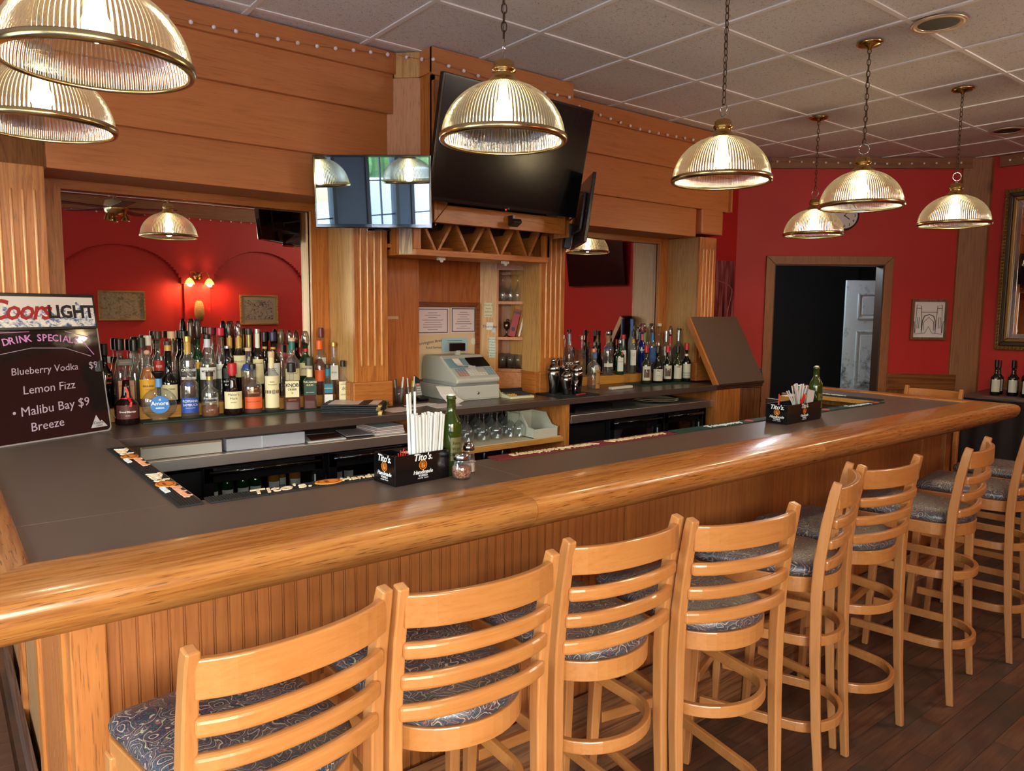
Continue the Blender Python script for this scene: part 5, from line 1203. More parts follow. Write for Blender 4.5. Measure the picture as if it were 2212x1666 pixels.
# ---------------- pendant lamps ----------------
def rib_glass():
    m = bpy.data.materials.new('ribbed_prism_glass'); m.use_nodes = True; nt = m.node_tree; nt.nodes.clear(); L = nt.links
    out = N(nt, 'ShaderNodeOutputMaterial')
    tr = N(nt, 'ShaderNodeBsdfTransparent'); tr.inputs[0].default_value = (.93, .91, .80, 1)
    gl = N(nt, 'ShaderNodeBsdfGlossy'); gl.inputs['Roughness'].default_value = .12
    rf = N(nt, 'ShaderNodeBsdfRefraction'); rf.inputs['Roughness'].default_value = .2; rf.inputs['IOR'].default_value = 1.35; rf.inputs[0].default_value = (1, .96, .8, 1)
    tl = N(nt, 'ShaderNodeBsdfTranslucent'); tl.inputs[0].default_value = (1, .93, .66, 1)
    lw = N(nt, 'ShaderNodeLayerWeight', Blend=.5); mr = N(nt, 'ShaderNodeMapRange'); mr.inputs['To Min'].default_value = .10; mr.inputs['To Max'].default_value = .85; L.new(lw.outputs['Facing'], mr.inputs['Value'])
    a = N(nt, 'ShaderNodeMixShader'); L.new(mr.outputs[0], a.inputs[0]); L.new(tr.outputs[0], a.inputs[1]); L.new(gl.outputs[0], a.inputs[2])
    b = N(nt, 'ShaderNodeMixShader'); b.inputs[0].default_value = .055; L.new(a.outputs[0], b.inputs[1]); L.new(tl.outputs[0], b.inputs[2])
    c = N(nt, 'ShaderNodeMixShader'); c.inputs[0].default_value = .26; L.new(b.outputs[0], c.inputs[1]); L.new(rf.outputs[0], c.inputs[2])
    L.new(c.outputs[0], out.inputs[0]); return m
shade_m = rib_glass()
bulb_m = plain('lit_bulb', (255, 236, 200), .4, emit=(255, 226, 170), es=15)
def shade_mesh():
    R0 = .198; nr = 110; per = 6; n = nr*per; prof = []
    for j in range(15):
        a = (PI/2)*(j/14)*.81; prof.append((R0*math.cos(a), R0*.905*math.sin(a)))
    vs = []; 
    for j, (r, z) in enumerate(prof):
        for i in range(n):
            th = 2*PI*i/n; d = .0022*math.cos(nr*th)*(r/R0)**.5
            vs.append(((r+d)*math.cos(th), (r+d)*math.sin(th), z))
    fs = [(j*n+i, j*n+(i+1) % n, (j+1)*n+(i+1) % n, (j+1)*n+i) for j in range(len(prof)-1) for i in range(n)]
    me = bpy.data.meshes.new('glass_shade'); me.from_pydata(vs, [], fs); me.materials.append(shade_m); me.polygons.foreach_set('use_smooth', [True]*len(me.polygons)); me.update(); return me
def pendant_proto():
    # origin at the rim plane centre
    t = thing('pendant_lamp', '', 'pendant lamp', (0, 0, 0))
    link('glass_shade', shade_mesh(), t)
    MB().lathe([(.188, -.008), (.195, -.012), (.203, -.010), (.2065, -.003), (.2065, .009), (.2015, .010), (.2015, -.002), (.193, -.004), (.188, -.008)], 72, closed=False).build('rim_band', brass_d, t, smooth=True, world=False)
    MB().lathe([(.060, .164), (.063, .169), (.058, .175), (.043, .186), (.034, .198), (.033, .209), (.039, .212), (.039, .220), (.034, .223), (.034, .238), (.027, .244), (.012, .247)], 40).build('cap', brass, t, smooth=True, world=False)
    MB().lathe([(.012, .246), (.006, .25), (.005, .262), (.001, .263)], 16).build('finial', chrome, t, smooth=True, world=False)
    MB().tube([(.0245*math.cos(2*PI*i/24), 0, .284+.0245*math.sin(2*PI*i/24)) for i in range(24)], .0028, 8, closed=True, up=(0, 1, 0)).build('ring', chrome, t, smooth=True, world=False)
    # chain up to the ceiling
    lk = MB().tube([(.0085*math.cos(2*PI*i/16), 0, .0165*math.sin(2*PI*i/16)) for i in range(16)], .0021, 6, closed=True, up=(0, 1, 0)).mesh('chain_link', chain_m, True)
    z = .308+.0125; i = 0; top_z = CZ-2.165-.012
    while z < top_z:
        o = link('chain_link', lk, t); o.location = (0, 0, z); o.rotation_euler = (0, 0, PI/2*(i % 2)+.3); z += .0278; i += 1
    MB().tube([(.006, .003, .30), (-.006, .004, .45), (.006, -.004, .6), (.0, .004, .79)], .0018, 6).build('cord', plain('brown_cord', (88, 66, 50), .6), t, smooth=True, world=False)
    MB().lathe([(.062, CZ-2.165-.001), (.064, CZ-2.165-.006), (.05, CZ-2.165-.016), (.014, CZ-2.165-.024), (.008, CZ-2.165-.034), (.001, CZ-2.165-.036)], 36).build('ceiling_canopy', brass, t, smooth=True, world=False)
    b = MB().lathe([(.001, .045), (.018, .052), (.03, .072), (.03, .092), (.016, .13), (.013, .165)], 20).build('bulb', bulb_m, t, smooth=True, world=False)
    b.visible_shadow = True
    light('bulb_light', 'POINT', (0, 0, .03), 5.5, (1, .80, .52), .03, parent=t)
    return t
pp = pendant_proto()
PL = [(.334, 1.96, 'ribbed glass dome pendant, nearest and largest, cropped by the upper left corner'), (.308, 2.735, 'ribbed glass dome pendant just below and behind the largest one at the upper left'), (1.491, 1.955, 'ribbed glass dome pendant hanging before the big television'),
      (2.639, 1.955, 'ribbed glass dome pendant, fourth from the left, before the right end of the header'), (4.955, 2.87, 'smallest ribbed glass dome pendant, lowest in the picture, partly hidden by its neighbour'), (3.80, 1.947, 'ribbed glass dome pendant overlapping the round wall clock'), (4.985, 1.965, 'ribbed glass dome pendant, farthest right, before the pine corner post')]
for i, (x, y, lb) in enumerate(PL):
    o = pp if i == 0 else copy_tree(pp)
    o.location = (x, y, 2.165); o.rotation_euler = (0, 0, i*.4); o['label'] = lb; o['group'] = 'ribbed glass pendants over the bar'

# ---------------- televisions ----------------
def tv(name_label, c, w, h, yaw, tilt, scr, frame=black_p, bez=.012, th=.035, group='television sets'):
    t = thing('television', name_label, 'television', c, (math.radians(tilt), 0, math.radians(yaw)), group=group)
    MB().box(-w/2, w/2, 0, th, -h/2, h/2).build('housing', frame, t, world=False, bevel=.004, seg=3)
    MB().box(-w/2+bez, w/2-bez, -.0015, .0, -h/2+bez*1.7, h/2-bez).build('screen', scr, t, world=False)
    MB().box(-w*.3, w*.3, th, th+.02, -h*.3, h*.25).build('rear_cover', black_p, t, world=False, bevel=.006)
    return t
scr_d = plain('screen_black', (9, 9, 11), .22, 0, .35)
m, nt, b = new_mat('glossy_tv_screen'); b.inputs['Base Color'].default_value = (.004, .006, .009, 1); b.inputs['Roughness'].default_value = .015; b.inputs['IOR'].default_value = 3.2; b.inputs['Specular IOR Level'].default_value = .9; b.inputs['Specular Tint'].default_value = (.70, .88, 1, 1); scr_g = m
big = tv('big black television tilted forward over the wine rack', (2.538, 3.206, 2.460), 1.052, .61, 2.3, 12.5, scr_d, th=.03)
MB().box(-.07, .09, .032, .09, -.18, .10).build('wall_mount', black_p, big, world=False)
MB().lathe([(.001, 0), (.004, 0), (.004, .002), (.001, .002)], 10).xf(Matrix.Translation((-.02, -.002, -.306)) @ Matrix.Rotation(PI/2, 4, 'X')).build('standby_light', plain('standby_red', (255, 30, 30), .4, emit=(255, 30, 30), es=4), big, world=False)
lettering('LG', .014, plain('logo_silver', (150, 150, 154), .3, .6), big, frame_m((.0, -.0006, -.300), (1, 0, 0), (0, 0, 1)))
sm = tv('small glossy television reflecting the street windows, angled on the pilaster', (1.777, 3.402, 2.196), .592, .355, -40.3, 5.9, scr_g, frame=plain('gloss_bezel', (20, 21, 25), .05, 0, .8, 1), th=.03)
lettering('LG', .010, plain('logo_silver', (150, 150, 154), .3, .6), sm, frame_m((-.0, -.0006, -.168), (1, 0, 0), (0, 0, 1)))
MB().lathe([(.001, 0), (.06, 0), (.062, .006), (.05, .012), (.001, .012)], 28, sy=.5).xf(Matrix.Translation((.02, .03, -.19))).build('stand_ring', black_g, sm, world=False)
MB().box(-.03, .03, .05, .20, -.05, .05).build('wall_mount', black_p, sm, world=False)
t3 = tv('slim television seen edge-on beside the right pilaster', (3.195, 3.37, 2.205), .60, .40, 55.5, 7, scr_d, th=.02)
MB().box(.16, .25, .03, .07, -.20, -.05).build('wall_mount', plain('mount_dark', (36, 42, 50), .5), t3, world=False)
MB().tube([(.1, .05, -.02), (.2, .08, -.05), (.22, .1, -.12), (.12, .07, -.14)], .005, 6).build('cable', plain('cable_blue_grey', (60, 72, 84), .5), t3, world=False, smooth=True)
t4 = tv('large dark television on the right wall, seen only in the back-bar mirror', (7.24, .62, 2.27), 1.1, .64, -90, 8, scr_d)
# ---------------- liquor bottles ----------------
def prof(kind, h, r):
    """outer silhouettes (radius, z) for bottles of height h to the neck top"""
    nk = max(.0115, min(.0145, r*.36))
    if kind == 'wine': return [(r*.9, 0), (r, .006), (r, h*.60), (r*.93, h*.645), (r*.62, h*.70), (nk*1.1, h*.76), (nk, h*.80), (nk, h)]
    if kind == 'burg': return [(r*.9, 0), (r, .006), (r, h*.50), (r*.86, h*.58), (r*.55, h*.68), (nk*1.15, h*.77), (nk, h*.82), (nk, h)]
    if kind == 'tall': return [(r*.9, 0), (r, .005), (r, h*.62), (r*.9, h*.68), (r*.6, h*.73), (nk*1.1, h*.775), (nk, h*.80), (nk, h)]
    if kind == 'squat': return [(r*.92, 0), (r, .006), (r, h*.58), (r*.92, h*.64), (r*.6, h*.70), (nk*1.15, h*.74), (nk, h*.77), (nk, h)]
    if kind == 'neck': return [(r*.9, 0), (r, .006), (r, h*.36), (r*.9, h*.42), (r*.5, h*.48), (nk*1.2, h*.53), (nk, h*.57), (nk, h)]
    if kind == 'cone': return [(r*.9, 0), (r, .006), (r*.98, h*.50), (r*.8, h*.62), (nk*1.5, h*.76), (nk, h*.84), (nk, h)]
    if kind == 'bell': return [(r*.92, 0), (r, .006), (r*1.0, h*.36), (r*.9, h*.47), (r*.52, h*.56), (nk*1.4, h*.66), (nk*1.2, h*.80), (nk, h)]
    if kind == 'globe':
        R = r; c = R*1.0; p = [(R*.45, 0), (R*.5, .003)]
        for i in range(2, 12):
            a = -PI/2+PI*i/13; p.append((R*math.cos(a), c+R*math.sin(a)))
        zt = c+R*math.sin(-PI/2+PI*11/13)
        return p+[(nk*1.2, zt+.006), (nk, zt+.012), (nk, h)]
    return prof('tall', h, r)
def bottle(key, x, y, z, H, r, kind, glass, cap, caph, label=None, liq=None, lvl=.5, cat='bottle', desc='', group=None, flat=1.0, capw=1.0, neck=None, txt=(), lab=(.12, .52), labw=1.7, yaw=None, pour=False, square=False, extra=None, tcol=None):
    th = math.atan2(x, y)*.75 if yaw is None else yaw
    t = thing('liquor_bottle' if 'wine' not in kind and kind != 'burg' else 'wine_bottle', desc, cat, (x, y, z), -th, group=group)
    h = H-caph
    P_ = prof(kind, h, r); n = 24
    zb = max(q[1] for q in P_ if q[0] >= r*.97)
    if square:
        m = MB(); ra = r*.86; zs_ = zb
        m.prism(rrect2(ra, ra*flat, ra*.3), 0, zs_); g1 = m
        top = [(q[0]/r*ra*1.02, q[1]) for q in P_ if q[1] >= zs_-1e-6]
        g1.lathe(top, n, sy=min(1, flat*1.1))
        body = g1.build('glass', glass, t, smooth=False, world=False, bevel=.003, seg=2)
    else:
        body = MB().lathe(P_, n, sy=flat, closed=True).build('glass', glass, t, smooth=True, world=False)
    if liq:
        zl = zb*lvl if lvl <= 1 else zb
        q = [(a*.94, max(.003, b)) for a, b in P_ if b < zl]
        if lvl > 1: q = [(a*.93, max(.003, b)) for a, b in P_ if b < h*.8]
        else:
            rl_ = r*.94; q.append((rl_, zl)); 
        q.append((.001, q[-1][1]+.0005)); q.insert(0, (.001, .003))
        if square: MB().prism(rrect2(r*.80, r*.80*flat, r*.22), .004, zl if lvl <= 1 else zb*.98).build('liquid', liq, t, world=False)
        else: MB().lathe(q, n, sy=flat, closed=False).build('liquid', liq, t, smooth=True, world=False)
    nk = P_[-1][0]
    if pour:
        MB().lathe([(nk*1.25, -caph*.15), (nk*1.3, 0), (nk*1.6, caph*.25), (nk*1.15, caph*.8), (nk*.7, caph)], 14, (0, 0, h), sy=.8).build('pourer_cover', cap, t, smooth=True, world=False)
    elif capw == 'globe':
        MB().sphere((0, 0, h+caph*.5), caph*.56, 16, 10, .85).build('stopper', cap, t, smooth=True, world=False)
    elif capw == 'bowl':
        MB().lathe([(nk*.9, 0), (nk*1.3, caph*.25), (nk*2.1, caph*.9), (nk*2.1, caph), (nk*1.7, caph*.75), (.001, caph*.7)], 24, (0, 0, h)).build('stopper', cap, t, smooth=True, world=False)
    elif isinstance(capw, str) and capw == 'wide':
        MB().box(-r*.60, r*.60, -nk*1.6, nk*1.6, h, h+caph).build('cap', cap, t, world=False, bevel=.002)
    else:
        cw = nk*1.18*capw; MB().lathe([(cw, -caph*.1), (cw*1.02, 0), (cw*1.02, caph*.94), (cw*.9, caph)], 20, (0, 0, h)).build('cap', cap, t, smooth=False, world=False)
    if neck:
        z0, z1, mt = neck; rr_ = [q[0] for q in P_ if q[1] >= h*z0]; rn = nk*1.06
        MB().lathe([(rn*1.02, h*z0), (rn, h*z1)], 20, sy=1, closed=False).build('neck_label', mt, t, smooth=True, world=False)
    if label:
        z0, z1 = H*lab[0], H*lab[1]
        if square:
            hw = r*.80*min(1, labw/1.7); yy = -r*.86*flat-.0007
            MB().box(-hw, hw, yy-.0006, yy, z0, z1).build('paper_label', label, t, world=False)
        else:
            a0 = -PI/2-labw/2; a1 = -PI/2+labw/2; rl_ = r*1.012
            MB().lathe([(rl_, z0), (rl_, z1)], 14, sy=flat, closed=False, a0=a0, a1=a1).build('paper_label', label, t, smooth=True, world=False)
    for (s, size, zf, mt, *o) in txt:
        kw = o[0] if o else {}
        mb = text_mb(s, size, .0004, **kw)
        rr_ = r*1.012+.0006
        if square: mb.v = [(v[0], -r*.86*flat-.0016-v[2], H*zf+v[1]) for v in mb.v]
        else: mb.v = [((rr_+v[2])*math.sin(v[0]/rr_), -flat*(rr_+v[2])*math.cos(v[0]/rr_), H*zf+v[1]) for v in mb.v]
        raw(mb, 'lettering', mt, t)
    if extra: extra(t, h, r)
    return t
def rrect2(hx, hy, r, n=4):
    pts = []
    for cx_, cy_, a in ((hx-r, -hy+min(r, hy*.9), -PI/2), (hx-r, hy-min(r, hy*.9), 0), (-hx+r, hy-min(r, hy*.9), PI/2), (-hx+r, -hy+min(r, hy*.9), PI)):
        for i in range(n+1): q = a+PI/2*i/n; pts.append((cx_+r*math.cos(q), cy_+min(r, hy*.9)*math.sin(q)))
    return pts
pk = lambda n, c, r=.5: plain(n, c, r)
Lc = pk('label_cream', (226, 212, 170)); Lw = pk('label_white', (222, 220, 214)); Lt = pk('label_tan', (180, 128, 100)); Ly = pk('label_yellow', (224, 164, 36)); Lo = pk('label_orange', (222, 90, 40)); Lb = pk('label_blue', (30, 70, 160)); Lg = pk('label_green', (22, 62, 52)); Lteal = pk('label_teal', (30, 112, 134)); Lr = pk('label_red', (170, 34, 34)); Lbr = pk('label_brown', (84, 34, 32)); Lk = pk('label_black', (20, 18, 18)); Lgold = pk('label_gold', (190, 150, 70), .3)
kB = plain('cap_black', (16, 15, 16), .35); kR = plain('wax_red', (186, 26, 40), .35); kG = plain('cap_gold', (196, 156, 84), .3, .7); kC = plain('cap_cork', (214, 180, 150), .6); kW = plain('cap_white', (214, 212, 208), .4); kO = plain('cap_orange', (232, 100, 34), .4); kBl = plain('cap_blue', (26, 30, 70), .35); kDg = plain('cap_dark_green', (44, 50, 40), .4); kM = plain('cap_maroon', (96, 24, 34), .3); kP = plain('cap_pinkred', (200, 30, 66), .3); kS = plain('cap_silver', (176, 178, 182), .25, .8); kBr = plain('cap_brown', (54, 40, 30), .4)
kSm = thin_glass('smoky_cover', (.55, .5, .48), .1, .15); kT = plain('tex_dark', (34, 30, 30), .5); kWt = white_t; kGo = plain('gold_text', (200, 140, 70), .4); kBt = plain('blue_text', (36, 60, 150), .5)
def ribbon(t, h, r):
    rb = plain('red_ribbon', (200, 16, 30), .45)
    MB().sweep([(-.004, -.022, .175), (.004, -.024, .15), (.006, -.026, .125), (.016, -.048, .105), (.012, -.0545, .085)], [(-.005, -.0006), (.005, -.0006), (.005, .0006), (-.005, .0006)], up=(0, 1, 0)).build('ribbon', rb, t, world=False)
    MB().lathe([(.0265, .118), (.0265, .124)], 20, closed=False).build('ribbon_band', rb, t, world=False)
def belt(t, h, r):
    MB().lathe([(r*1.02, h*.34), (r*1.02, h*.40)], 20, closed=False).build('belt', plain('leather_brown', (86, 44, 34), .5), t, world=False)
    MB().lathe([(.001, 0), (.012, 0), (.012, .002), (.001, .002)], 10).xf(Matrix.Translation((.006, -r*1.02, h*.37)) @ Matrix.Rotation(PI/2, 4, 'X')).build('buckle', plain('pewter', (120, 106, 96), .3, 1), t, world=False)
def disc_lab(mat, rr_, zc, txts, flat):
    def f(t, h, r):
        MB().lathe([(.001, 0), (rr_, 0), (rr_*.99, .0012), (.001, .0012)], 36).xf(Matrix.Translation((0, -r*flat-.0005, zc)) @ Matrix.Rotation(PI/2, 4, 'X')).build('round_label', mat, t, world=False)
        for s, sz, dz in txts: lettering(s, sz, white_t, t, frame_m((0, -r*flat-.0022, zc+dz), (1, 0, 0), (0, 0, 1)), bold=.0004)
    return f
def seal(t, h, r): MB().lathe([(.001, 0), (.009, 0), (.008, .002), (.001, .002)], 16).xf(Matrix.Translation((.010, -r*.98, h*.66)) @ Matrix.Rotation(PI/2, 4, 'X')).build('wax_seal', kR, t, world=False)
GL = 'front row of liquor bottles, left of the register'; GM2 = 'middle row of liquor bottles on the left step'; GB = 'rear row of liquor bottles on the left step'; GR = 'liquor bottles on the right step'; GW = 'wine bottles on the right counter mat'
BO = [
 ('gm', 0.701, 3.79, .219, .0525, 'bell', gl_brown, kM, .012, Lbr, None, 0, GL, 'squat dark brown bottle with a red ribbon and brown label, leftmost of the front row', dict(lab=(.13, .42), labw=2.0, txt=[("Grand Marnier", .0125, .28, kWt, dict(bold=.0003)), ("LIQUEUR", .005, .2, kWt)], extra=ribbon, neck=(.80, .90, Lw))),
 ('amore', 0.84, 3.785, .233, .078, 'globe', glass_c, kB, .034, None, liq_yellow, .42, GL, 'round clear flask with a blue disc label and black bowl stopper', dict(flat=.42, capw='bowl', neck=(.80, 1.0, plain('neck_blue', (90, 140, 190), .4)), extra=disc_lab(plain('disc_blue', (24, 112, 190), .4), .042, .078, [('di', .013, .024), ('Amore', .026, .006), ('SAMBUCA', .008, -.016)], .42))),
 ('romana', 0.979, 3.79, .281, .0415, 'tall', glass_c, kS, .03, Lb, liq_clear, .9, GL, 'clear bottle with blue and white sambuca label and faceted silver cap', dict(lab=(.10, .36), labw=2.2, txt=[("ROMANA", .018, .30, kWt), ("SAMBUCA", .0165, .235, kWt), ("LIQUORE CLASSICO", .005, .185, kWt)], neck=(.62, .68, Lb), capw=1.2)),
 ('breck', 1.075, 3.79, .22, .0415, 'squat', glass_c, kBr, .02, None, liq_amber, .45, GL, 'small clear whiskey bottle with white script and a brown cap', dict(txt=[("Breckenridge", .014, .42, kWt, dict(shear=.3)), ("BOURBON WHISKEY", .006, .34, kWt), ("Est 2008", .006, .16, kWt)], neck=(.9, 1.0, kG))),
 ('maker', 1.186, 3.79, .259, .047, 'bell', gl_brown, kR, .05, Lc, None, 0, GL, 'dark bourbon bottle with dripping red wax top and cream label', dict(lab=(.13, .46), labw=2.1, txt=[("Maker's", .018, .40, kT), ("Mark", .018, .325, kT), ("WHISKY", .008, .25, kT)], neck=(.78, 1.0, kR), capw=1.25)),
 ('bulleit', 1.287, 3.79, .25, .046, 'squat', glass_c, kB, .022, Lo, liq_red, 1.0, GL, 'flask-like amber bottle with an orange label and black cap', dict(flat=.75, lab=(.10, .34), labw=2.2, txt=[("BULLEIT BOURBON", .0085, .24, kT), ("BULLEIT", .012, .5, kGo), ("BOURBON", .012, .42, kGo)])),
 ('basil', 1.386, 3.79, .312, .0385, 'tall', glass_c, kC, .028, Lc, liq_clear, .3, GL, 'tall bottle with a long cream label and brown leather belt', dict(lab=(.07, .60), labw=2.2, extra=belt, neck=(.80, 1.0, Lc), txt=[("BASIL", .010, .50, kT), ("HAYDEN'S", .010, .455, kT)])),
 ('knob', 1.493, 3.79, .249, .049, 'squat', glass_c, kB, .045, Lc, liq_red, 1.0, GL, 'square whiskey bottle with black wax cap and large cream label', dict(square=True, flat=.62, lab=(.28, .62), labw=1.5, capw=1.3, txt=[("KNOB", .026, .53, kT, dict(spacing=.85, bold=.0006)), ("CREEK", .014, .44, kT, dict(spacing=1.15, bold=.0005)), ("9", .018, .36, kT), ("KENTUCKY", .008, .22, kGo)])),
 ('tulla', 1.593, 3.79, .275, .041, 'squat', glass_c, kDg, .04, Lg, liq_red, 1.0, GL, 'square whiskey bottle with a dark green label and cream neck', dict(square=True, flat=.7, lab=(.27, .56), labw=1.6, capw=1.3, neck=(.72, .9, Lc), txt=[("TULLAMORE", .0125, .52, Lc, dict(bold=.0003)), ("D.E.W.", .0125, .465, Lc, dict(bold=.0003)), ("IRISH WHISKEY", .0065, .32, kWt)])),
 ('bush', 1.698, 3.79, .24, .036, 'squat', glass_c, kBr, .02, Lw, liq_red, 1.0, GL, 'square whiskey bottle with teal shield over a white label', dict(square=True, flat=.8, lab=(.08, .32), labw=1.3, neck=(.80, .98, Lteal), txt=[("BUSHMILLS", .009, .46, kWt)], extra=lambda t, h, r: MB().box(-r*.62, r*.62, -r*.86*.8-.0013, -r*.86*.8-.0006, .085, .135).build('teal_label', Lteal, t, world=False, bevel=.0002))),
 ('keeper', 1.778, 3.77, .258, .0325, 'squat', glass_c, kB, .03, Lc, liq_red, .95, GL, 'slim whiskey bottle with a cream octagonal label, rightmost of the front row', dict(square=True, flat=.8, lab=(.14, .56), labw=1.6, txt=[("KEEPER'S", .009, .50, kT), ("✱" if False else "*", .05, .37, kT), ("HEART", .011, .28, kT)])),
 ('matte1', .560, 3.93, .305, .031, 'tall', gl_black, kB, .04, None, None, 0, GM2, 'matte black bottle behind the specials board, leftmost', {}),
 ('matte2', .640, 3.93, .304, .034, 'tall', gl_black, kB, .05, None, None, 0, GM2, 'matte black bottle with orange script beside the square-capped bottle', dict(txt=[("Caramel", .016, .48, plain('orange_script', (210, 100, 30), .5), dict(shear=.3)), ("Chocolate", .012, .40, plain('orange_script', (210, 100, 30), .5))])),
 ('disar', .722, 3.90, .232, .050, 'squat', glass_c, kB, .032, Lt, liq_red, 1.0, GM2, 'broad square bottle with a wide black cap and copper label', dict(square=True, flat=.5, capw='wide', lab=(.14, .56), labw=1.4, txt=[("DISARONNO", .010, .45, kT), ("ORIGINALE", .006, .36, kT)], extra=lambda t, h, r: lettering('DISARONNO', .007, kGo, t, frame_m((0, -.0238, h+.016), (1, 0, 0), (0, 0, 1))))),
 ('rib1', .712, 3.965, .325, .030, 'cone', glass_c, kB, .05, None, liq_clear, .6, GB, 'ribbed clear bottle with a tall black cap, left of its twin', dict(capw=1.4, flat=.9)),
 ('rib2', .775, 3.965, .320, .030, 'cone', glass_c, kB, .05, None, liq_clear, .6, GB, 'ribbed clear bottle with a tall black cap, right of its twin', dict(capw=1.5, flat=.9)),
 ('ferrand', .818, 3.90, .272, .039, 'cone', glass_c, kC, .026, Ly, liq_orange, 2, GM2, 'orange liqueur bottle with a round wooden stopper and yellow label', dict(capw='globe', flat=.85, lab=(.14, .48), labw=2.4, txt=[("FERRAND", .012, .36, kT, dict(bold=.0003)), ("COGNAC", .007, .30, kT)])),
 ('beamw', .838, 3.968, .339, .030, 'tall', glass_c, kW, .045, Lw, liq_amber, .6, GB, 'clear bottle with a white screw cap behind the wooden stopper', dict(capw=1.3, lab=(.3, .55), txt=[("BEAM", .016, .46, kT, dict(bold=.0004))])),
 ('greencap', .8035-.0, 3.935, .330, .012, 'tall', glass_c, kDg, .045, None, None, 0, GB, 'narrow bottle with a dark olive cap beside the white cap', dict(capw=1.2)),
 ('galli', .913, 3.90, .312, .041, 'neck', gl_black, kBr, .018, Lc, None, 0, GM2, 'long-necked black bottle with a gold collar and cream label', dict(flat=.8, lab=(.08, .32), labw=2.2, neck=(.90, 1.0, Lgold), txt=[("CATERIN", .013, .25, kT)])),
 ('red1', .885, 3.968, .359, .029, 'tall', glass_c, kBr, .035, Lr, liq_amber, .5, GB, 'whisky bottle with a slanted red label and brown cap', dict(capw=1.2, lab=(.42, .60), txt=[("RED", .016, .52, kWt)])),
 ('cream1', .947, 3.968, .358, .029, 'tall', glass_c, kC, .032, None, liq_amber, .5, GB, 'clear whisky bottle with a cream cap, behind the gold collar bottle', dict(capw=1.3)),
 ('campari', 1.005, 3.90, .335, .040, 'tall', glass_c, kG, .026, Lw, liq_red, .7, GM2, 'clear aperitif bottle with a gold cap and big white lettering', dict(flat=.8, neck=(.80, 1.0, Lgold), lab=(.36, .40), labw=1.9, txt=[("CAMPARI", .018, .50, kWt, dict(bold=.0005))])),
 ('dark1', 1.008, 3.972, .36, .026, 'tall', gl_brown, kB, .035, None, None, 0, GB, 'dark bottle with a black cap, left of the smoky covers', dict(capw=1.2)),
 ('brownp', 1.035-.0, 3.945, .42, .011, 'tall', glass_c, plain('smoky_brown', (50, 30, 24), .2), .11, None, None, 0, GB, 'bottle under a tall smoky brown pourer cover', dict(pour=True)),
 ('greenp', 1.072, 3.968, .42, .035, 'tall', gl_green, plain('smoky_grey', (60, 44, 44), .2), .085, Ly, None, 0, GB, 'green bottle under a tall smoky pourer cover', dict(pour=True, flat=.8, lab=(.40, .48), labw=.9)),
 ('molin', 1.100, 3.90, .342, .041, 'squat', glass_c, kB, .02, Lw, liq_clear, 1.0, GM2, 'clear bottle with black cap and a wide white label', dict(flat=.8, neck=(.86, 1.0, plain('neck_palestripe', (196, 200, 214), .4)), lab=(.34, .52), labw=2.4, txt=[("MOLINARI", .015, .46, kT, dict(bold=.0004))])),
 ('darkred', 1.138, 3.968, .377, .027, 'tall', glass_c, kM, .034, None, liq_clear, .5, GB, 'pale bottle with a square dark red cap', dict(capw=1.35)),
 ('pinkcap', 1.185, 3.968, .373, .030, 'cone', glass_c, kP, .036, Lw, liq_clear, .6, GB, 'ribbed clear bottle with a bright pinkish red cap', dict(capw=1.4, lab=(.3, .5), txt=[("SOUTHERN", .012, .42, kT)])),
 ('blackrom', 1.195, 3.885, .283, .031, 'squat', gl_black, kS, .012, Lk, None, 0, GM2, 'small black bottle with white lettering behind the red wax bottle', dict(flat=.75, txt=[("ROMANA", .012, .36, kWt), ("BLACK", .012, .30, kWt)], lab=(.42, .6), extra=None)),
 ('kahl', 1.232, 3.968, .408, .022, 'tall', gl_brown, plain('smoky_brown', (50, 30, 24), .2), .075, None, None, 0, GB, 'dark bottle with a gold neck under a smoky cover, left of the clear cover', dict(pour=True, neck=(.80, 1.0, Lgold))),
 ('gold1', 1.278, 3.966, .408, .036, 'tall', gl_brown, kSm, .075, Lc, None, 0, GB, 'dark brandy bottle with a gold neck label under a clear cover', dict(flat=.8, pour=True, neck=(.80, 1.0, Lgold), lab=(.28, .56), labw=2.2, txt=[("BRANDY", .014, .48, kT)])),
 ('bluelab', 1.303, 3.895, .271, .038, 'squat', glass_c, kC, .016, None, liq_amber, .8, GM2, 'bourbon bottle with a cream cork top and blue shoulder band', dict(flat=.8, extra=lambda t, h, r: MB().lathe([(r*1.0, h*.60), (r*.66, h*.72)], 20, sy=.8, closed=False).build('shoulder_label', Lb, t, world=False))),
 ('gold2', 1.335, 3.972, .369, .020, 'tall', gl_brown, kB, .03, None, None, 0, GB, 'dark bottle with a black cap and greenish gold neck', dict(neck=(.72, 1.0, plain('neck_olive_gold', (140, 130, 74), .3, .5)), capw=1.2)),
 ('canad', 1.378, 3.968, .366, .032, 'tall', gl_brown, kS, .022, Lc, None, 0, GB, 'dark whisky bottle with a silvery neck label and cream label', dict(flat=.9, neck=(.72, 1.0, Lw), lab=(.2, .56), labw=2.0, txt=[("CANADIAN", .010, .5, kT)])),
 ('blk1', 1.418, 3.972, .351, .018, 'tall', gl_black, kB, .05, None, None, 0, GB, 'thin black bottle with a black capsule and gold ring', dict(neck=(.86, .9, Lgold))),
 ('cc', 1.462, 3.966, .349, .036, 'tall', gl_brown, kBl, .045, Lw, None, 0, GB, 'whisky bottle with a navy cap and plain white label', dict(flat=.8, capw=1.2, neck=(.84, .88, Lgold), lab=(.2, .52), labw=2.2, txt=[("CC", .018, .42, Lk)])),
 ('pour1', 1.510, 3.975, .363, .018, 'tall', glass_c, plain('smoky_tan', (90, 72, 50), .2), .07, None, liq_clear, .4, GB, 'clear bottle with a tan smoky pourer', dict(pour=True)),
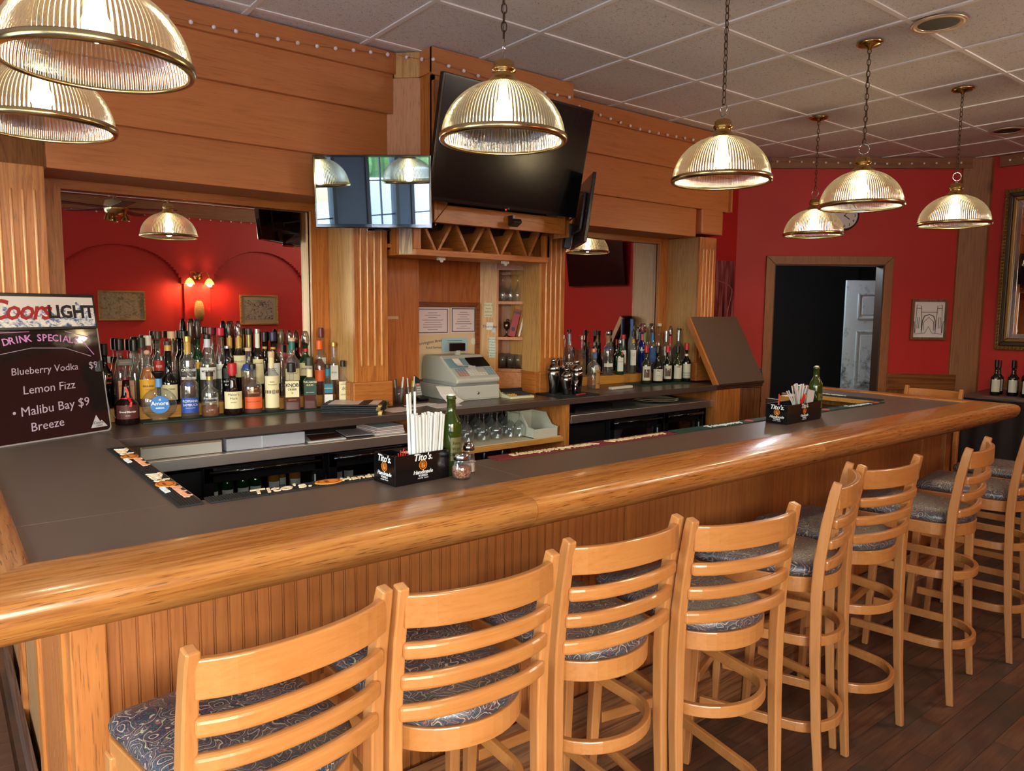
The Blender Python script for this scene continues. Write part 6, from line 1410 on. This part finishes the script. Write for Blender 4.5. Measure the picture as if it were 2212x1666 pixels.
 ('glenl', 1.540, 3.895, .318, .041, 'squat', glass_c, kC, .016, Lc, liq_yellow, .9, GM2, 'single malt bottle with a teal neck and cream label', dict(flat=.8, neck=(.84, 1.0, plain('neck_teal', (34, 110, 104), .4)), lab=(.28, .48), labw=2.1, txt=[("GLENLIVET", .012, .40, kT)])),
 ('pour2', 1.560, 3.975, .357, .017, 'tall', glass_c, kSm, .07, None, None, 0, GB, 'bottle with a clear smoky pourer and teal neck', dict(pour=True, neck=(.8, .95, plain('neck_teal', (34, 110, 104), .4)))),
 ('jameson', 1.642, 3.955, .353, .040, 'tall', gl_green, kSm, .07, Lc, None, 0, GB, 'green whiskey bottle with cream label and red neck ring', dict(flat=.8, pour=True, neck=(.84, .9, kR), lab=(.3, .5), labw=2.0, txt=[("JAMESON", .015, .41, kT, dict(shear=.2))])),
 ('orange', 1.700, 3.90, .301, .030, 'tall', glass_c, kO, .045, Lo, liq_red, 2, GM2, 'dark red aperitif bottle with an orange cap and orange label', dict(capw=1.3, lab=(.25, .46), labw=2.2)),
 ('wildred', 1.735, 3.955, .37, .030, 'tall', glass_c, kM, .05, Lw, liq_clear, .6, GB, 'tall clear bottle with a burgundy capsule before the mirror frame', dict(capw=1.1, lab=(.25, .55), labw=1.8)),
 ('goldcap', 1.778, 3.885, .290, .030, 'squat', glass_c, kG, .022, Lw, liq_clear, .9, GM2, 'clear whiskey bottle with a gold cap against the pilaster', dict(square=True, flat=.8, lab=(.28, .56), labw=1.5, txt=[("BUSH", .012, .42, kT)])),
 ('deco', 3.575, 3.895, .344, .040, 'cone', glass_c, kB, .014, None, liq_clear, .9, GR, 'patterned clear tequila bottle, leftmost on the right step', dict(txt=[("◊◊" if False else "XXX", .03, .30, kWt)], neck=(.72, .95, plain('neck_steelblue', (150, 160, 190), .3, .4)))),
 ('kraft', 3.632, 3.70, .28, .0455, 'squat', glass_c, plain('cap_copper', (206, 134, 100), .35, .3), .022, plain('kraft', (170, 120, 66), .7), liq_clear, .5, GR, 'clear vodka bottle with copper cap and kraft label, in front of the right step', dict(lab=(.02, .48), labw=1.1, yaw=-.15, txt=[("Tito's", .016, .42, kT, dict(shear=.2)), ("Handmade", .008, .14, kT)])),
 ('sq', 3.735, 3.93, .298, .034, 'squat', glass_c, glass_c, .03, None, liq_yellow, .8, GR, 'square clear tequila bottle with a glass stopper', dict(square=True, flat=.9, capw=1.6)),
 ('ball', 3.835, 3.895, .206, .047, 'globe', glass_c, plain('cap_rosy', (190, 150, 138), .5), .026, None, liq_clear, .9, GR, 'round clear bottle with a rosy ball stopper and oval label', dict(flat=.7, capw='globe', neck=(.74, 1.0, plain('neck_skyblue', (70, 120, 190), .4)), extra=lambda t, h, r: (MB().lathe([(.001, 0), (.020, 0), (.020, .001), (.001, .001)], 28, sy=1.5).xf(Matrix.Translation((.006, -r*.7-.0005, .055)) @ Matrix.Rotation(PI/2, 4, 'X')).build('oval_label', Lw, t, world=False), lettering('Don', .010, kT, t, frame_m((.006, -r*.7-.0022, .062), (1, 0, 0), (0, 0, 1)), shear=.2)))),
 ('blk3', 3.900, 3.965, .334, .020, 'tall', gl_black, kB, .04, None, None, 0, GR, 'black capped dark bottle left of the blue-lettered vodka', {}),
 ('absol', 3.977, 3.90, .323, .041, 'squat', glass_c, kS, .012, Lw, liq_clear, .8, GR, 'clear vodka bottle with blue lettering and a silver cap', dict(flat=.85, lab=(.20, .28), labw=1.8, txt=[("ABSOLUT", .017, .62, kBt, dict(bold=.0006)), ("VODKA", .009, .54, kBt)])),
 ('blk4', 4.04, 3.968, .325, .018, 'tall', gl_brown, kB, .03, None, None, 0, GR, 'dark bottle with a gold neck between two clear ones', dict(neck=(.8, 1.0, Lgold))),
 ('tanq', 4.095, 3.89, .259, .034, 'squat', gl_green, kS, .022, Lw, None, 0, GR, 'green gin bottle with a silver cap, white label and red seal', dict(flat=.85, lab=(.10, .50), labw=1.4, extra=seal, txt=[("Tanqueray", .010, .38, kT, dict(shear=.2))])),
 ('beef', 4.170, 3.93, .299, .030, 'squat', glass_c, kR, .03, Lw, liq_clear, 1.0, GR, 'square clear gin bottle with red cap and a red guardsman label', dict(square=True, flat=.9, capw=1.3, lab=(.24, .60), labw=1.2, extra=lambda t, h, r: (MB().box(-.006, .006, -r*.9*.86-.0026, -r*.9*.86-.0016, .10, .145).build('red_figure', Lr, t, world=False), MB().box(-.018, .018, -r*.9*.86-.0024, -r*.9*.86-.0014, .072, .084).build('red_band', Lr, t, world=False)))),
 ('ketel', 4.243, 3.895, .327, .0265, 'tall', glass_c, kB, .035, Lw, liq_clear, 1.0, GR, 'slim clear vodka bottle with a black cap and tall white label', dict(lab=(.20, .56), labw=1.9, neck=(.8, .9, Lgold), txt=[("KETEL", .008, .46, Lr), ("ONE", .008, .42, Lr)])),
 ('goose', 4.300, 3.968, .418, .026, 'tall', plain('frosted_glass', (120, 126, 130), .35), plain('cap_brightblue', (50, 90, 170), .35), .04, None, None, 0, GR, 'tall frosted vodka bottle with a blue cap, tallest on the right step', dict(neck=(.75, 1.0, plain('neck_blue2', (60, 100, 170), .4)))),
 ('skyy', 4.360, 3.91, .383, .030, 'tall', gl_blue, plain('smoky_rose', (110, 60, 66), .25), .065, None, None, 0, GR, 'cobalt blue vodka bottle with a smoky pourer', dict(pour=True, neck=(.80, .95, plain('neck_pink', (190, 70, 110), .4)), txt=[("SKYY", .018, .46, kWt, dict(bold=.0006))])),
 ('greenlab', 4.440, 3.962, .382, .030, 'tall', glass_c, kSm, .06, plain('label_limepale', (170, 176, 90), .5), liq_clear, .9, GR, 'clear bottle with a lime green neck label', dict(pour=True, neck=(.72, .95, plain('neck_lime', (120, 170, 70), .4)), lab=(.2, .5))),
 ('bluelab2', 4.528, 3.955, .381, .036, 'tall', glass_c, kSm, .06, plain('label_midblue', (60, 100, 160), .5), liq_clear, .9, GR, 'clear bottle with a sky blue neck and blue label', dict(flat=.85, pour=True, neck=(.72, .95, plain('neck_blue3', (60, 120, 180), .4)), lab=(.2, .5))),
 ('ciroc', 4.622, 3.89, .323, .037, 'tall', glass_c, kS, .02, Lw, liq_clear, .9, GR, 'clear vodka bottle with silver neck and white label behind the wines', dict(flat=.85, neck=(.78, 1.0, kS), lab=(.4, .62), labw=1.2, txt=[("CIROC", .016, .5, kBt)])),
 ('gold3', 4.625, 3.968, .381, .030, 'tall', glass_c, kW, .02, None, liq_yellow, .8, GR, 'pale gold liquor bottle with a white cap', dict(capw=1.3)),
]
for (k, x, y, H, r, kind, gm_, cp, ch_, lb_, lq, lv, grp, ds, ex_) in BO:
    z = 1.0763 if (grp == GL and k != 'gm' and x > .76 and x < 1.65) else (T0 if grp == GL or k == 'kraft' else 1.1343)
    H2 = H+.001
    bottle(k, x, y, z, H2, r, kind, gm_, cp, ch_, lb_, lq, lv, desc=ds, group=grp, **ex_)
# jug at the right end, wine bottles
bottle('grey', 4.665+.0, 3.80, T0, .41, .048, 'squat', plain('smoky_grey_glass', (92, 84, 74), .12), kB, .012, plain('label_smoke', (150, 140, 130), .5), None, 0, desc='wide grey glass jug bottle behind the wine bottles', group=GR, neck=(.78, 1.0, kS), lab=(.2, .4))
bottle('pourred', 4.60, 3.83, 1.0703, .43, .018, 'tall', glass_c, kSm, .07, None, None, 0, desc='slim bottle with a red neck and smoky pourer behind the wine bottles', group=GR, pour=True, neck=(.80, .97, plain('neck_red2', (200, 40, 60), .4)))
Wl = pk('wine_label_grey', (196, 192, 176)); 
def inset(col):
    def f(t, h, r): MB().lathe([(r*1.02, h*.20), (r*1.02, h*.46)], 12, closed=False, a0=-PI/2-.6, a1=-PI/2+.6).build('label_picture', col, t, world=False, smooth=True)
    return f
tpic = plain('label_picture_brown', (84, 60, 46), .5)
def doodle(t, h, r):
    for i in range(7):
        a = -.75+i*.25
        for zz in (.13, .20, .27):
            MB().lathe([(.0035, 0), (.005, 0), (.005, .0006), (.0035, .0006), (.0035, 0)], 10, closed=False).xf(Matrix.Rotation(a, 4, 'Z') @ Matrix.Translation((0, -r*1.018, h*zz)) @ Matrix.Rotation(PI/2, 4, 'X')).build('label_drawing', kT, t, world=False)
WB = [(4.178, 3.70, .286, .0355, 'wine', gl_olive, kR, inset(tpic), 'red wine bottle with red capsule and a brown portrait label, leftmost of the wines', [("L", .03, .34, kWt)], {}),
      (4.305, 3.70, .278, .0425, 'burg', gl_wine, kB, None, 'broad-shouldered wine bottle with black capsule and branch label', [("~", .05, .34, kT), ("RAMSAY", .008, .2, kT)], {}),
      (4.418, 3.70, .279, .0350, 'wine', gl_wine, kR, inset(tpic), 'red wine bottle with red capsule and dark portrait label, third of the wines', [("M", .03, .34, kWt)], {}),
      (4.500, 3.67, .276, .0350, 'wine', gl_olive, kB, None, 'olive wine bottle with black capsule and plain pale label', [("PASSI", .010, .42, kT, dict(bold=.0004))], {}),
      (4.58, 3.65, .298, .0350, 'wine', gl_wine, kR, doodle, 'wine bottle with a white-collared red capsule and doodle label, rightmost of the wines', [], dict(neck=(.80, .86, Lw)))]
for i, (x, y, H, r, kd, gm_, cp, ex, ds, tx_, kw) in enumerate(WB):
    bottle('w', x, y, 1.0763, H, r, kd, gm_, cp, .05, Wl, None, 0, desc=ds, group=GW, lab=(.09, .46) if kd == 'wine' else (.06, .38), labw=1.9, extra=ex, txt=tx_, capw=1.1, **kw)
# beers in the left fridge and other fridge bottles
def beer(x, y, z, gm_, lab_, txt_, ds, grp, capm, sz=.013):
    t = thing('beer_bottle', ds, 'beer bottle', (x, y, z), -math.atan2(x, y)*.7, group=grp); r, h = .0295, .225
    MB().lathe([(r*.9, 0), (r, .005), (r, .125), (r*.8, .15), (.014, .175), (.0125, .19), (.0125, h), (.014, h+.002), (.014, h+.006)], 20).build('glass', gm_, t, smooth=True, world=False)
    MB().lathe([(.0145, h), (.0145, h+.008), (.001, h+.009)], 16).build('cap', capm, t, world=False)
    a = 1.9; MB().lathe([(r*1.015, .04), (r*1.015, .105)], 12, closed=False, a0=-PI/2-a/2, a1=-PI/2+a/2).build('paper_label', lab_, t, smooth=True, world=False)
    mb = text_mb(txt_, sz, .0004, bold=.0003); rr_ = r*1.03; mb.v = [((rr_+v[2])*math.sin(v[0]/rr_), -(rr_+v[2])*math.cos(v[0]/rr_), .068+v[1]) for v in mb.v]; raw(mb, 'lettering', kT if lab_ is Lw else Lbr, t)
    return t
gbeer = ['first green-bottle lager from the left in the fridge', 'second green-bottle lager in the fridge', 'third green-bottle lager in the fridge', 'fourth green-bottle lager in the fridge']
for i, x in enumerate((1.005, 1.075, 1.148, 1.208)): beer(x, 3.56, .6475, gl_green, Lw, 'PERONI', gbeer[i], 'lager bottles in the left fridge', kW)
pale = plain('pale_beer_glass', (150, 96, 34), .1)
for i, (x, y) in enumerate(((1.315, 3.60), (1.372, 3.66), (1.425, 3.60))): beer(x, y, .6475, pale, Lw, 'Corona', ['pale beer bottle with white label, left of three in the fridge', 'pale beer bottle set back between two others', 'pale beer bottle with white label, right of three in the fridge'][i], 'pale beer bottles in the left fridge', kG)
for i, x in enumerate((1.60, 1.665, 1.73)): beer(x, 3.62, .6475, gl_brown, Lw, 'Light', ['brown beer bottle behind the second fridge door, left', 'brown beer bottle behind the second fridge door, middle', 'brown beer bottle behind the second fridge door, right'][i], 'brown beer bottles in the left fridge', kW)
for i, x in enumerate((4.16, 4.24, 4.32)): beer(x, 3.64, .6475, gl_brown, Lbr, 'Ale', ['dark beer bottle in the right fridge, left', 'dark beer bottle in the right fridge, middle', 'dark beer bottle in the right fridge, right'][i], 'dark beer bottles in the right fridge', kB)

# ---------------- string lights ----------------
def string(pts, sp_, lab, r=.0098):
    t = thing('string_lights', lab, 'string lights', pts[0], group='white globe string lights', world=True)
    MB().tube([(p[0], p[1]-.003, p[2]) for p in pts], .0013, 5).build('wire', plain('clear_wire', (150, 100, 66), .5), t)
    me = MB().sphere((0, 0, 0), r, 12, 8).mesh('globe_bulb', plain('globe_white', (236, 222, 220), .35), True)
    P_ = [Vector(p) for p in pts]; acc = 0; nx = sp_*.5
    for a, b in zip(P_, P_[1:]):
        L_ = (b-a).length
        while nx <= acc+L_: 
            o = link('globe_bulb', me, t); o.location = a.lerp(b, (nx-acc)/L_)-Vector(t['_w'])+Vector((0, -.004, -.002)); nx += sp_
        acc += L_
string([(.15, 3.590, 2.874), (.6, 3.590, 2.874), (1.05, 3.590, 2.876), (1.55, 3.590, 2.898), (2.0, 3.590, 2.948)], .0985, 'string of white globe bulbs along the left header')
string([(2.03, 3.585, 2.95), (2.105, 3.50, 2.925), (2.118, 3.385, 2.90), (2.22, 3.383, 2.885), (2.6, 3.383, 2.86), (3.1, 3.383, 2.88)], .095, 'string of white globe bulbs around the tower box')
string([(3.2, 3.590, 2.93), (3.57, 3.590, 2.888), (3.95, 3.590, 2.858), (4.54, 3.590, 2.874), (5.05, 3.590, 2.92)], .096, 'string of white globe bulbs along the right header')
u_ = Vector((math.cos(ang), math.sin(ang), 0)); nn = Vector((-u_.y, u_.x, 0))
wp = lambda s, z, d=-.034: tuple(A.to_3d()+u_*s+nn*d+Vector((0, 0, z)))
string([wp(.05, 2.94), wp(.8, 2.925), wp(1.3, 2.915), wp(1.95, 2.925)], .105, 'string of white globe bulbs along the pine trim over the doorway')
string([(7.315, 2.53, 2.925), (7.315, 1.4, 2.925)], .105, 'string of white globe bulbs on the right wall trim')
string([(.2, YF+.04, 2.80), (2.0, YF+.04, 2.78), (5.4, YF+.04, 2.80)], .13, 'string of white globe bulbs on the wall seen in the mirror')

# ---------------- pictures, clock, far right things ----------------
def sketch(name, seed=0.0, bw=True, c=((206, 200, 196), (96, 88, 84))):
    m, nt, b = new_mat(name); L = nt.links; tc = N(nt, 'ShaderNodeTexCoord'); n = N(nt, 'ShaderNodeTexNoise', Scale=26.0, Detail=8.0, Roughness=.7, Distortion=1.4); mp = N(nt, 'ShaderNodeMapping'); mp.inputs['Location'].default_value = (seed, seed, seed); L.new(tc.outputs['Object'], mp.inputs[0]); L.new(mp.outputs[0], n.inputs['Vector'])
    cr = N(nt, 'ShaderNodeValToRGB'); e = cr.color_ramp.elements; e[0].position = .40; e[0].color = srgb(*c[1]); e[1].position = .52; e[1].color = srgb(*c[0]); L.new(n.outputs[0], cr.inputs[0]); L.new(cr.outputs[0], b.inputs['Base Color']); b.inputs['Roughness'].default_value = .3; return m
def picture(loc, rotz, w, h, fmat, pmat, lab, fw=.02, matw=0, draw=None, matm=None):
    t = thing('picture', lab, 'picture', loc, rotz); 
    for pts in ([(-w/2, h), (w/2, h), (w/2-fw, h-fw), (-w/2+fw, h-fw)], [(w/2, 0), (w/2, h), (w/2-fw, h-fw), (w/2-fw, fw)], [(-w/2, 0), (w/2, 0), (w/2-fw, fw), (-w/2+fw, fw)], [(-w/2, 0), (-w/2+fw, fw), (-w/2+fw, h-fw), (-w/2, h)]): MB().prism(pts, -.022, 0, 'y').build('frame_board', fmat, t, world=False)
    MB().box(-w/2+fw, w/2-fw, -.010, -.001, fw, h-fw).build('mount_board', matm or pmat, t, world=False)
    if matm: MB().box(-w/2+fw+matw, w/2-fw-matw, -.0112, -.010, fw+matw, h-fw-matw).build('print', pmat, t, world=False)
    if draw: draw(t)
    return t
gold_f = wood('gilt_frame', (110, 80, 40), (160, 120, 66), (180, 140, 84), axis='x', rough=.35); brown_f = wood('brown_frame', (84, 58, 36), (116, 84, 54), (130, 96, 64), axis='z', rough=.4)
inkd = plain('drawing_ink', (70, 66, 72), .6)
def gate(t):
    y = -.0116
    def ln(pts, r=.0022): MB().tube([(a, y, b) for a, b in pts], r, 5, up=(0, 1, 0)).build('drawn_line', inkd, t, world=False)
    ln([(-.06, .08), (-.055, .17), (-.04, .21), (0, .225), (.04, .21), (.055, .17), (.06, .08)], .004); ln([(-.045, .08), (-.042, .16), (0, .20), (.042, .16), (.045, .08)]); ln([(-.07, .245), (.07, .245)])
    for sx_ in (-1, 1): ln([(sx_*.06, .06), (sx_*.07, .30), (sx_*.11, .31), (sx_*.115, .06)]); ln([(sx_*.07, .28), (sx_*.11, .28)]); ln([(sx_*.085, .1), (sx_*.085, .2), (sx_*.1, .2), (sx_*.1, .1)]); ln([(sx_*.12, .06), (sx_*.125, .16), (sx_*.14, .17)])
    ln([(-.12, .05), (-.03, .06), (0, .12), (.03, .06), (.12, .05)])
sk = plain('sketch_paper', (228, 224, 224), .35)
o = picture(wp(1.715, 1.382, -.004), ang, .31, .36, brown_f, sk, 'framed ink drawing of a stone archway on the red wall', .022, draw=gate)
# wall clock
t = thing('wall_clock', 'round white wall clock half hidden behind the pendants', 'clock', wp(.925, 2.468, -.003), ang)
RX = Matrix.Rotation(PI/2, 4, 'X')
MB().lathe([(.001, 0), (.128, 0), (.128, .02), (.118, .03), (.112, .024), (.001, .024)], 48).xf(RX).build('case', plain('clock_rim', (44, 40, 44), .4), t, world=False)
MB().lathe([(.001, .0245), (.111, .0245), (.111, .0255), (.001, .0255)], 48).xf(RX).build('dial', plain('clock_dial', (206, 200, 200), .4), t, world=False)
for i in range(1, 13):
    a = PI/2-i*PI/6; lettering(str(i), .030, kT, t, frame_m((.09*math.cos(a), -.0262, .09*math.sin(a)), (1, 0, 0), (0, 0, 1)), bold=.0008)
for L_, a, w_ in ((.055, 2.2, .004), (.085, .6, .003)): MB().box(-w_, w_, -.0005, .0005, -.01, L_).xf(Matrix.Translation((0, -.0268, 0)) @ Matrix.Rotation(a, 4, 'Y')).build('hand', kT, t, world=False)
# abstract poster
def abstract():
    m, nt, b = new_mat('streaked_red_painting'); L = nt.links; tc = N(nt, 'ShaderNodeTexCoord'); mp = N(nt, 'ShaderNodeMapping'); mp.inputs['Rotation'].default_value = (0, .6, 0); mp.inputs['Scale'].default_value = (30, 1, 3); L.new(tc.outputs['Object'], mp.inputs[0])
    n = N(nt, 'ShaderNodeTexNoise', Scale=1.0, Detail=5.0, Distortion=.5); L.new(mp.outputs[0], n.inputs['Vector']); cr = N(nt, 'ShaderNodeValToRGB'); e = cr.color_ramp.elements; e[0].position = .35; e[0].color = srgb(44, 16, 24); e[1].position = .68; e[1].color = srgb(170, 110, 116)
    q = e.new(.5); q.color = srgb(124, 48, 54); L.new(n.outputs[0], cr.inputs[0]); L.new(cr.outputs[0], b.inputs['Base Color']); b.inputs['Roughness'].default_value = .4; return m
t = thing('painting', 'unframed streaky dark red canvas on the wall right of the back bar', 'painting', (5.35, 4.047, 1.2)); MB().box(-.36, .34, -.018, 0, 0, .86).build('canvas', abstract(), t, world=False)
pks = plain('painting_pink', (170, 104, 110), .5); MB().tube([(-.05+.36*math.cos(a), -.019, .60+.09*math.sin(a)) for a in [i*PI/9-.2 for i in range(12)]], .004, 5, up=(0, 1, 0)).build('painted_line', pks, t, world=False); MB().tube([(.31, -.019, .6), (.22, -.019, .30), (.05, -.019, .02)], .004, 5, up=(0, 1, 0)).build('painted_line', pks, t, world=False)
# ornate mirror on the right wall
t = thing('ornate_mirror', 'large mirror in a carved gilt and dark frame on the right red wall', 'mirror', (7.345, 2.03, 1.31), -PI/2)
w, h = .92, 1.37
gd1 = plain('carved_dark', (66, 52, 38), .35, .3); gd2 = plain('carved_gilt', (150, 112, 64), .32, .6)
def fr(off, wd, y0, y1, mt, nm):
    a, b = -w/2+off, w/2-off; c, d = off, h-off
    for pts in ([(a, d), (b, d), (b-wd, d-wd), (a+wd, d-wd)], [(b, c), (b, d), (b-wd, d-wd), (b-wd, c+wd)], [(a, c), (b, c), (b-wd, c+wd), (a+wd, c+wd)], [(a, c), (a+wd, c+wd), (a+wd, d-wd), (a, d)]): MB().prism(pts, y0, y1, 'y').build(nm, mt, t, world=False, bevel=.006, seg=2)
fr(0, .035, -.03, 0, gd2, 'outer_moulding'); fr(.035, .035, -.045, 0, gd1, 'dark_moulding'); fr(.07, .03, -.036, 0, gd2, 'inner_moulding')
m = MB(); 
for i in range(46):
    z = .02+i*.029; m.sphere((-w/2+.018, -.032, z), .012, 6, 4); 
for i in range(30): m.sphere((-w/2+.02+i*.03, -.032, h-.018), .012, 6, 4); m.sphere((-w/2+.02+i*.03, -.032, .018), .012, 6, 4)
m.build('carved_beads', gd2, t, world=False)['kind'] = 'stuff'
MB().box(-w/2+.1, w/2-.1, -.012, -.002, .1, h-.1).build('glass', mir_m, t, world=False)
fr(.10, .035, -.0145, -.012, plain('bevel_glass', (190, 196, 210), .08, .9), 'bevelled_edge')
# buffet table with wines
t = thing('buffet_table', 'dark cloth-covered buffet table against the right wall', 'table', (6.95, 1.9, 0), world=True)
cl = plain('dark_cloth', (26, 18, 20), .8); ctop = wood('table_top_dark', (60, 42, 38), (92, 70, 62), (106, 84, 74), axis='y', rough=.4)
MB().prism([(6.60, 1.1), (7.32, 1.1), (7.32, 2.50), (6.60, 2.44)], .935, .965).build('top', ctop, t, bevel=.004)
n = 60; pts = []
for i in range(n+1): pts.append((6.60+.012*math.sin(i*.9), 1.1+(2.44-1.1)*i/n))
for i in range(1, 20): pts.append((6.60+(7.30-6.60)*i/19, 2.44+.05*i/19+.01*math.sin(i)))
vs = []; 
for x, y in pts: vs += [(x+.01, y, .934), (x-.02, y, .25), (x-.03, y, .02)]
fs = [(3*i+j, 3*i+3+j, 3*i+4+j, 3*i+1+j) for i in range(len(pts)-1) for j in range(2)]
MB().add(vs, fs).build('cloth_skirt', cl, t, smooth=True)
MB().box(6.70, 6.74, 2.2, 2.24, 0, .93).build('leg', walnut_x, t); MB().box(7.2, 7.24, 2.2, 2.24, 0, .93).build('leg', walnut_x, t)
WR = [(6.74, 2.26), (6.86, 2.28), (6.80, 2.16), (6.92, 2.19), (6.76, 2.05), (6.88, 2.08), (6.98, 2.12), (6.82, 1.96)]
wl = ['leftmost dark wine bottle on the buffet table', 'red-capped wine bottle behind the leftmost one on the buffet', 'second wine bottle from the left with a pale label on the buffet', 'red-capped wine bottle farther back on the buffet']
for i, (x, y) in enumerate(WR):
    bottle('wr', x, y, .9653, .285-.01*(i % 2), .036, 'wine', gl_wine, kM if i % 2 else kB, .055, Wl, None, 0, desc=wl[i] if i < 4 else 'dark wine bottle at the right edge of the buffet group', group='wine bottles on the buffet' if i < 4 else 'wine bottles at the edge of the buffet', lab=(.1, .45), labw=1.8, yaw=1.15)

# ---------------- the room behind the camera (seen in mirrors) ----------------
pic1 = sketch('harbour_drawing', 3.0, c=((156, 142, 116), (112, 98, 78))); tan = plain('mat_tan', (150, 136, 110), .6)
picture((1.935, YF-.048, 1.50), PI, .52, .36, gold_f, pic1, 'framed harbour drawing in the left arch, seen in the mirror', .018)
photo = sketch('group_photograph', 8.0, c=((150, 138, 130), (26, 20, 24)))
picture((3.62, YF-.048, 1.44), PI, .52, .40, gold_f, photo, 'framed dark group photograph in the right arch, seen in the mirror', .02, .05, matm=tan)
t = thing('wall_sconce', 'twin-armed brass wall sconce with two lit glass shades, seen in the mirror', 'wall lamp', (2.815, YF+.002, 2.06), PI)
MB().lathe([(.001, 0), (.055, 0), (.05, .02), (.02, .03), (.001, .032)], 28).xf(RX).build('back_plate', brass, t, world=False, smooth=True)
for s_ in (-1, 1):
    MB().tube([(0, -.02, 0), (s_*.05, -.06, .06), (s_*.10, -.08, .06), (s_*.12, -.09, .0), (s_*.12, -.09, -.03)], .005, 8).build('arm', brass, t, world=False, smooth=True)
    MB().lathe([(.06, -.10), (.05, -.07), (.03, -.04), (.018, -.028)], 28, (s_*.12, -.09, 0), closed=False).build('glass_shade', plain('sconce_glass', (255, 226, 150), .3, emit=(255, 190, 90), es=2.2), t, world=False, smooth=True)
    light('sconce_light', 'POINT', (s_*.12, -.10, -.10), 13, (1, .62, .28), .03, parent=t)
o = MB().lathe([(.04, -.13), (.06, -.06), (.062, .02), (.05, .10), (.03, .13)], 20, sy=.5).build('wicker_basket', wood('wicker', (110, 74, 40), (170, 126, 74), (190, 146, 92), axis='x', rough=.6, scale=3), smooth=True); o.location = (2.815, YF+.035, 1.62); tag(o, 'small woven basket hung under the twin sconce, seen in the mirror', 'basket')
t = thing('ceiling_fan', 'brass ceiling fan with dark blades, seen in the mirror', 'ceiling fan', (1.60, -.45, 2.62))
MB().lathe([(.06, .349), (.055, .30), (.015, .28), (.015, .12), (.09, .10), (.11, .04), (.10, -.02), (.05, -.05), (.001, -.06)], 32).build('motor', brass_d, t, world=False, smooth=True)
for i in range(5):
    MB().box(.12, .58, -.065, .065, .02, .028).xf(Matrix.Rotation(2*PI*i/5+.3, 4, 'Z')).build('blade', walnut_x, t, world=False, bevel=.02)
for i in range(3):
    a = 2*PI*i/3+.5; MB().lathe([(.012, 0), (.03, -.03), (.045, -.07)], 16, (.09*math.cos(a), .09*math.sin(a), -.03), closed=False).build('lamp_cup', brass, t, world=False, smooth=True)
# dining tables behind the camera keep the room believable in reflections
for k, (x, y) in enumerate(((-1.2, -.9), (3.0, -1.2))):
    t = thing('dining_table', ['square dark dining table near the street windows, behind the camera', 'square dark dining table near the arched wall, behind the camera'][k], 'table', (x, y, 0))
    MB().box(-.4, .4, -.4, .4, .72, .75).build('top', walnut_x, t, world=False, bevel=.004); MB().lathe([(.25, 0), (.24, .02), (.04, .05), (.035, .70), (.1, .719)], 24).build('pedestal', plain('iron_black', (20, 20, 20), .5), t, world=False, smooth=True)

# added ceiling fill lights, out of view, to brighten the right side
for k, (x, y) in enumerate(((5.1, -.9), (4.5, .25))):
    t = thing('added_ceiling_fill', ['added ceiling fill light out of view, near the right wall', 'added ceiling fill light out of view, right of the camera', 'added ceiling fill light out of view, near the arched wall'][k], 'ceiling light', (x, y, CZ), group='added ceiling fill lights out of view')
    MB().lathe([(.16, -.001), (.165, -.02), (.15, -.03), (.001, -.034)], 32, closed=False).build('diffuser', plain('fill_diffuser', (255, 236, 208), .5, emit=(255, 226, 186), es=3), t, world=False, smooth=True)
    light('ceiling_fill_point', 'POINT', (0, 0, -.12), (16, 34)[k], (1, .88, .72), .12, parent=t)
